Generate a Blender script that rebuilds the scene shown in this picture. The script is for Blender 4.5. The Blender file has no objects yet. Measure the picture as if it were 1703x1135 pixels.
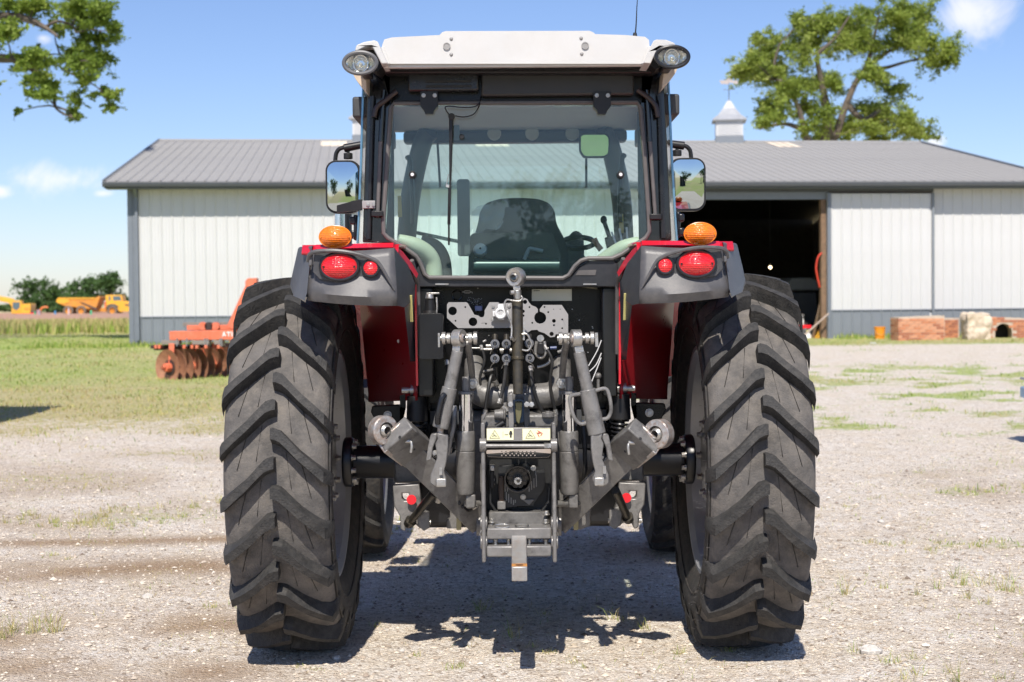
import bpy, math, random
import numpy as np
from mathutils import Vector, Matrix
from mathutils.geometry import tessellate_polygon
R = math.radians
random.seed(7); rng = np.random.default_rng(7)
scene = bpy.context.scene
COL = scene.collection

# ------------------------------------------------------------------ camera
F = 2460.0                       # focal length in photo pixels (1703 wide)
HC = 1.55; DC = 6.67; CX = -0.0258
PITCH = R(1.64); ROLL = R(0.5)
fwd = Vector((0, math.cos(PITCH), -math.sin(PITCH)))
up0 = Vector((0, math.sin(PITCH), math.cos(PITCH)))
rt0 = Vector((1, 0, 0))
upv = up0 * math.cos(ROLL) + rt0 * math.sin(ROLL)
rtv = rt0 * math.cos(ROLL) - up0 * math.sin(ROLL)
CAM = Vector((CX, -DC, HC))
cam = bpy.data.cameras.new('camera'); camo = bpy.data.objects.new('camera', cam)
COL.objects.link(camo); scene.camera = camo
m = Matrix((rtv, upv, -fwd)).transposed().to_4x4(); m.translation = CAM
camo.matrix_world = m
cam.sensor_width = 36.0; cam.lens = F / 1703 * 36.0
cam.clip_start = 0.05; cam.clip_end = 3000
cam.dof.use_dof = True; cam.dof.focus_distance = 6.0; cam.dof.aperture_fstop = 4.5

def ray(px, py):
    return (rtv * ((px - 851.5) / F) + upv * ((567.5 - py) / F) + fwd)
def W(px, py, Y):                # a photo pixel on the plane y = Y, as a place in the scene
    r = ray(px, py); t = (Y + DC) / r.y
    return CAM + r * t
def S(dx, py, Y, s=1):           # mirrored pairs on the tractor: offset from its centre line
    k = (Y + DC) / F
    return Vector((s * dx * k, Y, HC - (py - 497) * k))

# ------------------------------------------------------------------ sun, sky, exposure
SUN_EL, SUN_AZ = R(51), R(5)     # behind the camera, slightly left
sdir = Vector((-math.sin(SUN_AZ) * math.cos(SUN_EL), -math.cos(SUN_AZ) * math.cos(SUN_EL), math.sin(SUN_EL)))
sl = bpy.data.lights.new('sun', 'SUN'); sl.energy = 4.8; sl.angle = R(0.53); sl.color = (1, .935, .845)
so = bpy.data.objects.new('sun', sl); COL.objects.link(so)
so.rotation_euler = (-sdir).to_track_quat('-Z', 'Y').to_euler()
world = bpy.data.worlds.new('World'); scene.world = world; world.use_nodes = True
def build_world():
    nt = world.node_tree; N = nt.nodes; L = nt.links; N.clear()
    out = N.new('ShaderNodeOutputWorld'); bg = N.new('ShaderNodeBackground')
    sky = N.new('ShaderNodeTexSky'); sky.sky_type = 'NISHITA'; sky.sun_disc = False
    sky.sun_elevation = SUN_EL; sky.sun_rotation = math.atan2(sdir.x, sdir.y)
    sky.altitude = 100; sky.air_density = 1.0; sky.dust_density = .3; sky.ozone_density = 3.0
    bg.inputs['Strength'].default_value = 0.092
    tc = N.new('ShaderNodeTexCoord')
    nz = N.new('ShaderNodeTexNoise'); nz.inputs['Scale'].default_value = 17; nz.inputs['Detail'].default_value = 8
    nz.inputs['Roughness'].default_value = .62; nz.inputs['Distortion'].default_value = .6
    L.new(tc.outputs['Generated'], nz.inputs['Vector'])
    prev = None
    clouds = []
    for px, py, w, h in ((1605, 26, 72, 50), (112, 300, 84, 34), (-6, 318, 26, 12), (1552, 238, 16, 10), (72, 64, 18, 12), (175, 322, 30, 9)):
        d = ray(px, py).normalized(); clouds.append((d, w / F, h / F))
    r2 = random.Random(3)
    for k in range(12):              # the same small clouds over the rest of the sky
        az = R(30 + r2.random() * 300); el = R(4 + r2.random() * 26)
        d = Vector((math.sin(az) * math.cos(el), math.cos(az) * math.cos(el), math.sin(el)))
        w = .03 + r2.random() * .06; clouds.append((d, w, w * .45))
    for d, w, h in clouds:
        sub = N.new('ShaderNodeVectorMath'); sub.operation = 'SUBTRACT'
        L.new(tc.outputs['Generated'], sub.inputs[0]); sub.inputs[1].default_value = d
        mul = N.new('ShaderNodeVectorMath'); mul.operation = 'MULTIPLY'
        L.new(sub.outputs[0], mul.inputs[0]); mul.inputs[1].default_value = (1 / w, 1 / w, 1 / h)
        ln = N.new('ShaderNodeVectorMath'); ln.operation = 'LENGTH'; L.new(mul.outputs[0], ln.inputs[0])
        if prev is None: prev = ln.outputs['Value']
        else:
            mn = N.new('ShaderNodeMath'); mn.operation = 'MINIMUM'
            L.new(prev, mn.inputs[0]); L.new(ln.outputs['Value'], mn.inputs[1]); prev = mn.outputs[0]
    ad = N.new('ShaderNodeMath'); ad.operation = 'MULTIPLY_ADD'
    L.new(nz.outputs['Fac'], ad.inputs[0]); ad.inputs[1].default_value = 3.2; L.new(prev, ad.inputs[2])
    mr = N.new('ShaderNodeMapRange'); mr.interpolation_type = 'SMOOTHSTEP'
    L.new(ad.outputs[0], mr.inputs['Value'])
    mr.inputs['From Min'].default_value = 2.75; mr.inputs['From Max'].default_value = 1.65
    mr.inputs['To Min'].default_value = 0; mr.inputs['To Max'].default_value = .8
    mix = N.new('ShaderNodeMix'); mix.data_type = 'RGBA'
    L.new(mr.outputs[0], mix.inputs['Factor']); L.new(sky.outputs[0], mix.inputs['A'])
    tn = N.new('ShaderNodeMix'); tn.data_type = 'RGBA'; tn.blend_type = 'MULTIPLY'; tn.inputs['Factor'].default_value = 1
    L.new(sky.outputs[0], tn.inputs['A']); tn.inputs['B'].default_value = (1.0, 1.02, 1.22, 1); L.new(tn.outputs['Result'], mix.inputs['A'])
    mix.inputs['B'].default_value = (9.5, 9.4, 9.6, 1)
    L.new(mix.outputs['Result'], bg.inputs['Color']); L.new(bg.outputs[0], out.inputs['Surface'])
build_world()
vs = scene.view_settings
vs.view_transform = 'Standard'; vs.look = 'None'; vs.gamma = 1.0; vs.use_curve_mapping = False
vs.exposure = 0.34
scene.cycles.use_denoising = True
scene.cycles.max_bounces = 6; scene.cycles.diffuse_bounces = 2; scene.cycles.glossy_bounces = 3; scene.cycles.adaptive_threshold = .02; scene.cycles.transparent_max_bounces = 14

# ------------------------------------------------------------------ materials
MATS = {}
def mat(name, c, rough=.5, metal=0., var=.12, scale=6., coat=0., bump=0., bscale=40., dust=None, dustamt=0., trans=0., spec=.5, grime=0., stretch=None):
    if name in MATS: return MATS[name]
    mt = bpy.data.materials.new(name); mt.use_nodes = True; MATS[name] = mt
    nt = mt.node_tree; N = nt.nodes; L = nt.links
    b = N['Principled BSDF']
    b.inputs['Roughness'].default_value = rough; b.inputs['Metallic'].default_value = metal
    b.inputs['Coat Weight'].default_value = coat; b.inputs['Coat Roughness'].default_value = .06
    b.inputs['Specular IOR Level'].default_value = spec
    if trans: b.inputs['Transmission Weight'].default_value = trans
    tc = N.new('ShaderNodeTexCoord'); src = tc.outputs['Object']
    if stretch:
        mp_ = N.new('ShaderNodeMapping'); mp_.inputs['Scale'].default_value = stretch; L.new(src, mp_.inputs['Vector']); src = mp_.outputs[0]
    nz = N.new('ShaderNodeTexNoise'); nz.inputs['Scale'].default_value = scale; nz.inputs['Detail'].default_value = 6
    nz.inputs['Roughness'].default_value = .65
    L.new(src, nz.inputs['Vector'])
    rp = N.new('ShaderNodeMapRange'); L.new(nz.outputs['Fac'], rp.inputs['Value'])
    rp.inputs['From Min'].default_value = .3; rp.inputs['From Max'].default_value = .7
    rp.inputs['To Min'].default_value = 1 - var; rp.inputs['To Max'].default_value = 1 + var
    mx = N.new('ShaderNodeVectorMath'); mx.operation = 'SCALE'
    mx.inputs[0].default_value = c[:3]; L.new(rp.outputs[0], mx.inputs['Scale'])
    colout = mx.outputs[0]
    if dust is not None:
        n2 = N.new('ShaderNodeTexNoise'); n2.inputs['Scale'].default_value = scale * 2.3; n2.inputs['Detail'].default_value = 8
        n2.inputs['Roughness'].default_value = .7
        L.new(src, n2.inputs['Vector'])
        r2 = N.new('ShaderNodeMapRange'); L.new(n2.outputs['Fac'], r2.inputs['Value'])
        r2.inputs['From Min'].default_value = .42; r2.inputs['From Max'].default_value = .72
        r2.inputs['To Max'].default_value = dustamt
        mi = N.new('ShaderNodeMix'); mi.data_type = 'RGBA'
        L.new(r2.outputs[0], mi.inputs['Factor']); L.new(colout, mi.inputs['A'])
        mi.inputs['B'].default_value = (*dust, 1); colout = mi.outputs['Result']
    if grime:
        n4 = N.new('ShaderNodeTexNoise'); n4.inputs['Scale'].default_value = 13; n4.inputs['Detail'].default_value = 9; n4.inputs['Roughness'].default_value = .72; n4.inputs['Distortion'].default_value = .4
        L.new(tc.outputs['Object'], n4.inputs['Vector']); r4 = N.new('ShaderNodeMapRange'); L.new(n4.outputs['Fac'], r4.inputs['Value'])
        r4.inputs['From Min'].default_value = .5; r4.inputs['From Max'].default_value = .68; r4.inputs['To Max'].default_value = grime
        m4 = N.new('ShaderNodeMix'); m4.data_type = 'RGBA'; L.new(r4.outputs[0], m4.inputs['Factor']); L.new(colout, m4.inputs['A']); m4.inputs['B'].default_value = (.032, .029, .027, 1); colout = m4.outputs['Result']
    L.new(colout, b.inputs['Base Color'])
    rr = N.new('ShaderNodeMapRange'); L.new(nz.outputs['Fac'], rr.inputs['Value'])
    rr.inputs['To Min'].default_value = max(0, rough * .75); rr.inputs['To Max'].default_value = min(1, rough * 1.25)
    L.new(rr.outputs[0], b.inputs['Roughness'])
    if bump:
        n3 = N.new('ShaderNodeTexNoise'); n3.inputs['Scale'].default_value = bscale; n3.inputs['Detail'].default_value = 5
        L.new(tc.outputs['Object'], n3.inputs['Vector'])
        bp = N.new('ShaderNodeBump'); bp.inputs['Strength'].default_value = bump; bp.inputs['Distance'].default_value = .01
        L.new(n3.outputs['Fac'], bp.inputs['Height']); L.new(bp.outputs[0], b.inputs['Normal'])
    return mt
def glass_mat(name, tint, haze=.05, hazecol=(.55, .62, .62), rough=0.0):
    if name in MATS: return MATS[name]
    mt = bpy.data.materials.new(name); mt.use_nodes = True; MATS[name] = mt
    nt = mt.node_tree; N = nt.nodes; L = nt.links; N.clear()
    out = N.new('ShaderNodeOutputMaterial')
    tr = N.new('ShaderNodeBsdfTransparent'); tr.inputs[0].default_value = (*tint, 1)
    gl = N.new('ShaderNodeBsdfGlossy'); gl.inputs['Roughness'].default_value = rough
    geo = N.new('ShaderNodeNewGeometry'); dt = N.new('ShaderNodeVectorMath'); dt.operation = 'DOT_PRODUCT'
    L.new(geo.outputs['Incoming'], dt.inputs[0]); L.new(geo.outputs['Normal'], dt.inputs[1])
    ab = N.new('ShaderNodeMath'); ab.operation = 'ABSOLUTE'; L.new(dt.outputs['Value'], ab.inputs[0])
    om = N.new('ShaderNodeMath'); om.operation = 'SUBTRACT'; om.inputs[0].default_value = 1; L.new(ab.outputs[0], om.inputs[1])
    pw = N.new('ShaderNodeMath'); pw.operation = 'POWER'; L.new(om.outputs[0], pw.inputs[0]); pw.inputs[1].default_value = 5
    fr = N.new('ShaderNodeMath'); fr.operation = 'MULTIPLY_ADD'; L.new(pw.outputs[0], fr.inputs[0]); fr.inputs[1].default_value = .962; fr.inputs[2].default_value = .038
    df = N.new('ShaderNodeBsdfDiffuse'); df.inputs[0].default_value = (*hazecol, 1)
    tc = N.new('ShaderNodeTexCoord'); nz = N.new('ShaderNodeTexNoise'); nz.inputs['Scale'].default_value = 5; nz.inputs['Detail'].default_value = 6
    L.new(tc.outputs['Object'], nz.inputs['Vector'])
    mr = N.new('ShaderNodeMapRange'); L.new(nz.outputs['Fac'], mr.inputs['Value'])
    mr.inputs['From Min'].default_value = .3; mr.inputs['From Max'].default_value = .7
    mr.inputs['To Min'].default_value = haze * .7; mr.inputs['To Max'].default_value = haze * 1.3
    m1 = N.new('ShaderNodeMixShader'); L.new(mr.outputs[0], m1.inputs[0]); L.new(tr.outputs[0], m1.inputs[1]); L.new(df.outputs[0], m1.inputs[2])
    m2 = N.new('ShaderNodeMixShader'); L.new(fr.outputs[0], m2.inputs[0]); L.new(m1.outputs[0], m2.inputs[1]); L.new(gl.outputs[0], m2.inputs[2])
    L.new(m2.outputs[0], out.inputs[0])
    return mt
def lens_mat(name, c, ribs=260.):
    if name in MATS: return MATS[name]
    mt = bpy.data.materials.new(name); mt.use_nodes = True; MATS[name] = mt
    nt = mt.node_tree; N = nt.nodes; L = nt.links
    b = N['Principled BSDF']; b.inputs['Roughness'].default_value = .22
    b.inputs['Coat Weight'].default_value = 1; b.inputs['Coat Roughness'].default_value = .04
    b.inputs['Subsurface Weight'].default_value = .35; b.inputs['Subsurface Radius'].default_value = (.03, .012, .004)
    b.inputs['Subsurface Scale'].default_value = .5
    tc = N.new('ShaderNodeTexCoord')
    w1 = N.new('ShaderNodeTexWave'); w1.bands_direction = 'Z'; w1.inputs['Scale'].default_value = ribs / 6; w1.inputs['Distortion'].default_value = .6
    w2 = N.new('ShaderNodeTexVoronoi'); w2.inputs['Scale'].default_value = ribs * .55
    L.new(tc.outputs['Object'], w1.inputs['Vector']); L.new(tc.outputs['Object'], w2.inputs['Vector'])
    ad = N.new('ShaderNodeMath'); ad.operation = 'ADD'; L.new(w1.outputs['Fac'], ad.inputs[0]); L.new(w2.outputs['Distance'], ad.inputs[1])
    rp = N.new('ShaderNodeMapRange'); L.new(ad.outputs[0], rp.inputs['Value']); rp.inputs['From Max'].default_value = 1.6
    rp.inputs['To Min'].default_value = .7; rp.inputs['To Max'].default_value = 1.12
    sc = N.new('ShaderNodeVectorMath'); sc.operation = 'SCALE'; sc.inputs[0].default_value = c; L.new(rp.outputs[0], sc.inputs['Scale'])
    L.new(sc.outputs[0], b.inputs['Base Color'])
    bp = N.new('ShaderNodeBump'); bp.inputs['Strength'].default_value = .5; bp.inputs['Distance'].default_value = .004
    L.new(ad.outputs[0], bp.inputs['Height']); L.new(bp.outputs[0], b.inputs['Normal'])
    return mt

white_paint = mat('white_paint', (.56, .55, .53), .38, var=.035, scale=4, coat=.2, dust=(.50, .47, .42), dustamt=.35)
black_gloss = mat('black_gloss', (.005, .005, .006), .16, var=.3, coat=.4, dust=(.04, .036, .032), dustamt=.10)
black_panel = mat('black_panel', (.0045, .0045, .005), .28, var=.3, dust=(.03, .027, .022), dustamt=.15, spec=.3)
black_plastic = mat('black_plastic', (.010, .010, .011), .42, var=.25, dust=(.06, .055, .05), dustamt=.18, spec=.4)
black_satin = mat('black_satin', (.010, .0105, .013), .28, var=.3, dust=(.06, .055, .05), dustamt=.15)
fender_plastic = mat('fender_plastic', (.075, .073, .076), .42, var=.1, scale=10, bump=.1, bscale=300, dust=(.19, .175, .16), dustamt=.35)
fender_dark = mat('fender_dark', (.05, .05, .054), .4, var=.1, bump=.06, bscale=400, dust=(.15, .14, .13), dustamt=.2)
red_paint = mat('red_paint', (.62, .012, .03), .28, var=.06, coat=.6)
cast_gray = mat('cast_gray', (.125, .120, .113), .42, var=.12, scale=9, bump=.15, bscale=90, dust=(.24, .23, .215), dustamt=.5, grime=.75, spec=.6)
cast_light = mat('cast_light', (.175, .169, .162), .36, metal=.15, var=.1, scale=11, bump=.08, bscale=70, dust=(.30, .285, .27), dustamt=.45, grime=.6)
plate_gray = mat('plate_gray', (.30, .292, .288), .42, var=.05, bump=.05, bscale=200)
zinc = mat('zinc', (.46, .45, .425), .38, metal=.8, var=.15, scale=30, bump=.2, bscale=120, dust=(.3, .24, .18), dustamt=.3)
steel_bare = mat('steel_bare', (.45, .43, .41), .4, metal=.6, var=.25, scale=24, bump=.2, bscale=90, dust=(.28, .12, .04), dustamt=.75)
chrome = mat('chrome', (.75, .75, .76), .1, metal=1., var=.05)
dark_steel = mat('dark_steel', (.05, .047, .042), .3, metal=.5, var=.3, scale=18, dust=(.14, .11, .06), dustamt=.4)
rubber_lug = mat('rubber_lug', (.029, .0285, .028), .7, var=.35, scale=12, bump=.5, bscale=110, dust=(.10, .092, .083), dustamt=.5, spec=.35)
rubber_tyre = mat('rubber_tyre', (.100, .093, .087), .85, var=.34, scale=7, bump=.35, bscale=140, dust=(.20, .178, .155), dustamt=.75, spec=.3)
rubber_side = mat('rubber_side', (.030, .029, .028), .7, var=.25, scale=14, bump=.35, bscale=60, dust=(.11, .09, .07), dustamt=.45)
rubber_seal = mat('rubber_seal', (.10, .093, .09), .55, var=.2, dust=(.2, .18, .17), dustamt=.3)
rim_paint = mat('rim_paint', (.44, .45, .47), .33, metal=.25, var=.1, dust=(.3, .27, .22), dustamt=.2)
hub_black = mat('hub_black', (.009, .0095, .012), .35, var=.25, dust=(.05, .045, .04), dustamt=.15)
cream = mat('cream', (.50, .48, .36), .5, var=.05)
liner = mat('liner', (.46, .45, .42), .8, var=.05)
seat_fabric = mat('seat_fabric', (.022, .023, .026), .7, var=.2, bump=.2, bscale=300)
cabin_dark = mat('cabin_dark', (.045, .047, .05), .55, var=.15)
mirror_mat = mat('mirror_mat', (.50, .56, .57), .015, metal=1., var=.02)
reflector = mat('reflector', (.85, .84, .8), .18, metal=1., var=.1, bump=.3, bscale=70)
amber_lens = lens_mat('amber_lens', (.95, .21, .004))
red_lens = lens_mat('red_lens', (.80, .012, .018))
clear_lens = glass_mat('clear_lens', (.97, .97, .95), .03)
cab_glass = glass_mat('cab_glass', (.90, .98, .965), .014, (.36, .56, .60))
side_glass = glass_mat('side_glass', (.93, .985, .965), .01)
plastic_wrap = glass_mat('plastic_wrap', (.92, .93, .93), .28, (.8, .82, .82), .08)
label_yellow = mat('label_yellow', (.82, .74, .28), .4, var=.03)
label_pale = mat('label_pale', (.86, .83, .52), .4, var=.03)
ink = mat('ink', (.02, .02, .02), .6, var=.05)
ink_red = mat('ink_red', (.6, .04, .04), .6, var=.05)
name_silver = mat('name_silver', (.55, .54, .47), .35, metal=.4, var=.06)
tag_red = mat('tag_red', (.80, .015, .025), .4, var=.05)
blue_plastic = mat('blue_plastic', (.22, .25, .42), .4, var=.1)
socket_white = mat('socket_white', (.66, .66, .66), .35, var=.05)

# ------------------------------------------------------------------ mesh helpers
class MB:
    def __init__(self): self.v = []; self.f = []
    def add(self, vs, fs):
        o = len(self.v); self.v += [tuple(p) for p in vs]; self.f += [tuple(i + o for i in q) for q in fs]; return self
    def box(self, c, s, rz=0.):
        hx, hy, hz = s[0] / 2, s[1] / 2, s[2] / 2; ca, sa = math.cos(rz), math.sin(rz)
        vs = []
        for z in (-hz, hz):
            for x, y in ((-hx, -hy), (hx, -hy), (hx, hy), (-hx, hy)):
                vs.append((c[0] + x * ca - y * sa, c[1] + x * sa + y * ca, c[2] + z))
        return self.add(vs, [(3, 2, 1, 0), (4, 5, 6, 7), (0, 1, 5, 4), (1, 2, 6, 5), (2, 3, 7, 6), (3, 0, 4, 7)])
    def bb(self, x0, x1, y0, y1, z0, z1):
        return self.box(((x0 + x1) / 2, (y0 + y1) / 2, (z0 + z1) / 2), (abs(x1 - x0), abs(y1 - y0), abs(z1 - z0)))
    def bar(self, p0, p1, w, h, up=(0, 0, 1), w1=None, h1=None):
        p0 = Vector(p0); p1 = Vector(p1); d = (p1 - p0).normalized(); up = Vector(up)
        s = d.cross(up)
        if s.length < 1e-4: s = d.cross(Vector((0, 1, 0)))
        s.normalize(); u = s.cross(d)
        w1 = w if w1 is None else w1; h1 = h if h1 is None else h1
        vs = []
        for p, a, b in ((p0, w, h), (p1, w1, h1)):
            for i, j in ((-1, -1), (1, -1), (1, 1), (-1, 1)): vs.append(p + s * (i * a / 2) + u * (j * b / 2))
        return self.add(vs, [(3, 2, 1, 0), (4, 5, 6, 7), (0, 1, 5, 4), (1, 2, 6, 5), (2, 3, 7, 6), (3, 0, 4, 7)])
    def cyl(self, p0, p1, r0, r1=None, n=20, caps=True):
        p0 = Vector(p0); p1 = Vector(p1); r1 = r0 if r1 is None else r1
        d = (p1 - p0).normalized(); a = d.orthogonal().normalized(); b = d.cross(a)
        vs = []
        for p, r in ((p0, r0), (p1, r1)):
            for i in range(n):
                t = 2 * math.pi * i / n; vs.append(p + (a * math.cos(t) + b * math.sin(t)) * r)
        fs = [(i, (i + 1) % n, n + (i + 1) % n, n + i) for i in range(n)]
        if caps: fs += [tuple(range(n - 1, -1, -1)), tuple(range(n, 2 * n))]
        return self.add(vs, fs)
    def tube(self, pts, r, n=8, closed=False, smooth=0):
        pts = [Vector(p) for p in pts]
        rs = list(r) if isinstance(r, (list, tuple)) else None
        if smooth and not closed:
            q = []; qr = []
            for i in range(len(pts) - 1):
                p0 = pts[max(i - 1, 0)]; p1 = pts[i]; p2 = pts[i + 1]; p3 = pts[min(i + 2, len(pts) - 1)]
                for k in range(smooth):
                    t = k / smooth
                    q.append(.5 * ((2 * p1) + (p2 - p0) * t + (2 * p0 - 5 * p1 + 4 * p2 - p3) * t * t + (3 * p1 - p0 - 3 * p2 + p3) * t ** 3))
                    if rs: qr.append(rs[i] * (1 - t) + rs[i + 1] * t)
            q.append(pts[-1]); pts = q
            if rs: qr.append(rs[-1]); rs = qr
        m_ = len(pts); vs = []; prev = None
        for i, p in enumerate(pts):
            if closed: d = pts[(i + 1) % m_] - pts[i - 1]
            else: d = pts[min(i + 1, m_ - 1)] - pts[max(i - 1, 0)]
            d.normalize()
            if prev is None: a = d.orthogonal().normalized()
            else:
                a = prev - d * prev.dot(d)
                a = a.normalized() if a.length > 1e-6 else d.orthogonal().normalized()
            prev = a; b = d.cross(a); rr = rs[i] if rs else r
            for k in range(n):
                t = 2 * math.pi * k / n; vs.append(p + (a * math.cos(t) + b * math.sin(t)) * rr)
        fs = []
        for i in range(m_ if closed else m_ - 1):
            j = (i + 1) % m_
            for k in range(n): fs.append((i * n + k, i * n + (k + 1) % n, j * n + (k + 1) % n, j * n + k))
        if not closed: fs += [tuple(range(n - 1, -1, -1)), tuple((m_ - 1) * n + k for k in range(n))]
        return self.add(vs, fs)
    def plate(self, outer, Y, t, holes=(), axis='y'):
        """outer, holes: (x, z) loops; sheet from Y to Y+t (Y is the face towards the camera)"""
        def area(l): return sum(l[i][0] * l[(i + 1) % len(l)][1] - l[(i + 1) % len(l)][0] * l[i][1] for i in range(len(l)))
        outer = [(p[0], p[1]) for p in outer]
        if area(outer) < 0: outer = outer[::-1]
        loops = [outer]
        for h in holes:
            h = [(p[0], p[1]) for p in h]
            loops.append(h[::-1] if area(h) > 0 else h)
        flat = [p for l in loops for p in l]; n = len(flat)
        tris = tessellate_polygon([[Vector((p[0], p[1], 0)) for p in l] for l in loops])
        vs = [(p[0], Y, p[1]) for p in flat] + [(p[0], Y + t, p[1]) for p in flat]
        fs = []
        for a, b, c in tris:
            pa, pb, pc = flat[a], flat[b], flat[c]
            cr = (pb[0] - pa[0]) * (pc[1] - pa[1]) - (pb[1] - pa[1]) * (pc[0] - pa[0])
            if cr < 0: a, c = c, a
            fs.append((a, b, c)); fs.append((c + n, b + n, a + n))
        o = 0
        for l in loops:
            k = len(l)
            for i in range(k):
                j = (i + 1) % k; fs.append((o + i, o + i + n, o + j + n, o + j))
            o += k
        return self.add(vs, fs)
    def prism(self, pts, vec):
        pts = [Vector(p) for p in pts]; vec = Vector(vec); n = len(pts)
        nrm = Vector((0, 0, 0))
        for i in range(n): nrm += pts[i].cross(pts[(i + 1) % n])
        if nrm.dot(vec) > 0: pts = pts[::-1]
        vs = pts + [p + vec for p in pts]
        return self.add(vs, [tuple(range(n)), tuple(range(2 * n - 1, n - 1, -1))] + [(i, i + n, (i + 1) % n + n, (i + 1) % n) for i in range(n)])
    def lathe(self, prof, o, axis, n=32, closed=False):
        """prof: (along axis, radius)"""
        o = Vector(o); d = Vector(axis).normalized(); a = d.orthogonal().normalized(); b = d.cross(a)
        vs = []; k = len(prof)
        for i in range(n):
            t = 2 * math.pi * i / n; e = a * math.cos(t) + b * math.sin(t)
            for h, r in prof: vs.append(o + d * h + e * r)
        fs = []
        for i in range(n):
            j = (i + 1) % n
            for q in range(k if closed else k - 1):
                p = (q + 1) % k; fs.append((i * k + q, j * k + q, j * k + p, i * k + p))
        return self.add(vs, fs)
    def ell(self, c, r, nu=16, nv=10):
        c = Vector(c); vs = []
        for j in range(1, nv):
            t = math.pi * j / nv
            for i in range(nu):
                u = 2 * math.pi * i / nu
                vs.append((c.x + r[0] * math.sin(t) * math.cos(u), c.y + r[1] * math.sin(t) * math.sin(u), c.z + r[2] * math.cos(t)))
        vs.append((c.x, c.y, c.z + r[2])); vs.append((c.x, c.y, c.z - r[2])); T = len(vs) - 2
        fs = []
        for j in range(nv - 2):
            for i in range(nu):
                k = (i + 1) % nu; fs.append((j * nu + i, (j + 1) * nu + i, (j + 1) * nu + k, j * nu + k))
        for i in range(nu):
            k = (i + 1) % nu; fs.append((T, i, k)); fs.append((T + 1, (nv - 2) * nu + k, (nv - 2) * nu + i))
        return self.add(vs, fs)
    def dome(self, c, rx, rz, dep, nu=32, nv=7, p=2.0):
        """oval lens facing -y"""
        c = Vector(c); vs = []
        for j in range(nv):
            q = 1 - j / nv
            for i in range(nu):
                u = 2 * math.pi * i / nu
                vs.append((c.x + rx * q * math.cos(u), c.y - dep * (1 - q ** p), c.z + rz * q * math.sin(u)))
        vs.append((c.x, c.y - dep, c.z)); T = len(vs) - 1
        fs = []
        for j in range(nv - 1):
            for i in range(nu):
                k = (i + 1) % nu; fs.append((j * nu + i, j * nu + k, (j + 1) * nu + k, (j + 1) * nu + i))
        for i in range(nu): fs.append(((nv - 1) * nu + i, (nv - 1) * nu + (i + 1) % nu, T))
        return self.add(vs, fs)
    def ering(self, c, rx, rz, r, n=40):
        c = Vector(c)
        return self.tube([(c.x + rx * math.cos(2 * math.pi * i / n), c.y, c.z + rz * math.sin(2 * math.pi * i / n)) for i in range(n)], r, 8, True)
    def mesh(self, name, mt, smooth=35):
        me = bpy.data.meshes.new(name); me.from_pydata(self.v, [], self.f)
        if smooth:
            me.polygons.foreach_set('use_smooth', [True] * len(me.polygons))
            me.set_sharp_from_angle(angle=R(smooth))
        if mt: me.materials.append(mt)
        me.validate(); return me
def link(name, data, parent=None):
    o = bpy.data.objects.new(name, data); COL.objects.link(o)
    if parent is not None: o.parent = parent
    return o
def part(name, mb, mt, parent=None, bevel=0., smooth=35, label=None, seg=2):
    me = mb.mesh(name, mt, smooth) if isinstance(mb, MB) else mb
    o = link(name, me, parent)
    if bevel:
        b = o.modifiers.new('bevel', 'BEVEL'); b.width = bevel; b.segments = seg; b.limit_method = 'ANGLE'; b.angle_limit = R(40)
    if label: o['label'] = label
    return o
def thing(name, label, cat, loc=(0, 0, 0), rz=0., group=None):
    o = bpy.data.objects.new(name, None); COL.objects.link(o); o.empty_display_size = .2
    o.location = loc; o.rotation_euler = (0, 0, rz); o['label'] = label; o['category'] = cat
    if group: o['group'] = group
    return o
def tag(o, label, cat, group=None):
    o['label'] = label; o['category'] = cat
    if group: o['group'] = group
    return o
def circ(cx, cz, r, n=20): return [(cx + r * math.cos(2 * math.pi * i / n), cz + r * math.sin(2 * math.pi * i / n)) for i in range(n)]
def xz(p): return (p[0], p[2])
def rrect(x0, x1, z0, z1, r, n=5):
    out = []
    for cx, cz, a0 in ((x1 - r, z1 - r, 0), (x0 + r, z1 - r, 90), (x0 + r, z0 + r, 180), (x1 - r, z0 + r, 270)):
        for i in range(n + 1):
            a = R(a0 + 90 * i / n); out.append((cx + r * math.cos(a), cz + r * math.sin(a)))
    return out
def roundpoly(pts, r, n=4):
    out = []; m_ = len(pts)
    for i in range(m_):
        p0 = Vector(pts[i - 1]); p = Vector(pts[i]); p2 = Vector(pts[(i + 1) % m_])
        a = (p0 - p); b = (p2 - p); d = min(r, a.length * .45, b.length * .45)
        A = p + a.normalized() * d; B = p + b.normalized() * d
        for k in range(n + 1):
            t = k / n; out.append(tuple((1 - t) ** 2 * A + 2 * t * (1 - t) * p + t * t * B))
    return out

# ------------------------------------------------------------------ ground
def vnoise(x, y, s, seed=0):
    """smooth value noise in numpy"""
    x = np.asarray(x, float) / s; y = np.asarray(y, float) / s
    xi = np.floor(x).astype(np.int64); yi = np.floor(y).astype(np.int64); fx = x - xi; fy = y - yi
    fx = fx * fx * (3 - 2 * fx); fy = fy * fy * (3 - 2 * fy)
    def h(a, b):
        n = (a * 374761393 + b * 668265263 + seed * 982451653) & 0x7fffffff
        n = ((n ^ (n >> 13)) * 1274126177) & 0x7fffffff
        return ((n ^ (n >> 16)) & 0xffff) / 65535.0
    return (h(xi, yi) * (1 - fx) + h(xi + 1, yi) * fx) * (1 - fy) + (h(xi, yi + 1) * (1 - fx) + h(xi + 1, yi + 1) * fx) * fy
def fbm(x, y, s, seed=0, o=4):
    a = 0; w = .5; t = 0
    for k in range(o):
        a = a + w * vnoise(x, y, s / 2 ** k, seed + k); t += w; w *= .5
    return a / t
def sst(a, b, x):
    t = np.clip((np.asarray(x, float) - a) / (b - a), 0, 1); return t * t * (3 - 2 * t)
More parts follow.
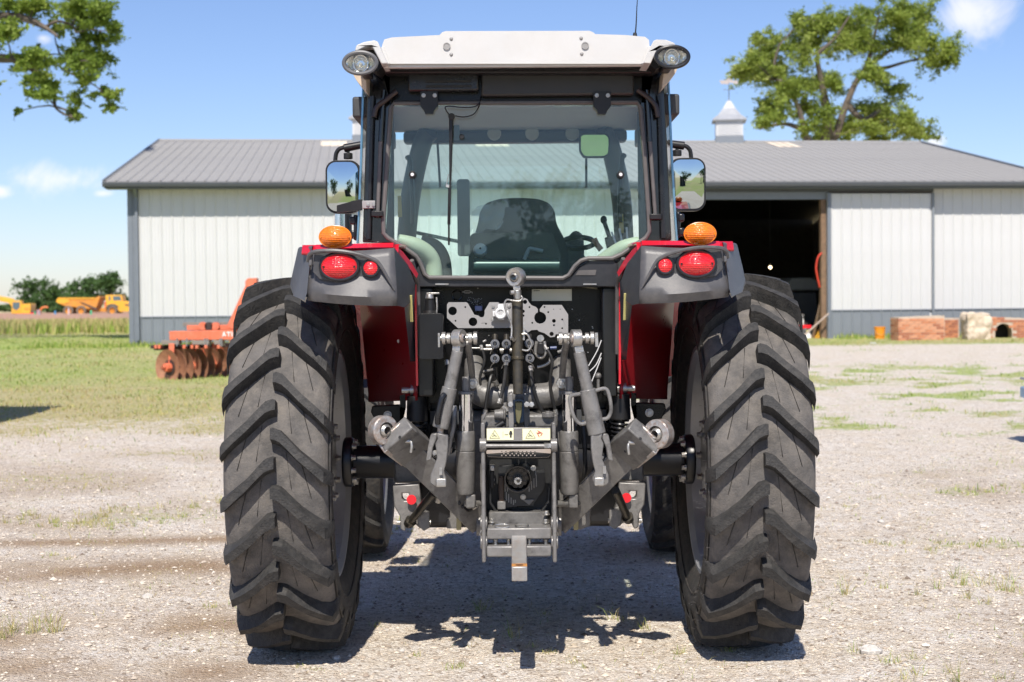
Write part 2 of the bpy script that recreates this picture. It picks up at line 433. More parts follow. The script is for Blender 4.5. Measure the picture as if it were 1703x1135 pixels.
def gz(x, y):
    x = np.asarray(x, float); y = np.asarray(y, float)
    z = .28 * sst(9, 33, y) - .55 * sst(62, 120, y)
    z = z + .05 * (fbm(x, y, 7, 5) - .5) * sst(1.2, 5, np.hypot(x, y)) + .018 * (fbm(x, y, .9, 9) - .5) * sst(200, 20, np.hypot(x, y))
    return z
def masks(x, y):
    """how green, how dry and how bare-dirt the ground is"""
    x = np.asarray(x, float); y = np.asarray(y, float)
    n1 = fbm(x, y, 5, 21); n2 = fbm(x, y, 1.2, 31); n3 = fbm(x, y, .5, 41)
    left = sst(-1.5, -3.5, x + (n1 - .5) * 3)
    g = left * sst(7.5, 15.5, y + (n1 - .5) * 7 + (n2 - .5) * 5)
    # sparse weeds in the gravel on the left
    g = np.maximum(g, .8 * left * np.exp(-((y - 3.9 - (x + 3) * .1 - (n1 - .5) * 2) / .8) ** 2) * sst(.45, .66, n2 * .5 + n3 * .5))
    g = np.maximum(g, .68 * left * sst(3.5, 8, y) * sst(.45, .66, n2 * .6 + n3 * .4))
    right = sst(0, 1.5, x)
    strip = right * sst(29.5, 32.5, y + (n1 - .5) * 3)
    g = np.maximum(g, strip)
    g = np.maximum(g, right * .78 * sst(7.5, 11, y) * sst(27, 21, y) * sst(.44, .60, n2 * .35 + n3 * .45 + n1 * .2))
    g = np.maximum(g, right * .5 * sst(.56, .70, n2 * .5 + n3 * .5) * sst(-1, 3, y))
    g = np.maximum(g, sst(30, 33, y) * (x < 1))
    g = np.maximum(g, sst(-16, -22, y + (n1 - .5) * 6))
    dry = np.clip(left * (.36 + .75 * sst(23, 12, y + (n1 - .5) * 8)) + .7 * strip + right * .35 * sst(25, 10, y) + sst(46, 60, y) * .85 + (n1 - .5) * 1.0 + (fbm(x * .45, y, 1.1, 61) - .5) * 1.1, 0, 1)
    dirt = np.zeros_like(x)
    for (y0, sl, w) in ((1.9, .24, .38), (2.9, .2, .22), (.35, .12, .42), (-.35, .05, .3)):
        dirt = np.maximum(dirt, 1.0 * sst(-.7, -1.4, x) * np.exp(-((y - y0 - (x + 2.5) * sl - (n1 - .5) * 1.2) / w) ** 2) * sst(.28, .52, n2 * .5 + n3 * .5))
    dirt = np.maximum(dirt, .5 * sst(.45, .66, n1 * .5 + n2 * .5) * sst(14, 4, np.abs(y)))
    dirt = np.maximum(dirt, .8 * right * np.exp(-((y - 33.2) / .6) ** 2) * sst(.45, .6, n2))
    return np.clip(g, 0, 1), dry, np.clip(dirt, 0, 1)

def ground_material():
    mt = bpy.data.materials.new('gravel_ground'); mt.use_nodes = True
    nt = mt.node_tree; N = nt.nodes; L = nt.links; b = N['Principled BSDF']
    b.inputs['Roughness'].default_value = .95; b.inputs['Specular IOR Level'].default_value = .15
    tc = N.new('ShaderNodeTexCoord')
    def vor(scale, feat='F1'):
        v = N.new('ShaderNodeTexVoronoi'); v.inputs['Scale'].default_value = scale; v.feature = feat
        L.new(tc.outputs['Object'], v.inputs['Vector']); return v
    def noi(scale, det=6, rgh=.6):
        v = N.new('ShaderNodeTexNoise'); v.inputs['Scale'].default_value = scale; v.inputs['Detail'].default_value = det
        v.inputs['Roughness'].default_value = rgh
        L.new(tc.outputs['Object'], v.inputs['Vector']); return v
    def ramp(src, stops):
        r = N.new('ShaderNodeValToRGB'); e = r.color_ramp.elements
        while len(e) < len(stops): e.new(.5)
        for k, (p, c) in enumerate(stops): e[k].position = p; e[k].color = (*c, 1)
        L.new(src, r.inputs[0]); return r.outputs[0]
    def mixc(f, a, bb, fac=None, mode='MIX'):
        mx = N.new('ShaderNodeMix'); mx.data_type = 'RGBA'; mx.blend_type = mode
        if f is not None: L.new(f, mx.inputs['Factor'])
        else: mx.inputs['Factor'].default_value = fac
        L.new(a, mx.inputs['A']); L.new(bb, mx.inputs['B']); return mx.outputs['Result']
    v1 = vor(75); v2 = vor(32); v3 = vor(170)
    sep = N.new('ShaderNodeSeparateColor'); L.new(v1.outputs['Color'], sep.inputs[0])
    sep2 = N.new('ShaderNodeSeparateColor'); L.new(v2.outputs['Color'], sep2.inputs[0])
    c1 = ramp(sep.outputs[0], [(0, (.20, .15, .11)), (.12, (.46, .38, .30)), (.35, (.71, .635, .54)), (.7, (.79, .72, .635)), (1, (.88, .835, .77))])
    c2 = ramp(sep2.outputs[0], [(0, (.30, .23, .17)), (.3, (.69, .61, .515)), (.6, (.76, .69, .60)), (1, (.87, .82, .745))])
    n0 = noi(14)
    gcol = mixc(n0.outputs['Fac'], c1, c2)
    # fine sand in the gaps
    sand = ramp(noi(220, 3).outputs['Fac'], [(.3, (.55, .44, .32)), (.7, (.78, .68, .54))])
    mr = N.new('ShaderNodeMapRange'); L.new(noi(3.2, 5, .7).outputs['Fac'], mr.inputs['Value'])
    mr.inputs['From Min'].default_value = .46; mr.inputs['From Max'].default_value = .66; mr.inputs['To Max'].default_value = .7
    gcol = mixc(mr.outputs[0], gcol, sand)
    def attr(nm):
        a = N.new('ShaderNodeAttribute'); a.attribute_name = nm; return a.outputs['Fac']
    dirtc = ramp(noi(60, 5).outputs['Fac'], [(.3, (.24, .155, .09)), (.7, (.50, .365, .245))])
    gcol = mixc(attr('dirt'), gcol, dirtc)
    green = ramp(noi(9, 4, .7).outputs['Fac'], [(.3, (.20, .30, .05)), (.55, (.34, .44, .09)), (.75, (.52, .54, .18))])
    straw = ramp(noi(12, 4, .7).outputs['Fac'], [(.3, (.34, .30, .12)), (.7, (.58, .51, .27))])
    grass = mixc(attr('dry'), green, straw)
    # break the grass edge up with fine noise
    ed = N.new('ShaderNodeMath'); ed.operation = 'ADD'; L.new(attr('grass'), ed.inputs[0]); 
    en = N.new('ShaderNodeMath'); en.operation = 'MULTIPLY_ADD'; L.new(noi(7, 7, .8).outputs['Fac'], en.inputs[0]); en.inputs[1].default_value = 2.6; en.inputs[2].default_value = -.85; L.new(en.outputs[0], ed.inputs[1])
    er = N.new('ShaderNodeMapRange'); L.new(ed.outputs[0], er.inputs['Value'])
    er.inputs['From Min'].default_value = .82; er.inputs['From Max'].default_value = 1.25; er.inputs['To Max'].default_value = .9
    col = mixc(er.outputs[0], gcol, grass)
    stn = N.new('ShaderNodeMapRange'); L.new(noi(2.1, 6, .72).outputs['Fac'], stn.inputs['Value']); stn.inputs['From Min'].default_value = .46; stn.inputs['From Max'].default_value = .68; stn.inputs['To Max'].default_value = .2
    tint = N.new('ShaderNodeRGB'); tint.outputs[0].default_value = (.56, .44, .25, 1); col = mixc(stn.outputs[0], col, tint.outputs[0])
    L.new(col, b.inputs['Base Color'])
    h = N.new('ShaderNodeMath'); h.operation = 'MULTIPLY_ADD'; L.new(v1.outputs['Distance'], h.inputs[0]); h.inputs[1].default_value = -.8; L.new(noi(55, 4, .7).outputs['Fac'], h.inputs[2])
    h2 = N.new('ShaderNodeMath'); h2.operation = 'MULTIPLY_ADD'; L.new(v3.outputs['Distance'], h2.inputs[0]); h2.inputs[1].default_value = -.35; L.new(h.outputs[0], h2.inputs[2])
    bp = N.new('ShaderNodeBump'); bp.inputs['Strength'].default_value = .9; bp.inputs['Distance'].default_value = .017
    L.new(h2.outputs[0], bp.inputs['Height']); L.new(bp.outputs[0], b.inputs['Normal'])
    return mt
def build_ground():
    def axis(lo, hi, a, b_, fine, grow):
        v = list(np.arange(a, b_, fine)); s = fine; x = v[-1]
        while x < hi: s *= grow; x += s; v.append(x)
        s = fine; x = v[0]
        while x > lo: s *= grow; x -= s; v.insert(0, x)
        return np.array(v)
    xs = axis(-1500, 1500, -6, 6, .10, 1.06); ys = axis(-1200, 2500, -2, 16, .10, 1.05)
    X, Y = np.meshgrid(xs, ys); Z = gz(X, Y); n, m_ = X.shape
    v = np.stack([X.ravel(), Y.ravel(), Z.ravel()], 1)
    idx = np.arange(n * m_).reshape(n, m_)
    f = np.stack([idx[:-1, :-1].ravel(), idx[:-1, 1:].ravel(), idx[1:, 1:].ravel(), idx[1:, :-1].ravel()], 1)
    me = bpy.data.meshes.new('ground')
    me.vertices.add(len(v)); me.vertices.foreach_set('co', v.ravel())
    me.loops.add(f.size); me.loops.foreach_set('vertex_index', f.ravel().astype(np.int32))
    me.polygons.add(len(f)); me.polygons.foreach_set('loop_start', np.arange(0, f.size, 4, dtype=np.int32))
    me.update(calc_edges=True); me.polygons.foreach_set('use_smooth', np.ones(len(f), bool))
    for nm, a in zip(('grass', 'dry', 'dirt'), masks(v[:, 0], v[:, 1])):
        at = me.attributes.new(nm, 'FLOAT', 'POINT'); at.data.foreach_set('value', a.astype(np.float32))
    me.materials.append(ground_material())
    o = link('ground', me); o['kind'] = 'structure'
build_ground()

def np_mesh(name, v, f, mt, smooth=False):
    me = bpy.data.meshes.new(name); k = f.shape[1]
    me.vertices.add(len(v)); me.vertices.foreach_set('co', np.ascontiguousarray(v, dtype=np.float32).ravel())
    me.loops.add(f.size); me.loops.foreach_set('vertex_index', np.ascontiguousarray(f, dtype=np.int32).ravel())
    me.polygons.add(len(f)); me.polygons.foreach_set('loop_start', np.arange(0, f.size, k, dtype=np.int32))
    me.update(calc_edges=True)
    if smooth: me.polygons.foreach_set('use_smooth', np.ones(len(f), bool))
    if mt: me.materials.append(mt)
    return me
def island_mat(name, stops, rough=.8, transl=0., noise=None):
    mt = bpy.data.materials.new(name); mt.use_nodes = True; nt = mt.node_tree; N = nt.nodes; L = nt.links
    b = N['Principled BSDF']; b.inputs['Roughness'].default_value = rough; b.inputs['Specular IOR Level'].default_value = .25
    g = N.new('ShaderNodeNewGeometry'); r = N.new('ShaderNodeValToRGB'); e = r.color_ramp.elements
    while len(e) < len(stops): e.new(.5)
    for k, (p, c) in enumerate(stops): e[k].position = p; e[k].color = (*c, 1)
    src = g.outputs['Random Per Island']
    if noise:
        tc = N.new('ShaderNodeTexCoord'); nz = N.new('ShaderNodeTexNoise'); nz.inputs['Scale'].default_value = noise; nz.inputs['Detail'].default_value = 3
        L.new(tc.outputs['Object'], nz.inputs['Vector'])
        ma = N.new('ShaderNodeMath'); ma.operation = 'MULTIPLY_ADD'; L.new(nz.outputs['Fac'], ma.inputs[0]); ma.inputs[1].default_value = 1.6
        m2 = N.new('ShaderNodeMath'); m2.operation = 'MULTIPLY_ADD'; L.new(src, m2.inputs[0]); m2.inputs[1].default_value = .5; m2.inputs[2].default_value = -.55
        L.new(m2.outputs[0], ma.inputs[2]); src = ma.outputs[0]
    L.new(src, r.inputs[0]); L.new(r.outputs[0], b.inputs['Base Color'])
    if transl:
        t = N.new('ShaderNodeBsdfTranslucent'); L.new(r.outputs[0], t.inputs[0])
        mx = N.new('ShaderNodeMixShader'); mx.inputs[0].default_value = transl
        L.new(b.outputs[0], mx.inputs[1]); L.new(t.outputs[0], mx.inputs[2]); L.new(mx.outputs[0], N['Material Output'].inputs[0])
    return mt
pebble_mat = island_mat('pebbles', [(0, (.18, .135, .10)), (.22, (.42, .345, .275)), (.6, (.62, .53, .42)), (.95, (.70, .615, .51)), (1, (.80, .74, .65))], .9)
grass_mat = island_mat('grass_blades', [(0, (.16, .25, .04)), (.5, (.30, .41, .08)), (.8, (.45, .50, .14)), (1, (.60, .55, .24))], .7, .3)
dry_mat = island_mat('dry_blades', [(0, (.38, .29, .12)), (.4, (.58, .48, .23)), (.75, (.50, .46, .19)), (1, (.34, .38, .11))], .8, .3)

def scatter_visible(n, d0, d1, p=1.0, margin=.1):
    """random places on the ground that the photograph's field of view covers"""
    u = rng.random(n) ** p; d = d0 * (d1 / d0) ** u
    hw = d * 851.5 / F * (1 + margin)
    return (rng.random(n) * 2 - 1) * hw + CX, d - DC
def build_pebbles():
    x, y = scatter_visible(70000, 5.6, 18, .8)
    g, dry, dirt = masks(x, y); keep = rng.random(len(x)) > np.maximum(g, dirt * .75); x = x[keep]; y = y[keep]
    n = len(x)
    r = .003 + .008 * rng.random(n) ** 3 + (rng.random(n) < .03) * rng.random(n) * .013
    r = r * np.clip((y + DC) / 6.5, 1, 1.15)
    base = np.array([(1, 0, 0), (.4, .9, 0), (-.6, .75, .1), (-1, -.1, 0), (-.35, -.9, 0), (.6, -.8, .05), (.1, .05, .75), (0, 0, -.5)], float)
    fc = np.array([(0, 1, 6), (1, 2, 6), (2, 3, 6), (3, 4, 6), (4, 5, 6), (5, 0, 6)])
    v = np.repeat(base[None], n, 0) * (1 + .5 * (rng.random((n, 8, 3)) - .5))
    a = rng.random(n) * 6.283; ca, sa = np.cos(a), np.sin(a)
    vx = v[..., 0] * ca[:, None] - v[..., 1] * sa[:, None]; vy = v[..., 0] * sa[:, None] + v[..., 1] * ca[:, None]
    fl = .55 + .5 * rng.random(n)
    P = np.stack([vx * r[:, None] + x[:, None], vy * r[:, None] * (.65 + .35 * rng.random(n))[:, None] + y[:, None],
                  v[..., 2] * (r * fl)[:, None] + gz(x, y)[:, None] + r[:, None] * .15], 2).reshape(-1, 3)
    fa = (fc[None] + (np.arange(n) * 8)[:, None, None]).reshape(-1, 3)
    o = link('gravel', np_mesh('gravel', P, fa, pebble_mat)); o['kind'] = 'stuff'; o['label'] = 'loose pale grey gravel spread over the yard'; o['category'] = 'gravel'
build_pebbles()
def blades(name, x, y, h, w, mt, lean=.5, label=None, z0=None):
    n = len(x); a = rng.random(n) * 6.283; l = lean * rng.random(n) * h; b = rng.random(n) * 6.283
    z = gz(x, y) - .004 if z0 is None else z0
    dx, dy = np.cos(a) * w / 2, np.sin(a) * w / 2; lx, ly = np.cos(b) * l, np.sin(b) * l
    P = np.stack([np.stack([x - dx, y - dy, z], 1), np.stack([x + dx, y + dy, z], 1),
                  np.stack([x + dx * .7 + lx * .35, y + dy * .7 + ly * .35, z + h * .55], 1), np.stack([x - dx * .7 + lx * .35, y - dy * .7 + ly * .35, z + h * .55], 1),
                  np.stack([x + lx, y + ly, z + h * (1 - .25 * l / np.maximum(h, 1e-4))], 1)], 1).reshape(-1, 3)
    k = (np.arange(n) * 5)[:, None]
    fa = np.concatenate([k + np.array([[0, 1, 2]]), k + np.array([[0, 2, 3]]), k + np.array([[3, 2, 4]])], 1).reshape(-1, 3)
    o = link(name, np_mesh(name, P, fa, mt)); o['kind'] = 'stuff'
    if label: o['label'] = label; o['category'] = 'grass'
    return o
def build_grass():
    x, y = scatter_visible(190000, 7.5, 62)
    g, dry, dirt = masks(x, y)
    keep = (rng.random(len(x)) < g ** 1.7) & ~((x > -10.9) & (y > 35.0 + (x + 10.7) * .105))
    x, y, g, dry = x[keep], y[keep], g[keep], dry[keep]
    d = y + DC; n = len(x)
    h = (.02 + .04 * rng.random(n) ** 1.5) * (.6 + .9 * sst(.35, .7, fbm(x, y, .8, 77)))
    w = .003 + .00045 * d * (.5 + rng.random(n))
    isdry = rng.random(n) < dry * .85
    blades('lawn_grass', x[~isdry], y[~isdry], h[~isdry], w[~isdry], grass_mat, .9, 'short green lawn grass left of the tractor')
    blades('dry_grass', x[isdry], y[isdry], h[isdry], w[isdry], dry_mat, 1.1, 'yellowed dry grass at the edge of the gravel')
    # tufts and thin weed stalks in the gravel
    tx, ty, th = [], [], []
    px_ = [(25, 1058, 60, .16), (40, 1050, 40, .14), (348, 1012, 16, .05), (250, 985, 18, .04), (620, 1040, 8, .05), (858, 1075, 10, .19), (830, 1010, 14, .12), (900, 1035, 16, .06), (905, 1070, 26, .04),
           (715, 1100, 14, .05), (730, 1108, 14, .05), (690, 1098, 10, .05), (1025, 1046, 14, .10), (982, 1035, 5, .06), (1135, 1042, 10, .10), (1160, 1085, 16, .06), (1190, 1080, 12, .07),
           (1600, 970, 40, .13), (1612, 985, 30, .12), (1690, 985, 40, .13), (1435, 1010, 12, .15), (1540, 985, 22, .08), (1485, 985, 14, .06), (1625, 1040, 10, .15), (1600, 1125, 14, .18), (1490, 1095, 30, .08), (1510, 1098, 30, .08), (1460, 1100, 12, .09),
           (1640, 1115, 10, .06), (1560, 920, 18, .05), (1660, 912, 24, .06), (1450, 830, 18, .05), (1425, 840, 14, .05), (640, 870, 40, .07), (655, 880, 30, .06), (45, 865, 60, .09), (90, 870, 50, .08), (140, 868, 60, .08), (200, 875, 50, .08), (280, 860, 40, .07), (345, 835, 40, .09), (330, 850, 30, .07),
           (90, 930, 30, .05), (1400, 900, 20, .04), (1480, 905, 30, .05), (1530, 905, 30, .05), (1690, 810, 20, .08), (1650, 820, 24, .05), (1575, 905, 16, .06), (500, 1110, 20, .03), (1040, 1100, 10, .04), (940, 1110, 12, .04)]
    for px, py, k, hh in px_:
        r = ray(px, py); t = -HC / r.z; c = CAM + r * t
        cen = [(random.gauss(0, .05 + hh * .6), random.gauss(0, .05 + hh * .9)) for _ in range(max(1, k // 9))]
        for q in range(int(k * 2.2)):
            o_ = random.choice(cen)
            tx.append(c.x + o_[0] + random.gauss(0, .018)); ty.append(c.y + o_[1] + random.gauss(0, .018)); th.append(hh * random.uniform(.2, 1.0) ** 1.3)
    x2, y2 = scatter_visible(5200, 5.8, 14)
    cl = fbm(x2, y2, .7, 55) > .56; x2 = x2[cl]; y2 = y2[cl]
    tx = np.concatenate([tx, x2]); ty = np.concatenate([ty, y2]); th = np.concatenate([th, .012 + .03 * rng.random(len(x2))])
    x3, y3 = scatter_visible(90000, 7.2, 34)
    wt = sst(.46, .66, fbm(x3, y3, .55, 91) * .6 + fbm(x3, y3, 2.6, 93) * .4) * (.25 + .75 * sst(9, 16, y3 + DC)); cl = rng.random(len(x3)) < wt * .55
    x3 = x3[cl]; y3 = y3[cl]; tx = np.concatenate([tx, x3]); ty = np.concatenate([ty, y3]); th = np.concatenate([th, .01 + .03 * rng.random(len(x3)) ** 1.5])
    dr = rng.random(len(tx)) < .68
    blades('weed_tufts', tx[~dr], ty[~dr], th[~dr], (.0012 + .00026 * (ty[~dr] + DC)), grass_mat, 1.5, 'small green weeds growing through the gravel')
    blades('dry_weeds', tx[dr], ty[dr], th[dr], (.0010 + .00024 * (ty[dr] + DC)), dry_mat, 1.6, 'dead straw coloured weed stalks in the gravel')
    # uncut grass along the barn and in the field behind the lawn
    ca, sa = math.cos(R(6)), math.sin(R(6))
    u = rng.random(9000) * 36 - 3; v = -rng.random(9000) ** 1.7 * .9; hx = .08 + .22 * rng.random(9000) * np.clip(1 + v, 0, 1) * (.4 + 1.1 * fbm(u, v, 1.2, 12))
    xx = -10.73 + u * ca - v * sa; yy = 35.5 + u * sa + v * ca - .05
    # not in front of the open doorway
    ok = (rng.random(9000) < .8) & ~((u > 15.6) & (u < 20.4))
    blades('wall_grass', xx[ok], yy[ok], hx[ok], np.full(ok.sum(), .03), grass_mat, .6, 'uncut green grass along the foot of the barn wall')
    n = 26000; yy = 52 + 66 * rng.random(n) ** .8; xx = (-(.10 + .34 * rng.random(n))) * (yy + DC)
    hh = .35 + .35 * rng.random(n); nz = fbm(xx, yy, 6, 4)
    front = yy < 58
    blades('field_grass', xx[~front], yy[~front], hh[~front] * .8, .05 + .05 * rng.random((~front).sum()), dry_mat, .4, 'tall straw coloured grass in the field beyond the lawn')
    dd = front & (rng.random(n) < .6); blades('hay_tops', xx[dd], yy[dd], hh[dd] * (.8 + .8 * nz[dd]), .05 + .04 * rng.random(dd.sum()), dry_mat, .4, 'seeding straw grass standing over the lawn edge')
    blades('hay_edge', xx[front], yy[front], hh[front] * (.6 + .8 * nz[front]), .06 + .04 * rng.random(front.sum()), grass_mat, .4, 'tall green grass where the mown lawn ends')
build_grass()
# loose stones that stand out in the gravel
def build_stones():
    sm = mat('stone', (.5, .47, .43), .9, var=.25, scale=40, bump=.4, bscale=60)
    def stone(r, seed):
        rr = random.Random(seed); b = MB(); b.ell((0, 0, r * .3), (r, r * .75, r * .55), 10, 7)
        b.v = [tuple(c * (1 + .28 * (rr.random() - .5)) for c in p) for p in b.v]
        return b.mesh('stone', sm, 25)
    spots = [(1447, 1087, .050, 'pale flat stone, largest near the lower right corner'), (1455, 1040, .014, 'tiny grey pebble above the pale flat stone at lower right'), (1412, 1012, .02, 'rounded grey stone beside a weed stalk right of the right tyre'),
             (1635, 878, .03, 'brownish stone on the gravel far right of the tractor'), (1465, 868, .028, 'whitish stone right of the right tyre'), (245, 995, .03, 'white flat stone left of the left tyre'),
             (103, 1066, .016, 'small white pebble right of the grass tuft at lower left'), (560, 1095, .02, 'pale pebble before the shadow of the left tyre'), (865, 1053, .016, 'pebble inside the shadow of the drawbar'), (668, 1083, .018, 'pale pebble left of the drawbar shadow'), (1270, 1060, .02, 'pebble at the foot of the right tyre'), (1395, 820, .03, 'white stone beside the right tyre tread')]
    for i, (px, py, r, lab) in enumerate(spots):
        q = ray(px, py); t = -HC / q.z; c = CAM + q * t
        o = link('stone', stone(r, i)); o.location = (c.x, c.y, float(gz(c.x, c.y)) - r * .1); o.rotation_euler = (0, 0, i * 1.3)
        tag(o, lab or 'small pale pebble lying loose on the gravel yard', 'stone', 'loose stones in the gravel')
build_stones()

# ------------------------------------------------------------------ barn
barn_white = mat('barn_white', (.58, .58, .58), .4, var=.045, scale=3.2, bump=.03, bscale=3, stretch=(1, 1, .07), dust=(.42, .40, .36), dustamt=.22)
barn_gray = mat('barn_gray', (.20, .22, .245), .42, var=.05, scale=2)
trim_gray = mat('trim_gray', (.17, .19, .22), .4, var=.06)
gutter_dark = mat('gutter_dark', (.07, .078, .088), .35, var=.08)
roof_gray = mat('roof_gray', (.31, .30, .285), .6, var=.08, scale=.9, dust=(.36, .345, .32), dustamt=.45, spec=.25)
skylight = mat('skylight', (.85, .72, .56), .5, var=.12, scale=5)
timber = mat('timber', (.20, .125, .075), .8, var=.3, scale=9, bump=.4, bscale=30)
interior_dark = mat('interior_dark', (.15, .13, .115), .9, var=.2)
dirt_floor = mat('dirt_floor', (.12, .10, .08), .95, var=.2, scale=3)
BA = R(6); BZ = .20
barn = thing('barn', 'long white metal barn with grey wainscot, grey ribbed roof and one wide open doorway', 'barn', (-10.73, 35.5, BZ), BA)
def bproj(px):           # barn length coordinate under a photo column, on the front wall
    r = ray(px, 430); d = Vector((math.cos(BA), math.sin(BA))); o = Vector((-10.73, 35.5))
    # solve CAM.xy + r.xy t = o + d s
    a, b_, c_, e = r.x, -d.x, r.y, -d.y; rx, ry = o.x - CAM.x, o.y - CAM.y
    det = a * e - b_ * c_; return (a * ry - c_ * rx) / det
LW = 26.9; ZE = 4.59; WAIN = .90; PW = .305; HALF = 11.6
s0, s1 = bproj(1082), bproj(1368)
def wall_panel(z0, z1, mt, name):
    b = MB(); prof = [(0, 0), (.02, -.022), (.045, -.022), (.065, 0), (.125, 0), (.135, -.006), (.15, -.006), (.16, 0), (.215, 0), (.225, -.006), (.24, -.006), (.25, 0), (.304, 0)]
    n = len(prof); vs = [(x, y, z0) for x, y in prof] + [(x, y, z1) for x, y in prof] 
    b.add(vs, [(i, i + 1, i + 1 + n, i + n) for i in range(n - 1)])
    b.bb(0, .304, .004, .03, z0, z1)
    return b.mesh(name, mt, 20)
pm_white = wall_panel(WAIN + .03, ZE, barn_white, 'wall_panel'); pm_gray = wall_panel(0, WAIN, barn_gray, 'wainscot_panel')
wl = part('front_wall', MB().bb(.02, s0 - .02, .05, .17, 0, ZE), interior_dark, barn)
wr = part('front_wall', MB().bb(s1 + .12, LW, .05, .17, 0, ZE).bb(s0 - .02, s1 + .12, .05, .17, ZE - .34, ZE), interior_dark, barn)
def panels(par, a, b_):
    x = a
    while x + PW <= b_ + .05:
        for me, nm in ((pm_white, 'wall_panel'), (pm_gray, 'wainscot_panel')):
            o = link(nm, me, par); o.location = (x, 0, 0)
        x += PW
panels(wl, .1, s0); panels(wr, bproj(1548) + .06, LW)
part('wainscot_flashing', MB().bb(.08, s0, -.03, .04, WAIN, WAIN + .03), trim_gray, wl)
part('wainscot_flashing', MB().bb(bproj(1550), LW, -.03, .04, WAIN, WAIN + .03), trim_gray, wr)
part('corner_trim', MB().bb(-.06, .10, -.035, .12, 0, ZE).bb(-.2, -.065, -.02, .09, 0, ZE), trim_gray, barn, .006)
part('downspout', MB().bb(.02, .10, -.115, -.04, .25, ZE - .25).bar((.06, -.08, ZE - .25), (.06, -.45, ZE + .05), .08, .07), trim_gray, barn, .006)
part('corner_trim', MB().bb(LW, LW + .12, -.035, .12, 0, ZE), trim_gray, barn, .006)
part('side_wall', MB().bb(-.06, .0, .125, 2 * HALF - .6, 0, ZE), barn_white, barn)
part('side_wall', MB().bb(LW + .0, LW + .06, .125, 2 * HALF - .6, 0, ZE), barn_white, barn)
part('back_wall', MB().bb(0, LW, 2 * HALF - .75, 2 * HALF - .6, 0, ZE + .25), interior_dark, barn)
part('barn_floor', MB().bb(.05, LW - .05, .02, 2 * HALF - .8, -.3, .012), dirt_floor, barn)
# sliding door on its track, trim and post of the opening
part('door_track', MB().bb(s0 - .4, bproj(1550) , -.14, -.036, ZE - .12, ZE - .0), gutter_dark, barn)
part('opening_header', MB().bb(s0 - .05, s1 + .2, -.035, .045, ZE - .36, ZE - .13), trim_gray, barn, .004)
part('door_post', MB().bb(s1 - .05, s1 + .10, -.03, .16, 0, ZE - .365), timber, barn, .006)
part('door_post', MB().bb(s0 - .1, s0 + .04, -.03, .16, 0, ZE - .365), timber, barn, .006)
d0, d1 = s1 + .11, bproj(1548)
door = part('sliding_door', MB().bb(d0, d1, -.10, -.05, .05, ZE - .19), barn_white, barn)
pmd_w = wall_panel(WAIN + .03, ZE - .2, barn_white, 'door_panel'); pmd_g = wall_panel(.05, WAIN, barn_gray, 'door_wainscot_panel')
x = d0 + .10
while x + PW <= d1 + .02:
    for me, nm in ((pmd_w, 'door_panel'), (pmd_g, 'door_wainscot_panel')):
        o = link(nm, me, door); o.location = (x, -.135, 0)
    x += PW
part('door_edge_trim', MB().bb(d0 - .005, d0 + .10, -.17, -.105, .04, ZE - .18), trim_gray, door, .004)
part('door_edge_trim', MB().bb(d1 - .02, d1 + .05, -.17, -.105, .04, ZE - .18), barn_gray, door, .004)
part('door_flashing', MB().bb(d0 + .1, d1 - .02, -.165, -.105, WAIN, WAIN + .03), trim_gray, door)
# roof
OV = .55; OVL = .74; RZ = 7.38 - BZ; EZ = ZE + .14
roof = part('roof_deck', MB().prism([(-OVL + .03, -OV + .02, EZ - .07), (-OVL + .03, HALF, RZ - .05), (-OVL + .03, 2 * HALF + .3, EZ - .05), (-OVL + .03, 2 * HALF + .3, EZ - .12), (-OVL + .03, HALF, RZ - .16), (-OVL + .03, -OV + .02, EZ - .14)], (LW + 2 * OVL - .06, 0, 0)), interior_dark, barn)
sl_len = math.hypot(HALF + OV, RZ - EZ); sl_ang = math.atan2(RZ - EZ, HALF + OV)
def roof_panel():
    b = MB(); prof = [(0, 0), (.015, .024), (.04, .024), (.055, 0), (.13, 0), (.14, .006), (.155, .006), (.165, 0), (.225, 0), (.235, .006), (.25, .006), (.26, 0), (.304, 0)]
    n = len(prof); vs = [(x, 0, z) for x, z in prof] + [(x, sl_len, z) for x, z in prof]
    b.add(vs, [(i, i + 1, i + 1 + n, i + n) for i in range(n - 1)])
    b.add([(0, 0, -.02), (.304, 0, -.02), (.304, 0, 0), (0, 0, 0)], [(0, 1, 2, 3)])
    return b.mesh('roof_panel', roof_gray, 20)
rpm = roof_panel()
x = -OVL
sky_cols = [(537, 582), (790, 838), (1266, 1306)]
while x + PW <= LW + OVL + .1:
    o = link('roof_panel', rpm, roof); o.location = (x, -OV, EZ); o.rotation_euler = (sl_ang, 0, 0)
    x += PW
part('rear_roof_sheet', MB().prism([(-OVL, HALF, RZ), (-OVL, 2 * HALF + .3, EZ), (-OVL, 2 * HALF + .3, EZ - .04), (-OVL, HALF, RZ - .04)], (LW + 2 * OVL, 0, 0)), roof_gray, barn)
part('ridge_cap', MB().prism([(-OVL - .02, HALF - .28, RZ - .045), (-OVL - .02, HALF, RZ + .05), (-OVL - .02, HALF + .28, RZ - .045), (-OVL - .02, HALF, RZ + .02)], (LW + 2 * OVL + .04, 0, 0)), roof_gray, barn)
part('rake_trim', MB().bar((-OVL - .03, -OV, EZ - .04), (-OVL - .03, HALF, RZ - .03), .05, .18), trim_gray, barn)
part('rake_trim', MB().bar((LW + OVL + .05, -OV, EZ - .04), (LW + OVL + .05, HALF, RZ - .03), .05, .18), trim_gray, barn)
part('gable_wall', MB().prism([(-.03, .1, ZE), (-.03, 2 * HALF - .6, ZE), (-.03, HALF, RZ - .2)], (-.05, 0, 0)), barn_white, barn)
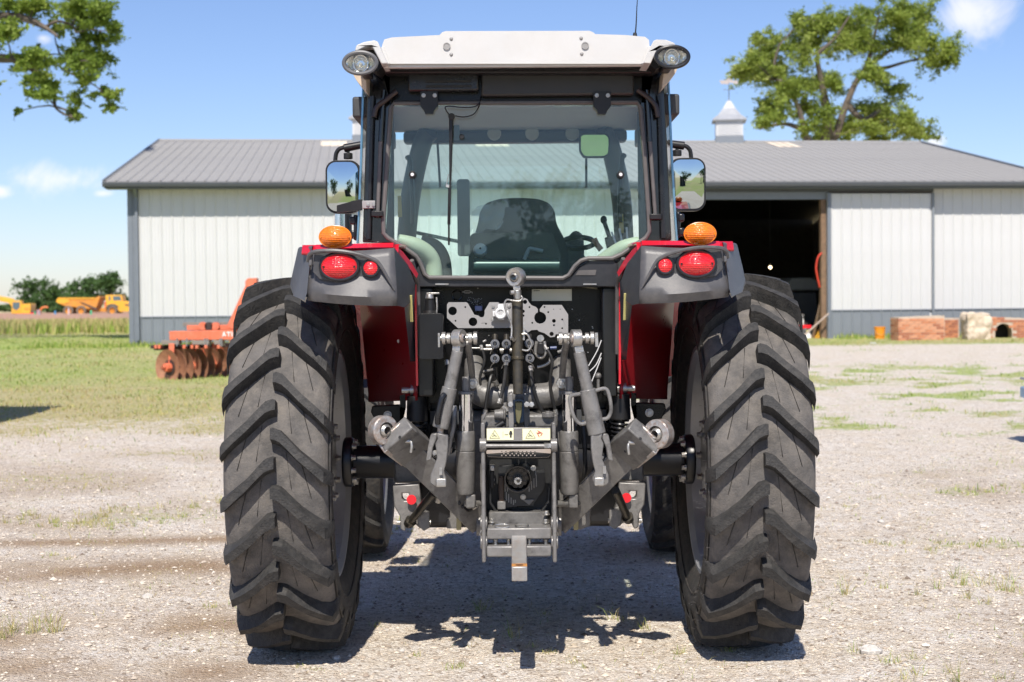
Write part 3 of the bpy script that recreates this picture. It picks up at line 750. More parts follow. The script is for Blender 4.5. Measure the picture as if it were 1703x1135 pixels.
part('gable_wall', MB().prism([(LW + .03, .1, ZE), (LW + .03, 2 * HALF - .6, ZE), (LW + .03, HALF, RZ - .2)], (.05, 0, 0)), barn_white, barn)
part('soffit', MB().bb(-OVL, LW + OVL, -OV + .02, .06, EZ - .19, EZ - .165), trim_gray, barn)
part('fascia', MB().bb(-OVL, LW + OVL, -OV - .01, -OV + .018, EZ - .20, EZ - .03), gutter_dark, barn)
part('gutter', MB().prism([(-OVL - .04, -OV - .012, EZ - .03), (-OVL - .04, -OV - .13, EZ - .03), (-OVL - .04, -OV - .135, EZ - .06), (-OVL - .04, -OV - .10, EZ - .15), (-OVL - .04, -OV - .012, EZ - .16)], (LW + 2 * OVL + .08, 0, 0)), gutter_dark, barn)
def on_roof(px, py):
    r = ray(px, py); r2 = Matrix.Rotation(-BA, 3, 'Z') @ r; o = Matrix.Rotation(-BA, 3, 'Z') @ (CAM - Vector((-10.73, 35.5, BZ)))
    # plane z = EZ + (y+OV) tan
    tn = math.tan(sl_ang); t = (EZ + (o.y + OV) * tn - o.z) / (r2.z - r2.y * tn); return o + r2 * t
for a, c in sky_cols:
    p = on_roof(a, 236); q = on_roof(c, 236); nk = max(1, round((q.x - p.x) / PW))
    for k in range(nk):
        xx = -OVL + (round((p.x + OVL) / PW) + k) * PW
        b = MB(); prof = [(.0, .03), (.015, .032), (.04, .032), (.055, .008), (.13, .008), (.14, .014), (.155, .014), (.165, .008), (.225, .008), (.235, .014), (.25, .014), (.26, .008), (.304, .008)]
        n = len(prof); y0, y1 = sl_len - 2.1, sl_len - .28
        b.add([(u, y0, z) for u, z in prof] + [(u, y1, z) for u, z in prof], [(i, i + 1, i + 1 + n, i + n) for i in range(n - 1)])
        o = link('skylight_panel', b.mesh('skylight_panel', skylight, 20), roof); o.location = (xx, -OV, EZ); o.rotation_euler = (sl_ang, 0, 0)
def cupola(px_l, px_r, lab):
    a = on_roof((px_l + px_r) / 2, 240); D = 53.5; k = D / F
    w = 46 * k; z0 = RZ - .55; x = a.x
    c = thing('cupola', lab, 'cupola', barn.matrix_world @ Vector((0, 0, 0)) if False else (-10.73 + x * math.cos(BA) - HALF * math.sin(BA), 35.5 + x * math.sin(BA) + HALF * math.cos(BA), BZ + z0), BA - R(12), 'roof cupolas')
    h = w / 2
    part('cupola_base', MB().bb(-h - .02, h + .02, -h - .02, h + .02, .1, .72), barn_gray, c, .01)
    bd = part('cupola_body', MB().bb(-h, h, -h, h, .72, 1.30), barn_white, c, .01)
    for k2 in range(9):
        for sgn, ax in ((-1, 0), (1, 0), (-1, 1)):
            z = .77 + k2 * .055
            b = MB()
            if ax == 0 and sgn < 0: b.bar((-h + .08, -h - .006, z), (h - .08, -h - .006, z), .012, .04)
            elif ax == 0: continue
            else: b.bar((-h - .006, -h + .08, z), (-h - .006, h - .08, z), .012, .04)
            part('louvre', b, barn_white, bd)
    e = h + .13
    prof = [(e, 1.29), (e, 1.34), (e * .66, 1.52), (e * .36, 1.78), (e * .13, 2.05), (.01, 2.12)]
    b = MB(); vs = []
    for r_, z in prof: vs += [(-r_, -r_, z), (r_, -r_, z), (r_, r_, z), (-r_, r_, z)]
    fs = [(3, 2, 1, 0)]
    for i in range(len(prof) - 1):
        for q in range(4): fs.append((i * 4 + q, i * 4 + (q + 1) % 4, i * 4 + 4 + (q + 1) % 4, i * 4 + 4 + q))
    part('cupola_roof', b.add(vs, fs), mat('cupola_roof', (.33, .34, .36), .4), c, 0, 0)
    return c
cu = cupola(1196, 1250, 'white louvred cupola with weather vane on the ridge right of the cab')
vane = mat('vane_grey', (.46, .40, .38), .5)
part('vane_pole', MB().cyl((0, 0, 2.1), (0, 0, 2.95), .018, .014, 8), trim_gray, cu)
part('vane_arms', MB().bar((-.22, 0, 2.5), (.22, 0, 2.5), .02, .02).bar((0, -.22, 2.5), (0, .22, 2.5), .02, .02), trim_gray, cu)
part('vane_figure', MB().plate([(-.3, 2.72), (-.05, 2.70), (.05, 2.76), (.32, 2.70), (.34, 2.82), (.1, 2.84), (.0, 2.95), (-.12, 2.84), (-.34, 2.86)], -.012, .024), vane, cu)
cupola(588, 640, 'white louvred cupola mostly hidden behind the left side of the tractor cab')

# ------------------------------------------------------------------ things in and at the barn doorway
def BL(u, v, z=0.): return Vector((-10.73 + u * math.cos(BA) - v * math.sin(BA), 35.5 + u * math.sin(BA) + v * math.cos(BA), BZ + z))
def rb(px, py, Yoff):     # pixel to a place behind (or before) the front wall
    r = ray(px, py); r2 = Matrix.Rotation(-BA, 3, 'Z') @ r; o = Matrix.Rotation(-BA, 3, 'Z') @ (CAM - Vector((-10.73, 35.5, BZ)))
    t = (Yoff - o.y) / r2.y; p = o + r2 * t; return p
van_paint = mat('van_paint', (.5, .48, .45), .35, coat=.4); dark_metal = mat('dark_metal', (.10, .102, .105), .4, dust=(.15, .14, .12), dustamt=.3)
def lit_bulb():
    em = bpy.data.materials.new('lamp_glow'); em.use_nodes = True; b = em.node_tree.nodes['Principled BSDF']
    b.inputs['Emission Color'].default_value = (1, .75, .45, 1); b.inputs['Emission Strength'].default_value = 6; b.inputs['Base Color'].default_value = (.8, .7, .6, 1)
    p = rb(1281, 445, 11); t = thing('work_lamp', 'small lit lamp glowing deep inside the dark barn', 'lamp', BL(p.x, 11, p.z), BA)
    part('bulb', MB().ell((0, 0, 0), (.055, .055, .055)), em, t)
    part('lamp_socket', MB().cyl((0, 0, .055), (0, 0, .16), .04), dark_metal, t)
    part('lamp_cord', MB().cyl((0, 0, .16), (0, 0, RZ - p.z - .35), .012), dark_metal, t)
lit_bulb()
def build_inside():
    # parked van: only its rear roof corner shows
    p0 = rb(1180, 530, 6); p1 = rb(1285, 470, 6)
    v = thing('parked_van', 'dusty grey van parked in the dark barn behind the right tyre', 'van', BL(p1.x - 1.9, 6.0), BA)
    body = MB().prism([(-1.0, -.0, .35), (1.0, 0, .35), (1.0, 0, 1.1), (.86, 0, 1.72), (.7, 0, 1.86), (-.7, 0, 1.86), (-.86, 0, 1.72), (-1.0, 0, 1.1)], (0, 4.4, 0))
    part('body', body, van_paint, v, .05)
    gl = mat('van_glass', (.02, .022, .025), .1)
    for a in (-1, 1): part('rear_window', MB().plate([(a * .08, 1.12), (a * .82, 1.12), (a * .72, 1.62), (a * .08, 1.62)], -.012, .01), gl, v)
    for a in (-.72, .72):
        for yy in (.8, 3.5): part('wheel', MB().cyl((a - .1, yy, .33), (a + .1, yy, .33), .33, .33, 18), rubber_side, v)
    for a in (-.9, .9): part('tail_light', MB().bb(a - .06, a + .06, -.03, .01, .85, 1.1), tag_red, v)
    # machine with a long curved hood
    p = rb(1312, 500, 5); q = rb(1362, 462, 5)
    mm = thing('covered_machine', 'dark machine with rounded grey hood just inside the barn', 'machine', BL(p.x, 5.0), BA)
    w = q.x - p.x; zt = q.z
    part('chassis', MB().bb(.1, w - .05, .1, 1.6, .3, zt - .5), dark_metal, mm, .03)
    part('hood', MB().prism([(0, 0, zt - .42), (.03, 0, zt - .1), (.12, 0, zt), (w - .25, 0, zt), (w - .06, 0, zt - .1), (w, 0, zt - .3), (w, 0, zt - .42)], (0, 1.7, 0)), mat('hood_grey', (.26, .26, .24), .6), mm, .03)
    for a in (.15, w - .25):
        for yy in (.3, 1.3): part('wheel', MB().cyl((a, yy, .28), (a + .16, yy, .28), .28, .28, 18), rubber_side, mm)
    part('mast', MB().bb(-.12, -.02, -.1, .0, .05, zt - .35), dark_metal, mm, .01)
    p = rb(1300, 530, 3); 
    g = thing('metal_cabinet', 'light grey metal cabinet beside the dark machine in the barn', 'cabinet', BL(p.x, 3.0), BA)
    part('carcass', MB().bb(-.16, .16, 0, .5, .05, 1.62), mat('cabinet', (.6, .6, .6), .45), g, .01); part('door', MB().bb(-.14, .14, -.02, -.002, .1, 1.56), mat('cabinet', (.3, .3, .3)), g, .006); part('handle', MB().bb(.08, .11, -.05, -.022, .8, 1.0), zinc, g)
    # jumble at the right door jamb
    b0 = rb(1323, 545, .9); o = part('plywood_board', MB().prism([(0, 0, 0), (.2, 0, 0), (.26, 0, .95), (.12, 0, .82), (.0, 0, .5)], (.0, .03, 0)), mat('plywood', (.62, .36, .13), .7, var=.12)); o.location = BL(b0.x - .1, .9); o.rotation_euler = (R(-6), 0, BA)
    tag(o, 'pale orange plywood offcut leaning beside the red toolbox in the doorway', 'board')
    c = rb(1337, 533, .8)
    tb = thing('toolbox', 'red topped black toolbox in the barn doorway', 'toolbox', BL(c.x, .8), BA)
    part('box', MB().bb(-.19, .19, -.12, .12, .02, .36), dark_metal, tb, .012); part('lid', MB().bb(-.20, .20, -.13, .13, .362, .47), tag_red, tb, .015); part('handle', MB().tube([(-.09, 0, .47), (-.09, 0, .52), (.09, 0, .52), (.09, 0, .47)], .012, 6), dark_metal, tb); part('latch', MB().bb(-.025, .025, -.14, -.122, .30, .38), zinc, tb)
    jug = mat('jug_white', (.72, .72, .68), .5)
    for cx, cy, zz, s_, lab in ((c.x - .1, .85, .475, 1, 'white plastic jug standing on the red toolbox'), (c.x + .02, .55, 0, 1.15, 'cream plastic jug on the barn floor before the toolbox')):
        j = thing('jug', lab, 'jug', BL(cx, cy - .05, zz), BA, 'plastic jugs in the doorway')
        part('body', MB().lathe([(0, .0), (0, .09 * s_), (.13 * s_, .1 * s_), (.18 * s_, .07 * s_), (.22 * s_, .028 * s_), (.24 * s_, .028 * s_)], (0, 0, 0), (0, 0, 1), 18), jug, j); part('cap', MB().cyl((0, 0, .24 * s_), (0, 0, .275 * s_), .033 * s_, None, 14), jug if zz else label_yellow, j)
    tr = rb(1343, 515, .7)
    st = thing('jack_stand', 'small steel A-frame stand behind the toolbox', 'stand', BL(tr.x, 1.25), BA)
    for a in (-1, 1): part('leg', MB().bar((a * .13, 0, 0), (a * .02, 0, .72), .035, .035), zinc, st)
    part('head', MB().bb(-.05, .05, -.03, .03, .72, .80), zinc, st)
    # planks and poles against the post
    def rod(name, lab, a, b_, r0, r1, mt, flat=False, cat='pole'):
        A = BL(*a); B = BL(*b_); bb = MB()
        if flat: bb.bar((0, 0, 0), B - A, r0, r1)
        else: bb.tube([(0, 0, 0), (B - A) * .5, B - A], [r0, (r0 + r1) / 2, r1], 10)
        o = part(name, bb, mt); o.location = A; tag(o, lab, cat)
    q0 = rb(1351, 545, .5); q1 = rb(1366, 490, .25)
    rod('plank', 'weathered plank leaning on the barn door post', (q0.x, .5, .02), (q1.x, .12, q1.z), .09, .03, mat('old_wood', (.26, .18, .12), .85, var=.25), True, 'plank')
    q0 = rb(1327, 561, -.6); q1 = rb(1379, 522, -.35)
    rod('long_pole', 'long pale wooden pole slanting out of the barn doorway', (q0.x, -.6, .03), (q1.x, -.3, q1.z), .03, .025, mat('pale_wood', (.42, .33, .27), .8, var=.15))
    q0 = rb(1358, 553, .3)
    o = part('yellow_ramp', MB().prism([(0, 0, 0), (.30, 0, 0), (.30, 0, .34), (.18, 0, .33)], (0, .35, 0)), mat('ramp_yellow', (.62, .33, .03), .5, var=.15), None, .01); o.location = BL(q0.x - .05, .15, .01); o.rotation_euler = (0, 0, BA); tag(o, 'yellow orange wedge shaped block at the foot of the door post', 'block')
    pts = [rb(x, y, .0) for x, y in ((1367, 421), (1361, 428), (1358, 445), (1360, 458), (1363, 470), (1365, 478))]
    hz = MB().tube([BL(p.x - .02, -.06 + .02 * i, p.z) for i, p in enumerate(pts)], .028, 8, smooth=4); h = part('red_hose', hz, mat('hose_red', (.62, .06, .03), .45)); tag(h, 'red air hose looped on the barn door post', 'hose')
build_inside()

# ------------------------------------------------------------------ bucket, brickwork, stone at the right wall
def gp(px, py):
    r = ray(px, py); t = -HC / r.z
    for _ in range(6):
        p = CAM + r * t; t = -(HC - float(gz(p.x, p.y))) / r.z
    return CAM + r * t
brick_m = [mat('brick_%s' % n, c, .9, var=.22, scale=9, bump=.3, bscale=40) for n, c in (('orange', (.52, .215, .11)), ('pale', (.58, .29, .17)), ('dark', (.38, .15, .085)))]
mortar = mat('mortar', (.52, .42, .33), .95, var=.15)
def brick_block(name, lab, loc, rz, w, dp, h, slope=0., tone=(0, 1, 1, 2), arch=None):
    t = thing(name, lab, 'brickwork', loc, rz, 'salvaged brickwork by the barn')
    core = MB()
    if arch is None: core.prism([(-w / 2 + .012, .012, 0), (w / 2 - .012, .012, 0), (w / 2 - .012, .012, h - slope - .005), (-w / 2 + .012, .012, h - .005)], (0, dp - .024, 0))
    else:
        ax, ar, az = arch
        out = [(-w / 2 + .012, 0), (ax - ar, 0)] + [(ax + ar * math.cos(R(180 - 18 * k)), az + ar * math.sin(R(180 - 18 * k))) for k in range(11)] + [(ax + ar, 0), (w / 2 - .012, 0), (w / 2 - .012, h - slope - .005), (-w / 2 + .012, h - .005)]
        core.plate(out, .012, dp - .024)
    part('mortar_core', core, mortar, t)
    bl, bh, bd = .215, .068, .095; meshes = [MB().box((0, 0, 0), (bl, bd, bh)).mesh('brick', mm, 0) for mm in brick_m]
    halves = [MB().box((0, 0, 0), (bl / 2 - .006, bd, bh)).mesh('brick', mm, 0) for mm in brick_m]
    r2 = random.Random(len(lab)); nz = int(h / .078)
    def put(me, x, y, z, rot=0.):
        o = link('brick', me, t); o.location = (x, y + r2.uniform(-.004, .004), z); o.rotation_euler = (0, 0, rot + r2.uniform(-.01, .01))
    for c in range(nz):
        z = .039 + c * .078; off = .1125 * (c % 2)
        x = -w / 2 + .11
        nx = int(w / .225)
        for k in range(nx + 1):
            xx = -w / 2 + .11 + k * .225 - off
            if xx - .1 < -w / 2 - .02: xx += .055; me = halves
            elif xx + .1 > w / 2 + .02: xx -= .055; me = halves; 
            else: me = meshes
            if xx + .05 > w / 2: continue
            if z + .03 > h - slope * (xx / w + .5): continue
            if arch and abs(xx - arch[0]) < arch[1] + (.05 if z > arch[2] else .1) and (z < arch[2] or math.hypot(xx - arch[0], z - arch[2]) < arch[1] + .05): continue
            put(me[r2.choice(tone)], xx, .047, z)
        ny = int(dp / .225)
        for k in range(ny):
            for sx in (-1, 1):
                if z + .03 > h - (slope if sx > 0 else 0): continue
                put(meshes[r2.choice(tone)], sx * (w / 2 - .047), .2 + k * .225 + off * .5 - .03, z, math.pi / 2)
    return t
p = gp(1484, 565); q = gp(1575, 563); k = (p.y + DC) / F
brick_block('brick_block', 'low block of orange brickwork on the grass beside the orange bucket', (gp(1533, 566).x, gp(1533, 566).y - .0, float(gz(0, p.y))), R(8), 80 * k, .62, .66, -.04)
p2 = gp(1600, 563); k2 = (p2.y + DC) / F
ba = brick_block('brick_arch', 'dark red brick arch fragment right of the big pale stone', (W(1694, 560, p2.y - .1).x, p2.y - .1, float(gz(0, p2.y))), R(-4), 2.35, .5, .66, .12, (0, 2, 2), (-.42, .24, .2))
part('arch_shade_sheet', MB().bb(-.72, -.12, .44, .47, 0, .5), mat('arch_shade_black', (.008, .008, .008), .95), ba)  # black sheet at the back, its colour stands for the shade in the hole
brick_block('brick_pier', 'leaning piece of red brickwork left of the big pale stone', (gp(1594, 563).x, p2.y + .7, float(gz(0, p2.y))), R(24), .62, .5, .60, 0, (0, 2, 2))
def rock():
    p = gp(1629, 565); k = (p.y + DC) / F; b = MB(); rr = random.Random(4)
    w, h, d = 40 * k, 45 * k, .6
    nx, ny, nz = 9, 6, 9
    b.box((0, d / 2, h / 2), (w, d, h)); o = part('stone_block', b, mat('limestone', (.55, .44, .32), .95, var=.35, scale=3.5, bump=.7, bscale=9, dust=(.66, .6, .5), dustamt=.8))
    s = o.modifiers.new('subdivision', 'SUBSURF'); s.subdivision_type = 'SIMPLE'; s.levels = s.render_levels = 5
    bv = o.modifiers.new('round', 'SMOOTH'); bv.iterations = 6; bv.factor = .5
    tx = bpy.data.textures.new('rock', 'CLOUDS'); tx.noise_scale = .35; tx.noise_depth = 5
    dm = o.modifiers.new('rough', 'DISPLACE'); dm.texture = tx; dm.strength = .22; dm.mid_level = .5
    o.location = (p.x, p.y, float(gz(p.x, p.y)) - .03); tag(o, 'big upright block of rough pale limestone between the brick pieces', 'stone block')
rock()
def bucket():
    p = gp(1463, 564); k = (p.y + DC) / F
    t = thing('bucket', 'bright orange plastic bucket standing left of the brick block', 'bucket', (p.x, p.y, float(gz(p.x, p.y))))
    r = 9 * k; h = 20 * k
    part('body', MB().lathe([(0, 0), (0, r * .86), (h, r), (h, r * .94), (.02, r * .8), (.02, 0)], (0, 0, 0), (0, 0, 1), 24), mat('bucket_orange', (.85, .30, .02), .45, var=.05), t)
    part('rim', MB().lathe([(h - .03, r * 1.0), (h - .03, r * 1.06), (h + .005, r * 1.06), (h + .005, r * .95)], (0, 0, 0), (0, 0, 1), 24), MATS['bucket_orange'], t)
    part('bail', MB().tube([(-r * 1.05, 0, h * .85), (-r * .8, -r * .8, h * .5), (0, -r * 1.2, h * .35), (r * .8, -r * .8, h * .5), (r * 1.05, 0, h * .85)], .006, 6, smooth=4), zinc, t)
bucket()
p = gp(1580, 562)
o = part('stone_post', MB().lathe([(0, .0), (0, .07), (.2, .065), (.32, .075), (.36, .05), (.37, 0)], (0, 0, 0), (0, 0, 1), 10), MATS['limestone'] if 'limestone' in MATS else mortar); o.location = (p.x, p.y, float(gz(p.x, p.y))); tag(o, 'short white stone stub in the grass at the end of the brick block', 'stone')
p = gp(1452, 572)
o = part('scrap_board', MB().box((0, 0, .02), (.16, .06, .03)), barn_white, None, .005); o.location = (p.x, p.y, float(gz(p.x, p.y))); o.rotation_euler = (0, 0, -.5); tag(o, 'small white scrap lying on the grass before the sliding door', 'scrap')

# ------------------------------------------------------------------ trees
leaf_big = island_mat('leaves_oak', [(0, (.13, .19, .03)), (.4, (.26, .34, .06)), (.75, (.38, .45, .10)), (1, (.50, .53, .18))], .55, .45, .22)
leaf_left = island_mat('leaves_left', [(0, (.09, .15, .024)), (.4, (.20, .29, .045)), (.75, (.32, .41, .075)), (1, (.46, .52, .14))], .55, .45, .3)
leaf_far = island_mat('leaves_far', [(0, (.04, .085, .025)), (.5, (.075, .14, .04)), (.85, (.12, .19, .06)), (1, (.17, .19, .09))], .7, .25, .1)
bark = mat('bark', (.125, .10, .08), .95, var=.35, scale=4, bump=.8, bscale=12)
def leaf_mesh(name, cl, n, size, mt, seed=1, twigs=16, wood=None, up=.35):
    """cl: clumps (centre, radii); every clump is a spray of drooping twigs, the leaves sit along them"""
    r = np.random.default_rng(seed); vol = np.array([(c[1][0] * c[1][1] * c[1][2]) ** .66 for c in cl]); cnt = np.maximum(8, (n * vol / vol.sum()).astype(int))
    C = []
    for (c, rad), k in zip(cl, cnt):
        rad = np.array(rad); c = np.array(c)
        d = r.normal(size=(twigs, 3)); d[:, 2] += up * .5; d /= np.linalg.norm(d, axis=1)[:, None]
        s0 = r.normal(size=(twigs, 3)) * .28; ln = .6 + .95 * r.random((twigs, 1))
        side = r.normal(size=(twigs, 3)) * .35
        j = r.integers(0, twigs, k); t = r.random((k, 1)) ** .7
        P0 = s0[j] + d[j] * ln[j] * t + side[j] * t * t; P0[:, 2] -= .28 * t[:, 0] ** 2 * ln[j][:, 0]
        P0 += r.normal(size=(k, 3)) * (.08 + .16 * r.random((k, 1)))
        C.append(c + P0 * rad)
        if wood is not None:
            for q in range(twigs):
                pts = []
                for tt in (0, .5, 1.):
                    p_ = s0[q] + d[q] * ln[q] * tt + side[q] * tt * tt; p_[2] -= .28 * tt * tt * ln[q, 0]; pts.append(tuple(c + p_ * rad))
                w_ = .012 * float(rad.mean()) + .006; wood.tube(pts, [w_, w_ * .6, w_ * .25], 4)
    P = np.concatenate(C); m_ = len(P)
    a = r.normal(size=(m_, 3)); a[:, 2] *= .7; a /= np.linalg.norm(a, axis=1)[:, None]
    b = np.cross(a, r.normal(size=(m_, 3))); b /= np.linalg.norm(b, axis=1)[:, None]
    s = size * (.5 + 1.1 * r.random((m_, 1)) ** 2)
    V = np.stack([P - a * s, P + b * s * .55 - a * s * .1, P + a * s, P - b * s * .55 - a * s * .1], 1).reshape(-1, 3)
    f = (np.arange(m_) * 4)[:, None] + np.array([[0, 1, 2, 3]])
    return np_mesh(name, V, f, mt)
def pixel_tree(name, lab, Y, ox, oy, sc, clumps, limbs, n, size, mt, base, depth, extra=(), seed=1):
    rr = random.Random(seed); k = (Y + DC) / F
    t = thing(name, lab, 'tree', base); b0 = Vector(base)
    cl = []
    for x, y, rx, ry in clumps:
        p = W(ox + x / sc, oy + y / sc, Y); a = rx / sc * k; b_ = ry / sc * k
        cl.append((tuple(p - b0 + Vector((0, rr.uniform(-depth, depth), 0))), (a, max(a, b_) * 1.1, b_)))
    for c, rad in extra: cl.append((tuple(Vector(c) - b0), rad))
    tb = MB(); lb = MB()
    for i, (pts, r0, r1) in enumerate(limbs):
        q = []
        for j, pt in enumerate(pts):
            p = Vector(pt) if len(pt) == 3 else W(ox + pt[0] / sc, oy + pt[1] / sc, Y) + Vector((0, rr.uniform(-1, 1) * depth * .4 * j / len(pts), 0))
            q.append(p - b0)
        rs = [r0 + (r1 - r0) * j / (len(q) - 1) for j in range(len(q))]
        (tb if i == 0 else lb).tube(q, rs, 8, smooth=4)
        # twigs towards nearby clumps
        tip = q[-1]
    for c, rad in cl:       # a branch into every clump from the nearest limb vertex below it
        best = min(lb.v, key=lambda v: (Vector(v) - Vector(c)).length + max(0, v[2] - c[2]) * 1.5)
        v0 = Vector(best); v1 = Vector(c); d = (v1 - v0).length
        mid = (v0 + v1) / 2 + Vector((rr.uniform(-.1, .1) * d, rr.uniform(-.1, .1) * d, .08 * d))
        lb.tube([v0, mid, v1], [.009 * d + .025, .006 * d + .015, .01], 5, smooth=3)
    crown = leaf_mesh('crown', cl[:len(clumps)], n, size, mt, seed, 20, lb)
    part('trunk', tb, bark, t); part('limbs', lb, bark, t); part('crown', crown, None, t)
    if extra: part('crown', leaf_mesh('crown', cl[len(clumps):], n // 5, size * 2.4, mt, seed + 1), None, t)
    return t
BT = [(520,100,60,60),(640,90,80,60),(760,70,60,50),(600,190,110,70),(400,230,90,70),(330,290,90,60),(200,390,80,50),(330,390,100,60),(420,330,80,60),(850,130,90,80),(930,40,60,50),(1000,110,80,60),(860,230,120,70),(1000,200,80,70),(1120,200,90,90),(1180,90,70,80),(1130,300,80,70),(1260,290,60,60),(1210,350,60,40),(1000,380,50,50),(700,420,120,60),(840,430,70,60),(470,450,80,70),(420,530,90,60),(350,560,80,60),(330,640,80,50),(290,680,50,30),(590,540,70,60),(600,620,70,50),(540,700,60,40),(690,700,80,50),(800,650,80,60),(840,700,70,40),(960,560,90,70),(1010,480,70,50),(940,600,80,50),(1030,640,90,60),(1120,620,90,60),(1150,690,90,40),(1000,700,80,40),(1200,680,40,30),(660,470,60,50),(520,300,60,70),(140,420,50,40),(260,250,60,40),(920,10,50,40),(1290,320,40,50),(640,120,70,60),(950,150,80,60),(760,200,50,60)]
by = 76.0; bt = W(1170 + 640 / 3.195, 300, by)
pixel_tree('oak_tree', 'tall spreading oak behind the right half of the barn roof', by, 1170, 0, 3.195, BT,
    [([(bt.x, by, -.4), (bt.x, by, 4), (650, 760), (655, 620), (655, 520)], .42, .24), ([(640, 800), (700, 720), (760, 550), (850, 380), (960, 290), (1100, 220)], .27, .05), ([(600, 800), (545, 720), (510, 570), (400, 440), (230, 420)], .23, .045),
     ([(655, 560), (620, 400), (600, 300), (680, 220), (760, 100)], .2, .035), ([(760, 550), (850, 640), (960, 580), (1100, 640)], .2, .06), ([(540, 700), (430, 660), (290, 690)], .16, .05), ([(860, 370), (900, 250), (920, 80)], .17, .04), ([(870, 350), (960, 360), (1100, 320), (1250, 300)], .13, .04), ([(420, 450), (370, 360), (400, 240)], .12, .04), ([(1000, 270), (1130, 180), (1180, 80)], .12, .03)],
    100000, .082, leaf_big, (bt.x, by, -.45), 3.0, seed=5)
LT = [(100,50,130,60),(300,40,140,60),(500,60,120,70),(650,60,120,80),(800,60,80,80),(700,170,130,80),(850,150,90,80),(900,260,70,70),(750,300,90,60),(600,270,80,80),(180,230,60,40),(60,290,80,80),(200,320,80,70),(120,430,110,60),(270,430,80,80),(400,500,110,70),(450,380,90,60),(560,400,100,60),(680,420,90,70),(800,460,80,60),(700,530,90,60),(850,560,60,60),(330,600,70,60),(350,680,70,50),(320,770,50,30),(450,700,90,60),(500,790,90,50),(590,780,60,50),(680,620,70,60),(760,690,80,50),(860,740,60,50),(840,820,50,40),(880,860,25,25),(530,870,60,40),(610,930,40,40),(240,500,80,50),(0,830,25,30),(330,150,80,40)]
ly = 41.0; lt = W(-560, 300, ly)
rr_ = random.Random(9); ex = []
for k in range(46):     # the rest of the crown, out of the picture
    a = rr_.uniform(0, 6.28); q = rr_.random() ** .5
    c = (lt.x + 9.5 * q * math.cos(a), ly + 8 * q * math.sin(a), 11.5 + rr_.uniform(-3.5, 6) * (1 - .5 * q))
    if c[0] > W(-80, 0, c[1]).x and c[2] < W(0, -120, c[1]).z: continue
    ex.append((c, (2.2, 2.2, 1.5)))
pixel_tree('shade_tree', 'leafy tree reaching into the sky at the upper left corner', ly, 0, 0, 4.73, LT,
    [([(lt.x, ly, -.1), (lt.x + .1, ly, 4), (lt.x + .4, ly, 8), (lt.x + .3, ly, 12)], .6, .3), ([(lt.x + .4, ly, 7.5), (-1400, 300), (-500, 130), (0, 135), (200, 150), (360, 220), (490, 310)], .26, .035), ([(lt.x + .3, ly, 6.5), (-1500, 700), (-600, 450), (0, 455), (130, 480), (280, 570), (400, 700), (480, 870), (620, 950)], .22, .02),
     ([(360, 215), (450, 170), (540, 185), (600, 260)], .06, .02), ([(lt.x + .3, ly, 9), (-900, -300), (-200, -120), (400, -40), (700, 40)], .2, .03), ([(lt.x, ly, 8), (lt.x - 4, ly + 2, 11), (lt.x - 7, ly + 3, 12)], .2, .06), ([(lt.x, ly, 9), (lt.x - 1, ly - 4, 13), (lt.x, ly - 6, 14)], .2, .06), ([(lt.x, ly, 10), (lt.x + 1, ly + 3, 14), (lt.x + 2, ly + 6, 15)], .2, .06), ([(520, 560), (640, 620), (760, 690), (870, 850)], .035, .012)],
    48000, .052, leaf_left, (lt.x, ly, .0), 1.6, ex, seed=11)
# trees on the far horizon at the left, each with trunk and crown
def far_tree(px, top, w, Y, seed, lab, base=523):
    p = W(px, base, Y); k = (Y + DC) / F; h = (base - top) * k; ww = w * k; rr = random.Random(seed)
    t = thing('field_tree', lab, 'tree', (p.x, Y, float(gz(p.x, Y)) - .2), 0, 'trees on the horizon')
    cl = []
    for q in range(10):
        a = rr.uniform(0, 6.28); u = rr.random() ** .5
        zc = h * rr.uniform(.3, .86); lim = math.sqrt(max(.1, 1 - ((zc / h - .5) / .55) ** 2))
        cl.append(((ww * .38 * u * math.cos(a) * lim, ww * .38 * u * math.sin(a) * lim, zc), (ww * .22, ww * .22, h * .15)))
    tb = MB().tube([(0, 0, -.3), (.1, 0, h * .35), (-.1, .1, h * .7)], [ww * .05, ww * .035, ww * .01], 7, smooth=2)
    for c, r_ in cl[:6]: tb.tube([(0, 0, h * .3), tuple(Vector(c) * .6 + Vector((0, 0, h * .14))), c], [ww * .02, ww * .013, .03], 5)
    part('trunk', tb, bark, t); part('crown', leaf_mesh('crown', cl, 2600, .024 * ww + .12, leaf_far, seed), None, t)
far = [(48, 462, 46, 250, 'round green tree left of the excavator cab on the horizon'), (80, 464, 44, 262, 'green tree right of the excavator on the horizon'), (106, 470, 38, 270, 'brownish green tree behind the dump truck tail on the horizon'), (135, 458, 48, 255, 'broad green tree over the dump truck bed on the horizon'), (162, 455, 44, 268, 'tree rising between the bed and the cab of the dump truck'), (186, 451, 44, 252, 'tallest dark tree over the dump truck cab on the horizon'),
       (88, 497, 40, 236, 'low bush right of the excavator at the field edge'), (200, 490, 34, 262, 'small tree at the barn corner on the horizon'), (8, 508, 44, 300, 'low bush under the excavator boom at the left edge'), (118, 490, 40, 240, 'low bush under the dump truck bed at the field edge'), (60, 495, 34, 240, 'low bush behind the excavator at the field edge')]
for i, (px, tp, w, Y, lab) in enumerate(far): far_tree(px, tp, w, Y, 100 + i, lab)
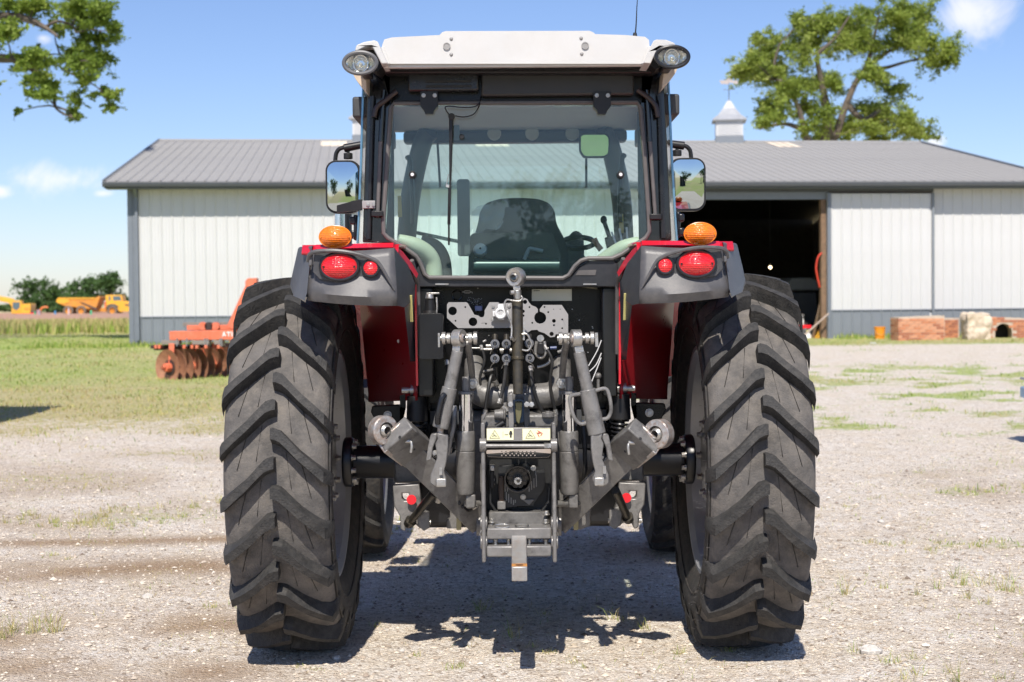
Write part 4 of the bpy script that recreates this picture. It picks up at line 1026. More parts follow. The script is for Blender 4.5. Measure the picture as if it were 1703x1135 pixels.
# trees behind the photographer, seen in the mirrors
def back_tree(x, y, h, seed, lab):
    rr = random.Random(seed); t = thing('yard_tree', lab, 'tree', (x, y, float(gz(x, y))), 0, 'trees behind the photographer')
    cl = []
    for q in range(16):
        a = rr.uniform(0, 6.28); u = rr.random() ** .5 * h * .32; z = h * rr.uniform(.35, .9)
        cl.append(((u * math.cos(a), u * math.sin(a), z), (h * .16, h * .16, h * .12)))
    tb = MB().tube([(0, 0, -.2), (.1, 0, h * .3), (0, .1, h * .75)], [h * .03, h * .025, h * .006], 8, smooth=2)
    for c, r_ in cl[:8]: tb.tube([(0, 0, h * .28), c], [h * .012, .03], 5)
    part('trunk', tb, bark, t); part('crown', leaf_mesh('crown', cl, 4200, h * .022, leaf_far, seed), None, t)
for i, (x, y, h) in enumerate(((-30, -70, 9), (-13, -74, 9), (3, -76, 9), (16, -66, 9), (30, -62, 10))):
    back_tree(x, y, h, 300 + i, 'leafy tree across the field behind the photographer, %s in the mirrors' % ('first', 'second', 'third', 'fourth', 'fifth')[i])

# ------------------------------------------------------------------ far field: dirt bank, dump truck, excavator, posts
def dirt_bank():
    b = MB(); Y0, Y1 = 118, 240; xs = np.linspace(-110, 6, 90); prof = [(118, .0), (121, .35), (128, .42), (150, .30), (240, .25)]
    vs = []
    for x in xs:
        for y, h in prof:
            vs.append((x, y + 2 * fbm(x, y, 9, 3), float(gz(x, y)) + h * (.6 + .8 * float(fbm(x, y, 5, 8))) - (.1 if y in (118, 240) else 0)))
    k = len(prof); b.add(vs, [(i * k + j, i * k + k + j, i * k + k + j + 1, i * k + j + 1) for i in range(len(xs) - 1) for j in range(k - 1)])
    o = part('dirt_bank', b, mat('red_dirt', (.40, .21, .13), .95, var=.3, scale=.8, dust=(.5, .38, .28), dustamt=.7, bump=.5, bscale=2)); o['kind'] = 'structure'
dirt_bank()
mach_yellow = mat('machine_yellow', (.80, .42, .03), .45, var=.08, scale=.6, dust=(.45, .28, .12), dustamt=.4)
mach_orange = mat('machine_orange', (.66, .27, .03), .5, var=.12, scale=.7, dust=(.40, .22, .1), dustamt=.5)
mach_dark = mat('machine_dark', (.05, .05, .05), .6); tyre_dusty = mat('tyre_dusty', (.16, .125, .09), .9, var=.2, scale=1); pane = mat('machine_glass', (.10, .15, .17), .12)
def dump_truck():
    Y = 205.; k = (Y + DC) / F; g = W(160, 525.5, Y); base = Vector((W(98, 500, Y).x, Y, g.z))
    t = thing('dump_truck', 'yellow orange articulated dump truck with three axles in the far field', 'dump truck', base)
    def P(px, py): p = W(px, py, Y); return (p.x - base.x, p.z - base.z)
    bed = part('dump_bed', MB().plate([P(98, 502), P(101, 496), P(140, 496), P(163, 496), P(168, 493), P(171, 494), P(165, 512), P(150, 514), P(112, 509), P(104, 506)], -1.4, 2.8), mach_orange, t, .05)
    part('tail_lip', MB().plate([P(98, 502), P(101, 496), P(118, 496), P(121, 503), P(105, 506)], -1.46, 2.92), mach_yellow, bed, .03)
    part('bed_ribs', MB().plate([P(137, 503), P(141, 503), P(168, 514), P(165, 516)], -1.48, .07), mach_dark, bed)
    part('bed_rail', MB().plate([P(102, 497.6), P(163, 497.6), P(163, 495.4), P(102, 495.4)], -1.5, .09), mach_yellow, bed)
    part('chassis', MB().plate([P(110, 517), P(115, 511), P(150, 513), P(178, 512), P(182, 519), P(150, 519)], -.55, 1.1), mach_orange, t, .04)
    cab = part('cab', MB().plate([P(179, 512), P(178.5, 491), P(205, 491), P(207, 499), P(207, 511)], -1.0, 2.0), mach_yellow, t, .06)
    part('hood', MB().plate([P(204, 500.5), P(214, 501.5), P(222, 503.5), P(225, 508), P(224, 518), P(202, 519), P(196, 512), P(196, 500)], -1.15, 2.3), mach_yellow, t, .06)
    part('side_window', MB().plate([P(184, 493), P(187, 493), P(187, 500), P(184, 500)], -1.03, .04), pane, cab); part('side_window', MB().plate([P(191, 493), P(203, 493), P(205, 500), P(191.5, 500)], -1.03, .04), pane, cab)
    part('grille_slot', MB().plate([P(211, 506), P(219, 507), P(219, 509), P(213, 509)], -1.19, .05), mach_dark, t)
    part('mudguard', MB().tube([(x, -1.1, z) for x, z in [P(181, 514), P(183, 509.5), P(188, 507.5), P(195, 508), P(200, 511)]], .14, 6, smooth=3), mach_dark, t)
    part('marker', MB().plate([P(177.5, 502), P(179, 502), P(179, 512), P(177.5, 512)], -1.1, .1), tag_red, t)
    for px in (118.5, 140, 191.5):
        x, z = P(px, 518); r_ = z + .0; r_ = 8.6 * k
        for sy in (-1.25, 1.25):
            w = part('wheel', MB().lathe([(-.32, r_ * .55), (-.34, r_ * .85), (-.25, r_), (.25, r_), (.34, r_ * .85), (.32, r_ * .55)], (x, sy, r_), (0, 1, 0), 26), tyre_dusty, t)
            part('rim', MB().lathe([(-.2, 0), (-.2, r_ * .22), (-.06, r_ * .3), (-.3, r_ * .55), (.3, r_ * .55)], (x, sy, r_), (0, 1, 0), 20), mach_orange, w)
dump_truck()
def excavator():
    Y = 212.; base = W(38, 526, Y); base = Vector((base.x, Y, base.z))
    t = thing('excavator', 'yellow excavator with boom reaching out of the picture at the left', 'excavator', base)
    def P(px, py): p = W(px, py, Y); return (p.x - base.x, p.z - base.z)
    part('upper_body', MB().plate([P(23, 522), P(24, 517), P(40, 515), P(41, 506), P(54, 505), P(55.5, 508), P(55, 521.5)], -1.3, 2.6), mach_yellow, t, .06)
    c = part('cab', MB().plate([P(23.5, 518), P(26, 500.5), P(39.5, 500), P(41, 506), P(41, 518)], -1.35, 1.1), mach_yellow, t, .06)
    part('side_window', MB().plate([P(26, 511), P(26.5, 503), P(38, 503), P(38, 511), P(33, 516), P(28, 514)], -1.39, .05), pane, c)
    part('engine_vent', MB().plate([P(45, 512), P(53, 512), P(53, 516), P(45, 516)], -1.34, .05), mach_orange, t)
    bx, bz = zip(*[P(24, 508), P(18, 501), P(8, 497.5), P(-12, 495), P(-40, 500), P(-60, 510)])
    part('boom', MB().plate([P(22, 512), P(27, 503), P(22, 497), P(8, 494), P(-12, 491), P(-40, 497), P(-41, 501), P(-12, 499), P(6, 502), P(16, 504)], -.45, .7), mach_yellow, t, .05)
    part('stick', MB().plate([P(-38, 493), P(-42, 495), P(-60, 515), P(-56, 517), P(-36, 500)], -.4, .6), mach_yellow, t, .04)
    part('bucket', MB().plate([P(-60, 514), P(-56, 516), P(-48, 520), P(-52, 525), P(-60, 526), P(-66, 520)], -.7, 1.3), mach_dark, t, .04)
    for y in (-1.25, .75):
        tr = part('track', MB().plate(rrect(P(18, 0)[0], P(56, 0)[0], -.0, .75, .36, 6), y, .5), mach_dark, t, .03)
        part('track_frame', MB().plate(rrect(P(22, 0)[0], P(52, 0)[0], .22, .5, .1), y - .03, .56), tag_red, tr)
excavator()
ov = MB().tube([(0, 0, 0), (.15, 0, .9), (.6, 0, 1.25), (1.2, 0, 1.2)], .13, 8, smooth=5); Y = 200.; p = W(66, 526, Y)
o = part('orange_pipe', ov, mat('pipe_orange', (.72, .22, .06), .5)); o.location = (p.x, Y, p.z); tag(o, 'bent orange pipe end sticking up between excavator and dump truck', 'pipe')
for px, tp, w, c, lab in ((58, 519, 2.6, (.05, .45, .18), 'green survey marker post right of the excavator'), (63, 516, 3.2, (.55, .32, .34), 'pink utility marker post by the orange pipe'), (66, 517, 2.6, (.34, .36, .42), 'grey utility marker post by the orange pipe'), (92, 518, 3, (.06, .28, .55), 'blue marker post left of the dump truck'), (114.5, 514, 2.6, (.62, .55, .60), 'pale lilac marker post before the rear dump truck wheel'), (151.5, 517, 3.2, (.08, .5, .25), 'green marker post between the dump truck wheels')):
    Y = 185.; k = (Y + DC) / F; p = W(px, 527.5, Y); h = (527.5 - tp) * k; b = thing('marker_post', lab, 'post', (p.x, Y, p.z), 0, 'utility marker posts in the far field')
    cm = mat('post_%d' % px, c, .5); part('post', MB().cyl((0, 0, -.1), (0, 0, h), w * k / 2, w * k / 2 * .9, 10), cm, b); part('post_cap', MB().ell((0, 0, h), (w * k / 2 * 1.05, w * k / 2 * 1.05, .08), 10, 6), cm, b)

# ------------------------------------------------------------------ disc harrow behind the left tyre
def harrow():
    Y = 20.6; k = (Y + DC) / F; base = Vector((W(330, 640, Y).x, Y, float(gz(-6, Y))))
    t = thing('disc_harrow', 'orange red disc harrow with rusty discs standing on the grass behind the left tyre', 'harrow', base)
    red = mat('harrow_red', (.70, .16, .075), .5, var=.1, scale=5, dust=(.6, .3, .2), dustamt=.4); rust = mat('disc_rust', (.36, .165, .095), .6, metal=.15, var=.25, scale=8, dust=(.5, .28, .16), dustamt=.6)
    wood = mat('harrow_weight', (.24, .21, .18), .8, var=.2); dark = mat('harrow_dark', (.05, .03, .025), .7)
    def P(px, py, dy=0.): return W(px, py, Y + dy) - base
    a = P(283, 551); b_ = P(395, 565); L_ = 2.6
    fr = part('main_beam', MB().bb(a.x, a.x + L_, -.08, .1, b_.z, a.z), red, t, .008)
    part('beam_joint', MB().bb(P(322, 0).x, P(322, 0).x + .015, -.084, .104, b_.z - .004, a.z + .004), mat('harrow_red', (1, 1, 1)), fr)
    zt = a.z
    part('rear_beam', MB().bb(a.x + .1, a.x + L_, 1.5, 1.66, b_.z, a.z), red, t, .008)
    for xx in (a.x + .25, a.x + 1.2, a.x + 2.3): part('cross_member', MB().bb(xx - .06, xx + .06, .1, 1.5, b_.z + .01, a.z - .01), red, t, .006)
    p0 = P(301, 545, .4); p1 = P(398, 541, .4)
    part('upper_rail', MB().bb(p0.x + .12, a.x + L_, .35, .45, p0.z - .05, p0.z + .04), red, t, .006)
    part('wooden_plank', MB().bb(p0.x, a.x + 2.0, .55, .75, p0.z + .02, p0.z + .09), wood, t, .004)
    for px in (337, 347, 358): q = P(px, 541, .3); part('spring_mount', MB().cyl((q.x, .28, q.z - .02), (q.x, .42, q.z - .02), .075, .075, 16), dark if px == 347 else red, t)
    # mast
    q0 = P(384, 546, .3); q1 = P(417, 471, .3)
    for dy in (.2, .48): part('mast_strut', MB().bar((q0.x, dy, q0.z), (q1.x, .32 + (dy - .34) * .4, q1.z), .06, .13), red, t, .006)
    part('mast_strut', MB().bar((P(407, 545).x, 1.4, q0.z), (q1.x + .02, .4, q1.z - .1), .05, .08), red, t, .006)
    part('mast_head', MB().cyl((q1.x, .2, q1.z), (q1.x, .48, q1.z), .09, .09, 16).bb(q1.x - .02, q1.x + .12, .22, .46, q1.z - .02, q1.z + .09), red, t, .006)
    # weights, clamps and hangers
    for x0, x1 in ((271, 300), (322, 350), (358, 372)): A = P(x0, 566); B = P(x1, 573); part('weight_block', MB().bb(A.x, B.x, -.13, .12, B.z - .0, A.z - .003), wood, t, .006)
    for px in (297, 313, 343, 347, 368, 371): q = P(px, 568); part('u_bolt', MB().tube([(q.x, -.14, q.z - .09), (q.x, -.14, q.z + .05), (q.x, .12, q.z + .05), (q.x, .12, q.z - .09)], .011, 6), zinc, t)
    g0 = P(250, 577); part('gang_bar', MB().bar((g0.x + .1, -.05, g0.z - .02), (g0.x + .1 + 1.5, 1.75, g0.z - .02), .09, .09), dark, t, .006)
    # gang of concave discs on an angled shaft
    ax = Vector((.62, .785, 0)).normalized(); c0 = P(279.5, 611.5, -.15); c0.y = -.2
    part('gang_shaft', MB().cyl(c0 - ax * .12, c0 + ax * 1.95, .035), dark, t)
    disc = MB(); rr = .335
    prof = [(.095, 0), (.09, .09), (.066, .19), (.033, .27), (0, rr), (-.006, rr), (.025, .27), (.058, .19), (.082, .09), (.087, 0)]
    disc.lathe(prof, (0, 0, 0), ax, 36); dme = disc.mesh('disc_blade', rust)
    for j in range(12): o = link('disc_blade', dme, t); o.location = c0 + ax * (.17 * j)
    part('hub_nut', MB().cyl(c0 - ax * .06, c0 + ax * .07, .085, .085, 8).cyl(c0 - ax * .12, c0 - ax * .06, .04, .04, 6), red, t, .008)
    part('hub_washer', MB().cyl(c0 + ax * .05 + Vector((.0, 0, .0)), c0 + ax * .076, .15, .12, 24), dark, t)
    for j in (0, 3, 6, 9): 
        q = c0 + ax * (.17 * j + .085); part('hanger', MB().bar(q, (q.x + .02, q.y, g0.z + .06), .05, .1), red, t, .006); part('bearing', MB().cyl(q - ax * .05, q + ax * .05, .075, .075, 14), red, t)
    for j in range(8): q = c0 + ax * (.235 * j + .05); part('scraper', MB().bar((q.x + .02, q.y + .1, g0.z - .05), (q.x + .09, q.y + .16, q.z + .12), .07, .012), red, t)
    for px in (256, 262, 268, 309, 322, 330, 345, 366): q = P(px, 577); part('clamp_bolt', MB().bb(q.x - .025, q.x + .025, -.16, .0, q.z - .03, q.z + .035), dark if px < 262 else red, t, .005)
    # second gang, mostly hidden by the tyre
    c1 = Vector((a.x + .35, 1.9, c0.z)); ax2 = Vector((.80, -.25, 0)).normalized()
    part('rear_gang_shaft', MB().cyl(c1, c1 + ax2 * 2.0, .035), dark, t)
    d2 = MB(); d2.lathe(prof, (0, 0, 0), ax2, 30); d2m = d2.mesh('disc_blade', rust)
    for j in range(9): o = link('disc_blade', d2m, t); o.location = c1 + ax2 * (.235 * j)
    part('rear_gang_hanger', MB().bar(c1 + ax2 * .5, (c1 + ax2 * .5) + Vector((0, -.2, b_.z - c1.z + .05)), .06, .1).bar(c1 + ax2 * 1.6, (c1 + ax2 * 1.6) + Vector((0, -.0, b_.z - c1.z + .05)), .06, .1), red, t)
    # lettering on the beam, its end hidden by the tyre
    lw = mat('letter_white', (.8, .8, .78), .5); zc = (P(0, 555.5).z, P(0, 563).z); z1, z0 = zc; h = z1 - z0
    x = P(363, 0).x; w = .072; y = -.088
    part('letter', MB().plate([(x, z0), (x + w * .38, z1), (x + w * .62, z1), (x + w, z0), (x + w * .74, z0), (x + w * .68, z0 + h * .2), (x + w * .32, z0 + h * .2), (x + w * .26, z0)], y, .006, [[(x + w * .39, z0 + h * .38), (x + w * .61, z0 + h * .38), (x + w * .5, z0 + h * .74)]]), lw, fr, 0, 0)
    x += w + .01; part('letter', MB().plate([(x, z1), (x + w, z1), (x + w, z1 - h * .24), (x + w * .62, z1 - h * .24), (x + w * .62, z0), (x + w * .38, z0), (x + w * .38, z1 - h * .24), (x, z1 - h * .24)], y, .006), lw, fr, 0, 0)
    x += w + .015; part('letter', MB().plate([(x, z0), (x + w * .3, z0), (x + w * .3, z1), (x, z1)], y, .006), lw, fr, 0, 0)
harrow()
# unseen wagon added outside the frame to cast the shadow in view
def shadow_wagon():
    t = thing('shadow_wagon', 'unseen tall red wagon added past the left picture edge to cast the shadow in view', 'wagon', (-6.72, 11.4, 0))
    mm = mat('wagon_red', (.4, .03, .03), .5)
    part('box', MB().bb(-2.2, 0, -1.1, .9, 1.1, 3.0), mm, t, .02); part('frame', MB().bb(-2.0, -.2, -1.0, .8, .85, 1.09), mach_dark, t, .02)
    for x in (-1.9, -.3):
        for y in (-.8, .6):
            w = part('wheel', MB().lathe([(-.12, .2), (-.13, .36), (-.09, .42), (.09, .42), (.13, .36), (.12, .2)], (x, y, .42), (1, 0, 0), 22), rubber_side, t); part('rim', MB().lathe([(-.1, 0), (-.06, .1), (-.12, .2)], (x, y, .42), (1, 0, 0), 18), rim_paint, w)
    part('tow_bar', MB().bar((-1.1, -1.0, .8), (-1.1, -2.4, .5), .08, .08), mm, t)
shadow_wagon()
def generator():
    p = gp(1706, 738)
    t = thing('generator', 'dark engine unit with pale blue base cut by the right picture edge', 'generator', (p.x, p.y - .25, float(gz(p.x, p.y))), R(-6))
    part('base_tank', MB().bb(-.03, .9, 0, .5, .46, .58), mat('pale_blue', (.30, .45, .60), .45), t, .02); part('engine', MB().bb(.0, .6, .05, .4, .585, .78), mach_dark, t, .04); part('flywheel_cover', MB().cyl((.08, -.02, .68), (.08, .06, .68), .09, .09, 20), mach_dark, t); part('fuel_tank', MB().bb(.06, .7, .02, .42, .785, .9), tag_red, t, .05)
    part('handle', MB().tube([(-.0, .1, .66), (-.05, .1, .67), (-.05, .35, .67), (0, .35, .66)], .015, 6), zinc, t)
    for x in (.14, .8):
        for y in (.06, .44): part('leg', MB().bar((x, y, 0), (x, y, .46), .04, .04), mach_dark, t)
generator()
def shed():
    t = thing('garden_shed', 'small dark shed behind the photographer, mirrored in the rear window', 'shed', (-.3, -46, 0))
    dk = mat('shed_wall', (.05, .045, .04), .8)
    part('wall', MB().bb(-1.7, 1.7, -3, 0, 0, 2.7), dk, t, .01)
    part('roof', MB().prism([(-2.0, .25, 2.68), (0, .25, 3.6), (2.0, .25, 2.68), (2.0, .25, 2.78), (0, .25, 3.72), (-2.0, .25, 2.78)], (0, -3.5, 0)), mat('shed_roof', (.03, .03, .032), .7), t)
    part('gable', MB().prism([(-1.7, -.02, 2.7), (1.7, -.02, 2.7), (0, -.02, 3.55)], (0, -.05, 0)), dk, t)
    part('door', MB().bb(-.5, .5, .0, .05, 0, 2.1), mat('shed_door', (.12, .1, .08), .7), t, .01)
shed()

# ------------------------------------------------------------------ tractor
T = thing('tractor', 'red and grey farm tractor with white cab roof seen from behind', 'tractor')
def Wp(pts, Y): return [xz(W(x, y, Y)) for x, y in pts]
def Sp(pts, Y, s): return [xz(S(dx, py, Y, s)) for dx, py in pts]
def hexbolt(p, r, mt, par, ax=(0, -1, 0), h=None, name='bolt'):
    p = Vector(p); h = h or r * .9
    return part(name, MB().cyl(p, p + Vector(ax) * h, r, r * .95, 6).cyl(p + Vector(ax) * (-.002), p + Vector(ax) * .003, r * 1.35, None, 14), mt, par, r * .08, 30)

# --- wheels
def lug_mesh(side, half=.223, rt=.837, rb=.772, pitch=R(15), scale=1., name='lug'):
    """one cleat, local to the wheel (axle along x); side: which half of the tread"""
    st = [(-.008, -.176, rt - .004, rb), (.004, -.176, rt, rb), (.030, -.166, rt, rb), (.058, -.138, rt - .001, rb), (.105, -.088, rt - .004, rb - .004), (.155, -.044, rt - .010, rb - .010), (.203, .000, rt - .024, rb - .026), (.219, .014, rt - .070, rb - .066), (.2265, .026, rt - .135, rb - .105)]
    hw = [.021, .0235, .0245, .0225, .0208, .021, .0235, .0245, .020]; b = MB(); vs = []
    for (x, s, r1, r0), w in zip(st, hw):
        for r_, ww in ((r0, w + .014), (r1, w), (r1, -w), (r0, -w - .008)):
            a = (s + ww) / .83
            vs.append((side * x * scale, -r_ * scale * math.sin(a), r_ * scale * math.cos(a)))
    n = len(st); fs = []
    for i in range(n - 1):
        for k in range(3): fs.append((i * 4 + k, i * 4 + k + 1, i * 4 + k + 5, i * 4 + k + 4))
    fs += [(0, 3, 2, 1), (n * 4 - 4, n * 4 - 3, n * 4 - 2, n * 4 - 1)]
    if side < 0: fs = [q[::-1] for q in fs]
    b.add(vs, fs)
    return b.mesh(name, rubber_lug, 25)
def mold_line_mesh(side):
    b = MB()
    for x0, s0, x1, s1 in ((.05, -.105, .07, .050), (.112, -.05, .148, .09)):
        vs = []
        for x, s in ((x0, s0), (x1, s1)):
            for dx, dr in ((-.0018, 0), (0, .0035), (.0018, 0)):
                r_ = .776 - .03 * (x / .223) ** 4 + dr; a = s / .83
                vs.append((side * (x + dx), -r_ * math.sin(a), r_ * math.cos(a)))
        b.add(vs, [(0, 1, 4, 3), (1, 2, 5, 4)])
    return b.mesh('mold_line', rubber_side, 0)
lugm = {1: lug_mesh(1), -1: lug_mesh(-1)}; linem = {1: mold_line_mesh(1), -1: mold_line_mesh(-1)}
AZ = .818; WX = .983
def rear_wheel(s):
    """s: +1 right, -1 left; the inner side faces the tractor"""
    o = (s * WX, 0, AZ)
    prof = [(.145, .49), (.168, .505), (.196, .56), (.215, .62), (.221, .675), (.210, .725), (.191, .753), (.16, .767), (.09, .774), (0, .777)]
    full = [(h, r) for h, r in prof] + [(-h, r) for h, r in prof[-2::-1]]
    tb = MB().lathe(full, (0, 0, 0), (1, 0, 0), 96)
    w = part('rear_tyre', tb, rubber_tyre, T, 0, 40); w.location = o
    w.data.materials.append(rubber_side)
    for p in w.data.polygons:
        c = p.center
        if math.hypot(c.y, c.z) < .727: p.material_index = 1
    ph = {1: 79.8, -1: 71.6} if s > 0 else {-1: 79.8, 1: 71.6}
    for side in (1, -1):
        for k in range(22):
            a = ph[side] + 360 / 22 * k; l = link('lug', lugm[side], w); l.rotation_euler = (R(a), 0, 0)
            if k in (0, 1, 2, 3, 18, 19, 20, 21):
                l = link('mold_line', linem[side], w); l.rotation_euler = (R(a), 0, 0)
    # rim: barrel, flange, dished centre (inner side is -s)
    i = -s
    rim = part('rim', MB().lathe([(i * .158, .512), (i * .172, .515), (i * .172, .495), (i * .15, .47), (i * .10, .455), (i * .02, .44), (i * -.05, .44), (i * -.165, .47), (i * -.19, .5), (i * -.175, .512)], (0, 0, 0), (1, 0, 0), 72), rim_paint, w, 0, 30)
    part('wheel_disc', MB().lathe([(i * .02, .442), (i * .05, .40), (i * .06, .33), (i * .10, .25), (i * .135, .20), (i * .14, .12), (i * .14, 0)], (0, 0, 0), (1, 0, 0), 60).lathe([(i * .005, .442), (i * .035, .40), (i * .045, .33), (i * .085, .25), (i * .12, .20), (i * .125, 0)], (0, 0, 0), (1, 0, 0), 60), mat('disc_paint', (.10, .11, .125), .3, metal=.2, var=.1, dust=(.2, .18, .15), dustamt=.2), w, 0, 30)
    for k in range(10):
        a = 2 * math.pi * k / 10; q = (i * .14, .165 * math.cos(a), .165 * math.sin(a)); hexbolt(q, .014, zinc, w, (i, 0, 0), .02, 'wheel_bolt')
    # raised marks and rubber spew hairs along the inner shoulder
    hb = MB(); r2 = random.Random(5)
    for k in range(150):
        a = r2.uniform(0, 6.283); r_ = r2.uniform(.60, .755); x = i * (.2225 if r_ < .70 else .215); p = Vector((x, r_ * math.sin(a), r_ * math.cos(a)))
        hb.cyl(p, p + Vector((i * r2.uniform(.006, .014), r2.uniform(-.004, .004), r2.uniform(-.004, .004))), .0008, .0005, 4, False)
    h = part('rubber_hairs', hb, rubber_seal, w); h['kind'] = 'stuff'
    rg = MB()
    for r_ in (.60, .715): rg.tube([(i * (.217 if r_ > .7 else .2095), r_ * math.cos(2 * math.pi * k / 60), r_ * math.sin(2 * math.pi * k / 60)) for k in range(60)], .004, 6, True)
    part('sidewall_ring', rg, rubber_side, w)
for s in (-1, 1): rear_wheel(s)
def front_wheel(s):
    o = (s * .95, 2.35, .585); i = -s; q = .70
    prof = [(.12, .36), (.16, .42), (.17, .48), (.155, .53), (.12, .548), (0, .555)]
    w = part('front_tyre', MB().lathe(prof + [(-h, r) for h, r in prof[-2::-1]], (0, 0, 0), (1, 0, 0), 56), rubber_side, T); w.location = o
    for side in (1, -1):
        for k in range(18):
            l = link('lug', flug[side], w); l.rotation_euler = (R(20 * k + (10 if side > 0 else 0)), 0, 0)
    part('rim', MB().lathe([(i * .13, .37), (i * .12, .33), (i * .02, .31), (i * -.1, .33), (i * -.13, .37)], (0, 0, 0), (1, 0, 0), 40).lathe([(i * .03, .31), (i * .08, .2), (i * .09, 0)], (0, 0, 0), (1, 0, 0), 40), rim_paint, w)
flug = {k: lug_mesh(k, scale=.70, name='lug') for k in (1, -1)}
for s in (-1, 1): front_wheel(s)

# --- chassis, axle, engine, hood (front parts mostly hidden)
part('engine_block', MB().bb(-.26, .26, .25, 3.1, .62, 1.15), hub_black, T, .03)
part('hood', MB().prism([(-.36, 1.15, 1.02), (-.36, 1.15, 1.58), (-.30, 1.15, 1.68), (.30, 1.15, 1.68), (.36, 1.15, 1.58), (.36, 1.15, 1.02)], (0, 2.2, -.0)), red_paint, T, .05)
part('grille', MB().bb(-.30, .30, 3.355, 3.39, 1.05, 1.55), black_plastic, T, .02)
part('front_axle', MB().cyl((-.7, 2.35, .56), (.7, 2.35, .56), .08), hub_black, T)
part('belly_casting', MB().bb(-.47, .47, .08, .9, .50, .92), hub_black, T, .03)
part('transmission', MB().bb(-.24, .24, -.26, .35, .56, 1.06), cast_gray, T, .04)
for s in (-1, 1):
    ax = part('axle_trumpet', MB().lathe([(.20, .13), (.34, .10), (.42, .078), (.72, .074), (.74, .074)], (0, 0, AZ), (s, 0, 0), 32), hub_black, T)
    part('hub_flange', MB().lathe([(.745, 0), (.745, .105), (.755, .112), (.785, .112), (.79, .10), (.80, 0)], (0, 0, AZ), (s, 0, 0), 36), hub_black, ax, .004)
    for k in range(10):
        a = 2 * math.pi * (k + .5) / 10; hexbolt((s * .745, .092 * math.cos(a), AZ + .092 * math.sin(a)), .012, zinc, ax, (-s, 0, 0), .018, 'flange_bolt')
    # box on top of the trumpet and bracket below
    A = S(208, 745, -.12, s); part('axle_saddle', MB().bb(S(208, 0, -.12, s).x, S(163, 0, -.12, s).x, -.13, .12, S(0, 803, -.12).z, S(0, 768, -.12).z), cast_gray, T, .01)
    pts = [(210, 808), (168, 806), (166, 836), (160, 850), (170, 876), (176, 878), (180, 868), (184, 852), (190, 856), (190, 878), (186, 884), (180, 880), (186, 884), (196, 884), (197, 860), (206, 846), (211, 828)]
    pts = [(211, 807), (167, 805), (164, 835), (158, 852), (158, 872), (166, 880), (174, 872), (177, 862), (186, 860), (188, 876), (192, 884), (199, 880), (200, 858), (209, 842)]
    st = part('check_bracket', MB().plate(Sp(pts, -.24, s), -.24, .06, [Sp([(196, 820), (184, 820), (184, 833), (192, 833), (196, 829)], -.24, s)]), cast_light, T, .006)
    part('bracket_pin', MB().cyl(S(204, 869, -.2, s), S(148, 869, -.2, s), .011, None, 12), zinc, st)
    part('bracket_cheek', MB().plate(Sp([(172, 842), (150, 852), (150, 878), (160, 884), (170, 874)], -.30, s), -.30, .022), cast_gray, st, .004)
    q = S(180 if s < 0 else 179, 831, -.27, s); part('red_tag', MB().cyl(q, q + Vector((0, .006, 0)), .021, .021, 24), tag_red, st)
    # stabiliser tube
    a = S(143, 820, -.42, s) if s < 0 else S(160, 818, -.42, s); b = S(181, 866, -.27, s) if s < 0 else S(180, 862, -.27, s)
    part('stabiliser', MB().cyl(a, b, .019, .017).cyl(b, b + (b - a).normalized() * .03, .026, .022, 14), dark_steel, T)
    # plate bits between the bracket and the lift frame
    part('hitch_bracket', MB().plate(Sp([(142, 822), (122, 822), (124, 842), (116, 850), (116, 862), (122, 866), (122, 880), (100, 880), (100, 868), (92, 866), (92, 838), (128, 836)] if s < 0 else [(120, 845), (92, 838), (92, 880), (100, 884), (118, 878)], -.2, s), -.2, .05), cast_gray, T, .005)
    # cab mount shock absorbers
    yy = -.27; k = (yy + DC) / F; c = S(169, 675, yy, s); top = S(169, 657, yy, s); bot = S(169, 700, yy, s)
    sh = part('cab_shock', MB().cyl(bot, top, 18.0 * k, 16.5 * k, 24).cyl(top, top + Vector((0, 0, .012)), 9 * k, None, 14), black_plastic, T, .004)
    coil = []
    for j in range(49): a = j / 12 * 2 * math.pi; coil.append((bot.x + 13.5 * k * math.cos(a), bot.y + 13.5 * k * math.sin(a), bot.z - .004 - j / 48 * .075))
    part('coil_spring', MB().tube(coil, .0062, 6), black_satin, sh); part('shock_rod', MB().cyl(S(169, 770, yy, s), bot, .021), black_plastic, sh)
    e = S(169, 648, yy, s); part('shock_pin', MB().cyl(e + Vector((-.065, 0, 0)), e + Vector((.065, 0, 0)), .014, .014, 14).cyl(e + Vector((-.027, 0, 0)), e + Vector((.027, 0, 0)), .024, None, 16), zinc, sh)
    part('cab_mount', MB().plate(Sp([(196, 658), (190, 656), (190, 676), (200, 672), (244, 674), (246, 684), (238, 700), (238, 740), (146, 740), (146, 640), (152, 640), (152, 715), (196, 715)], -.18, s), -.18, .04), black_panel, T, .004)
    hexbolt(S(218, 689, -.185, s), .014, zinc, T)

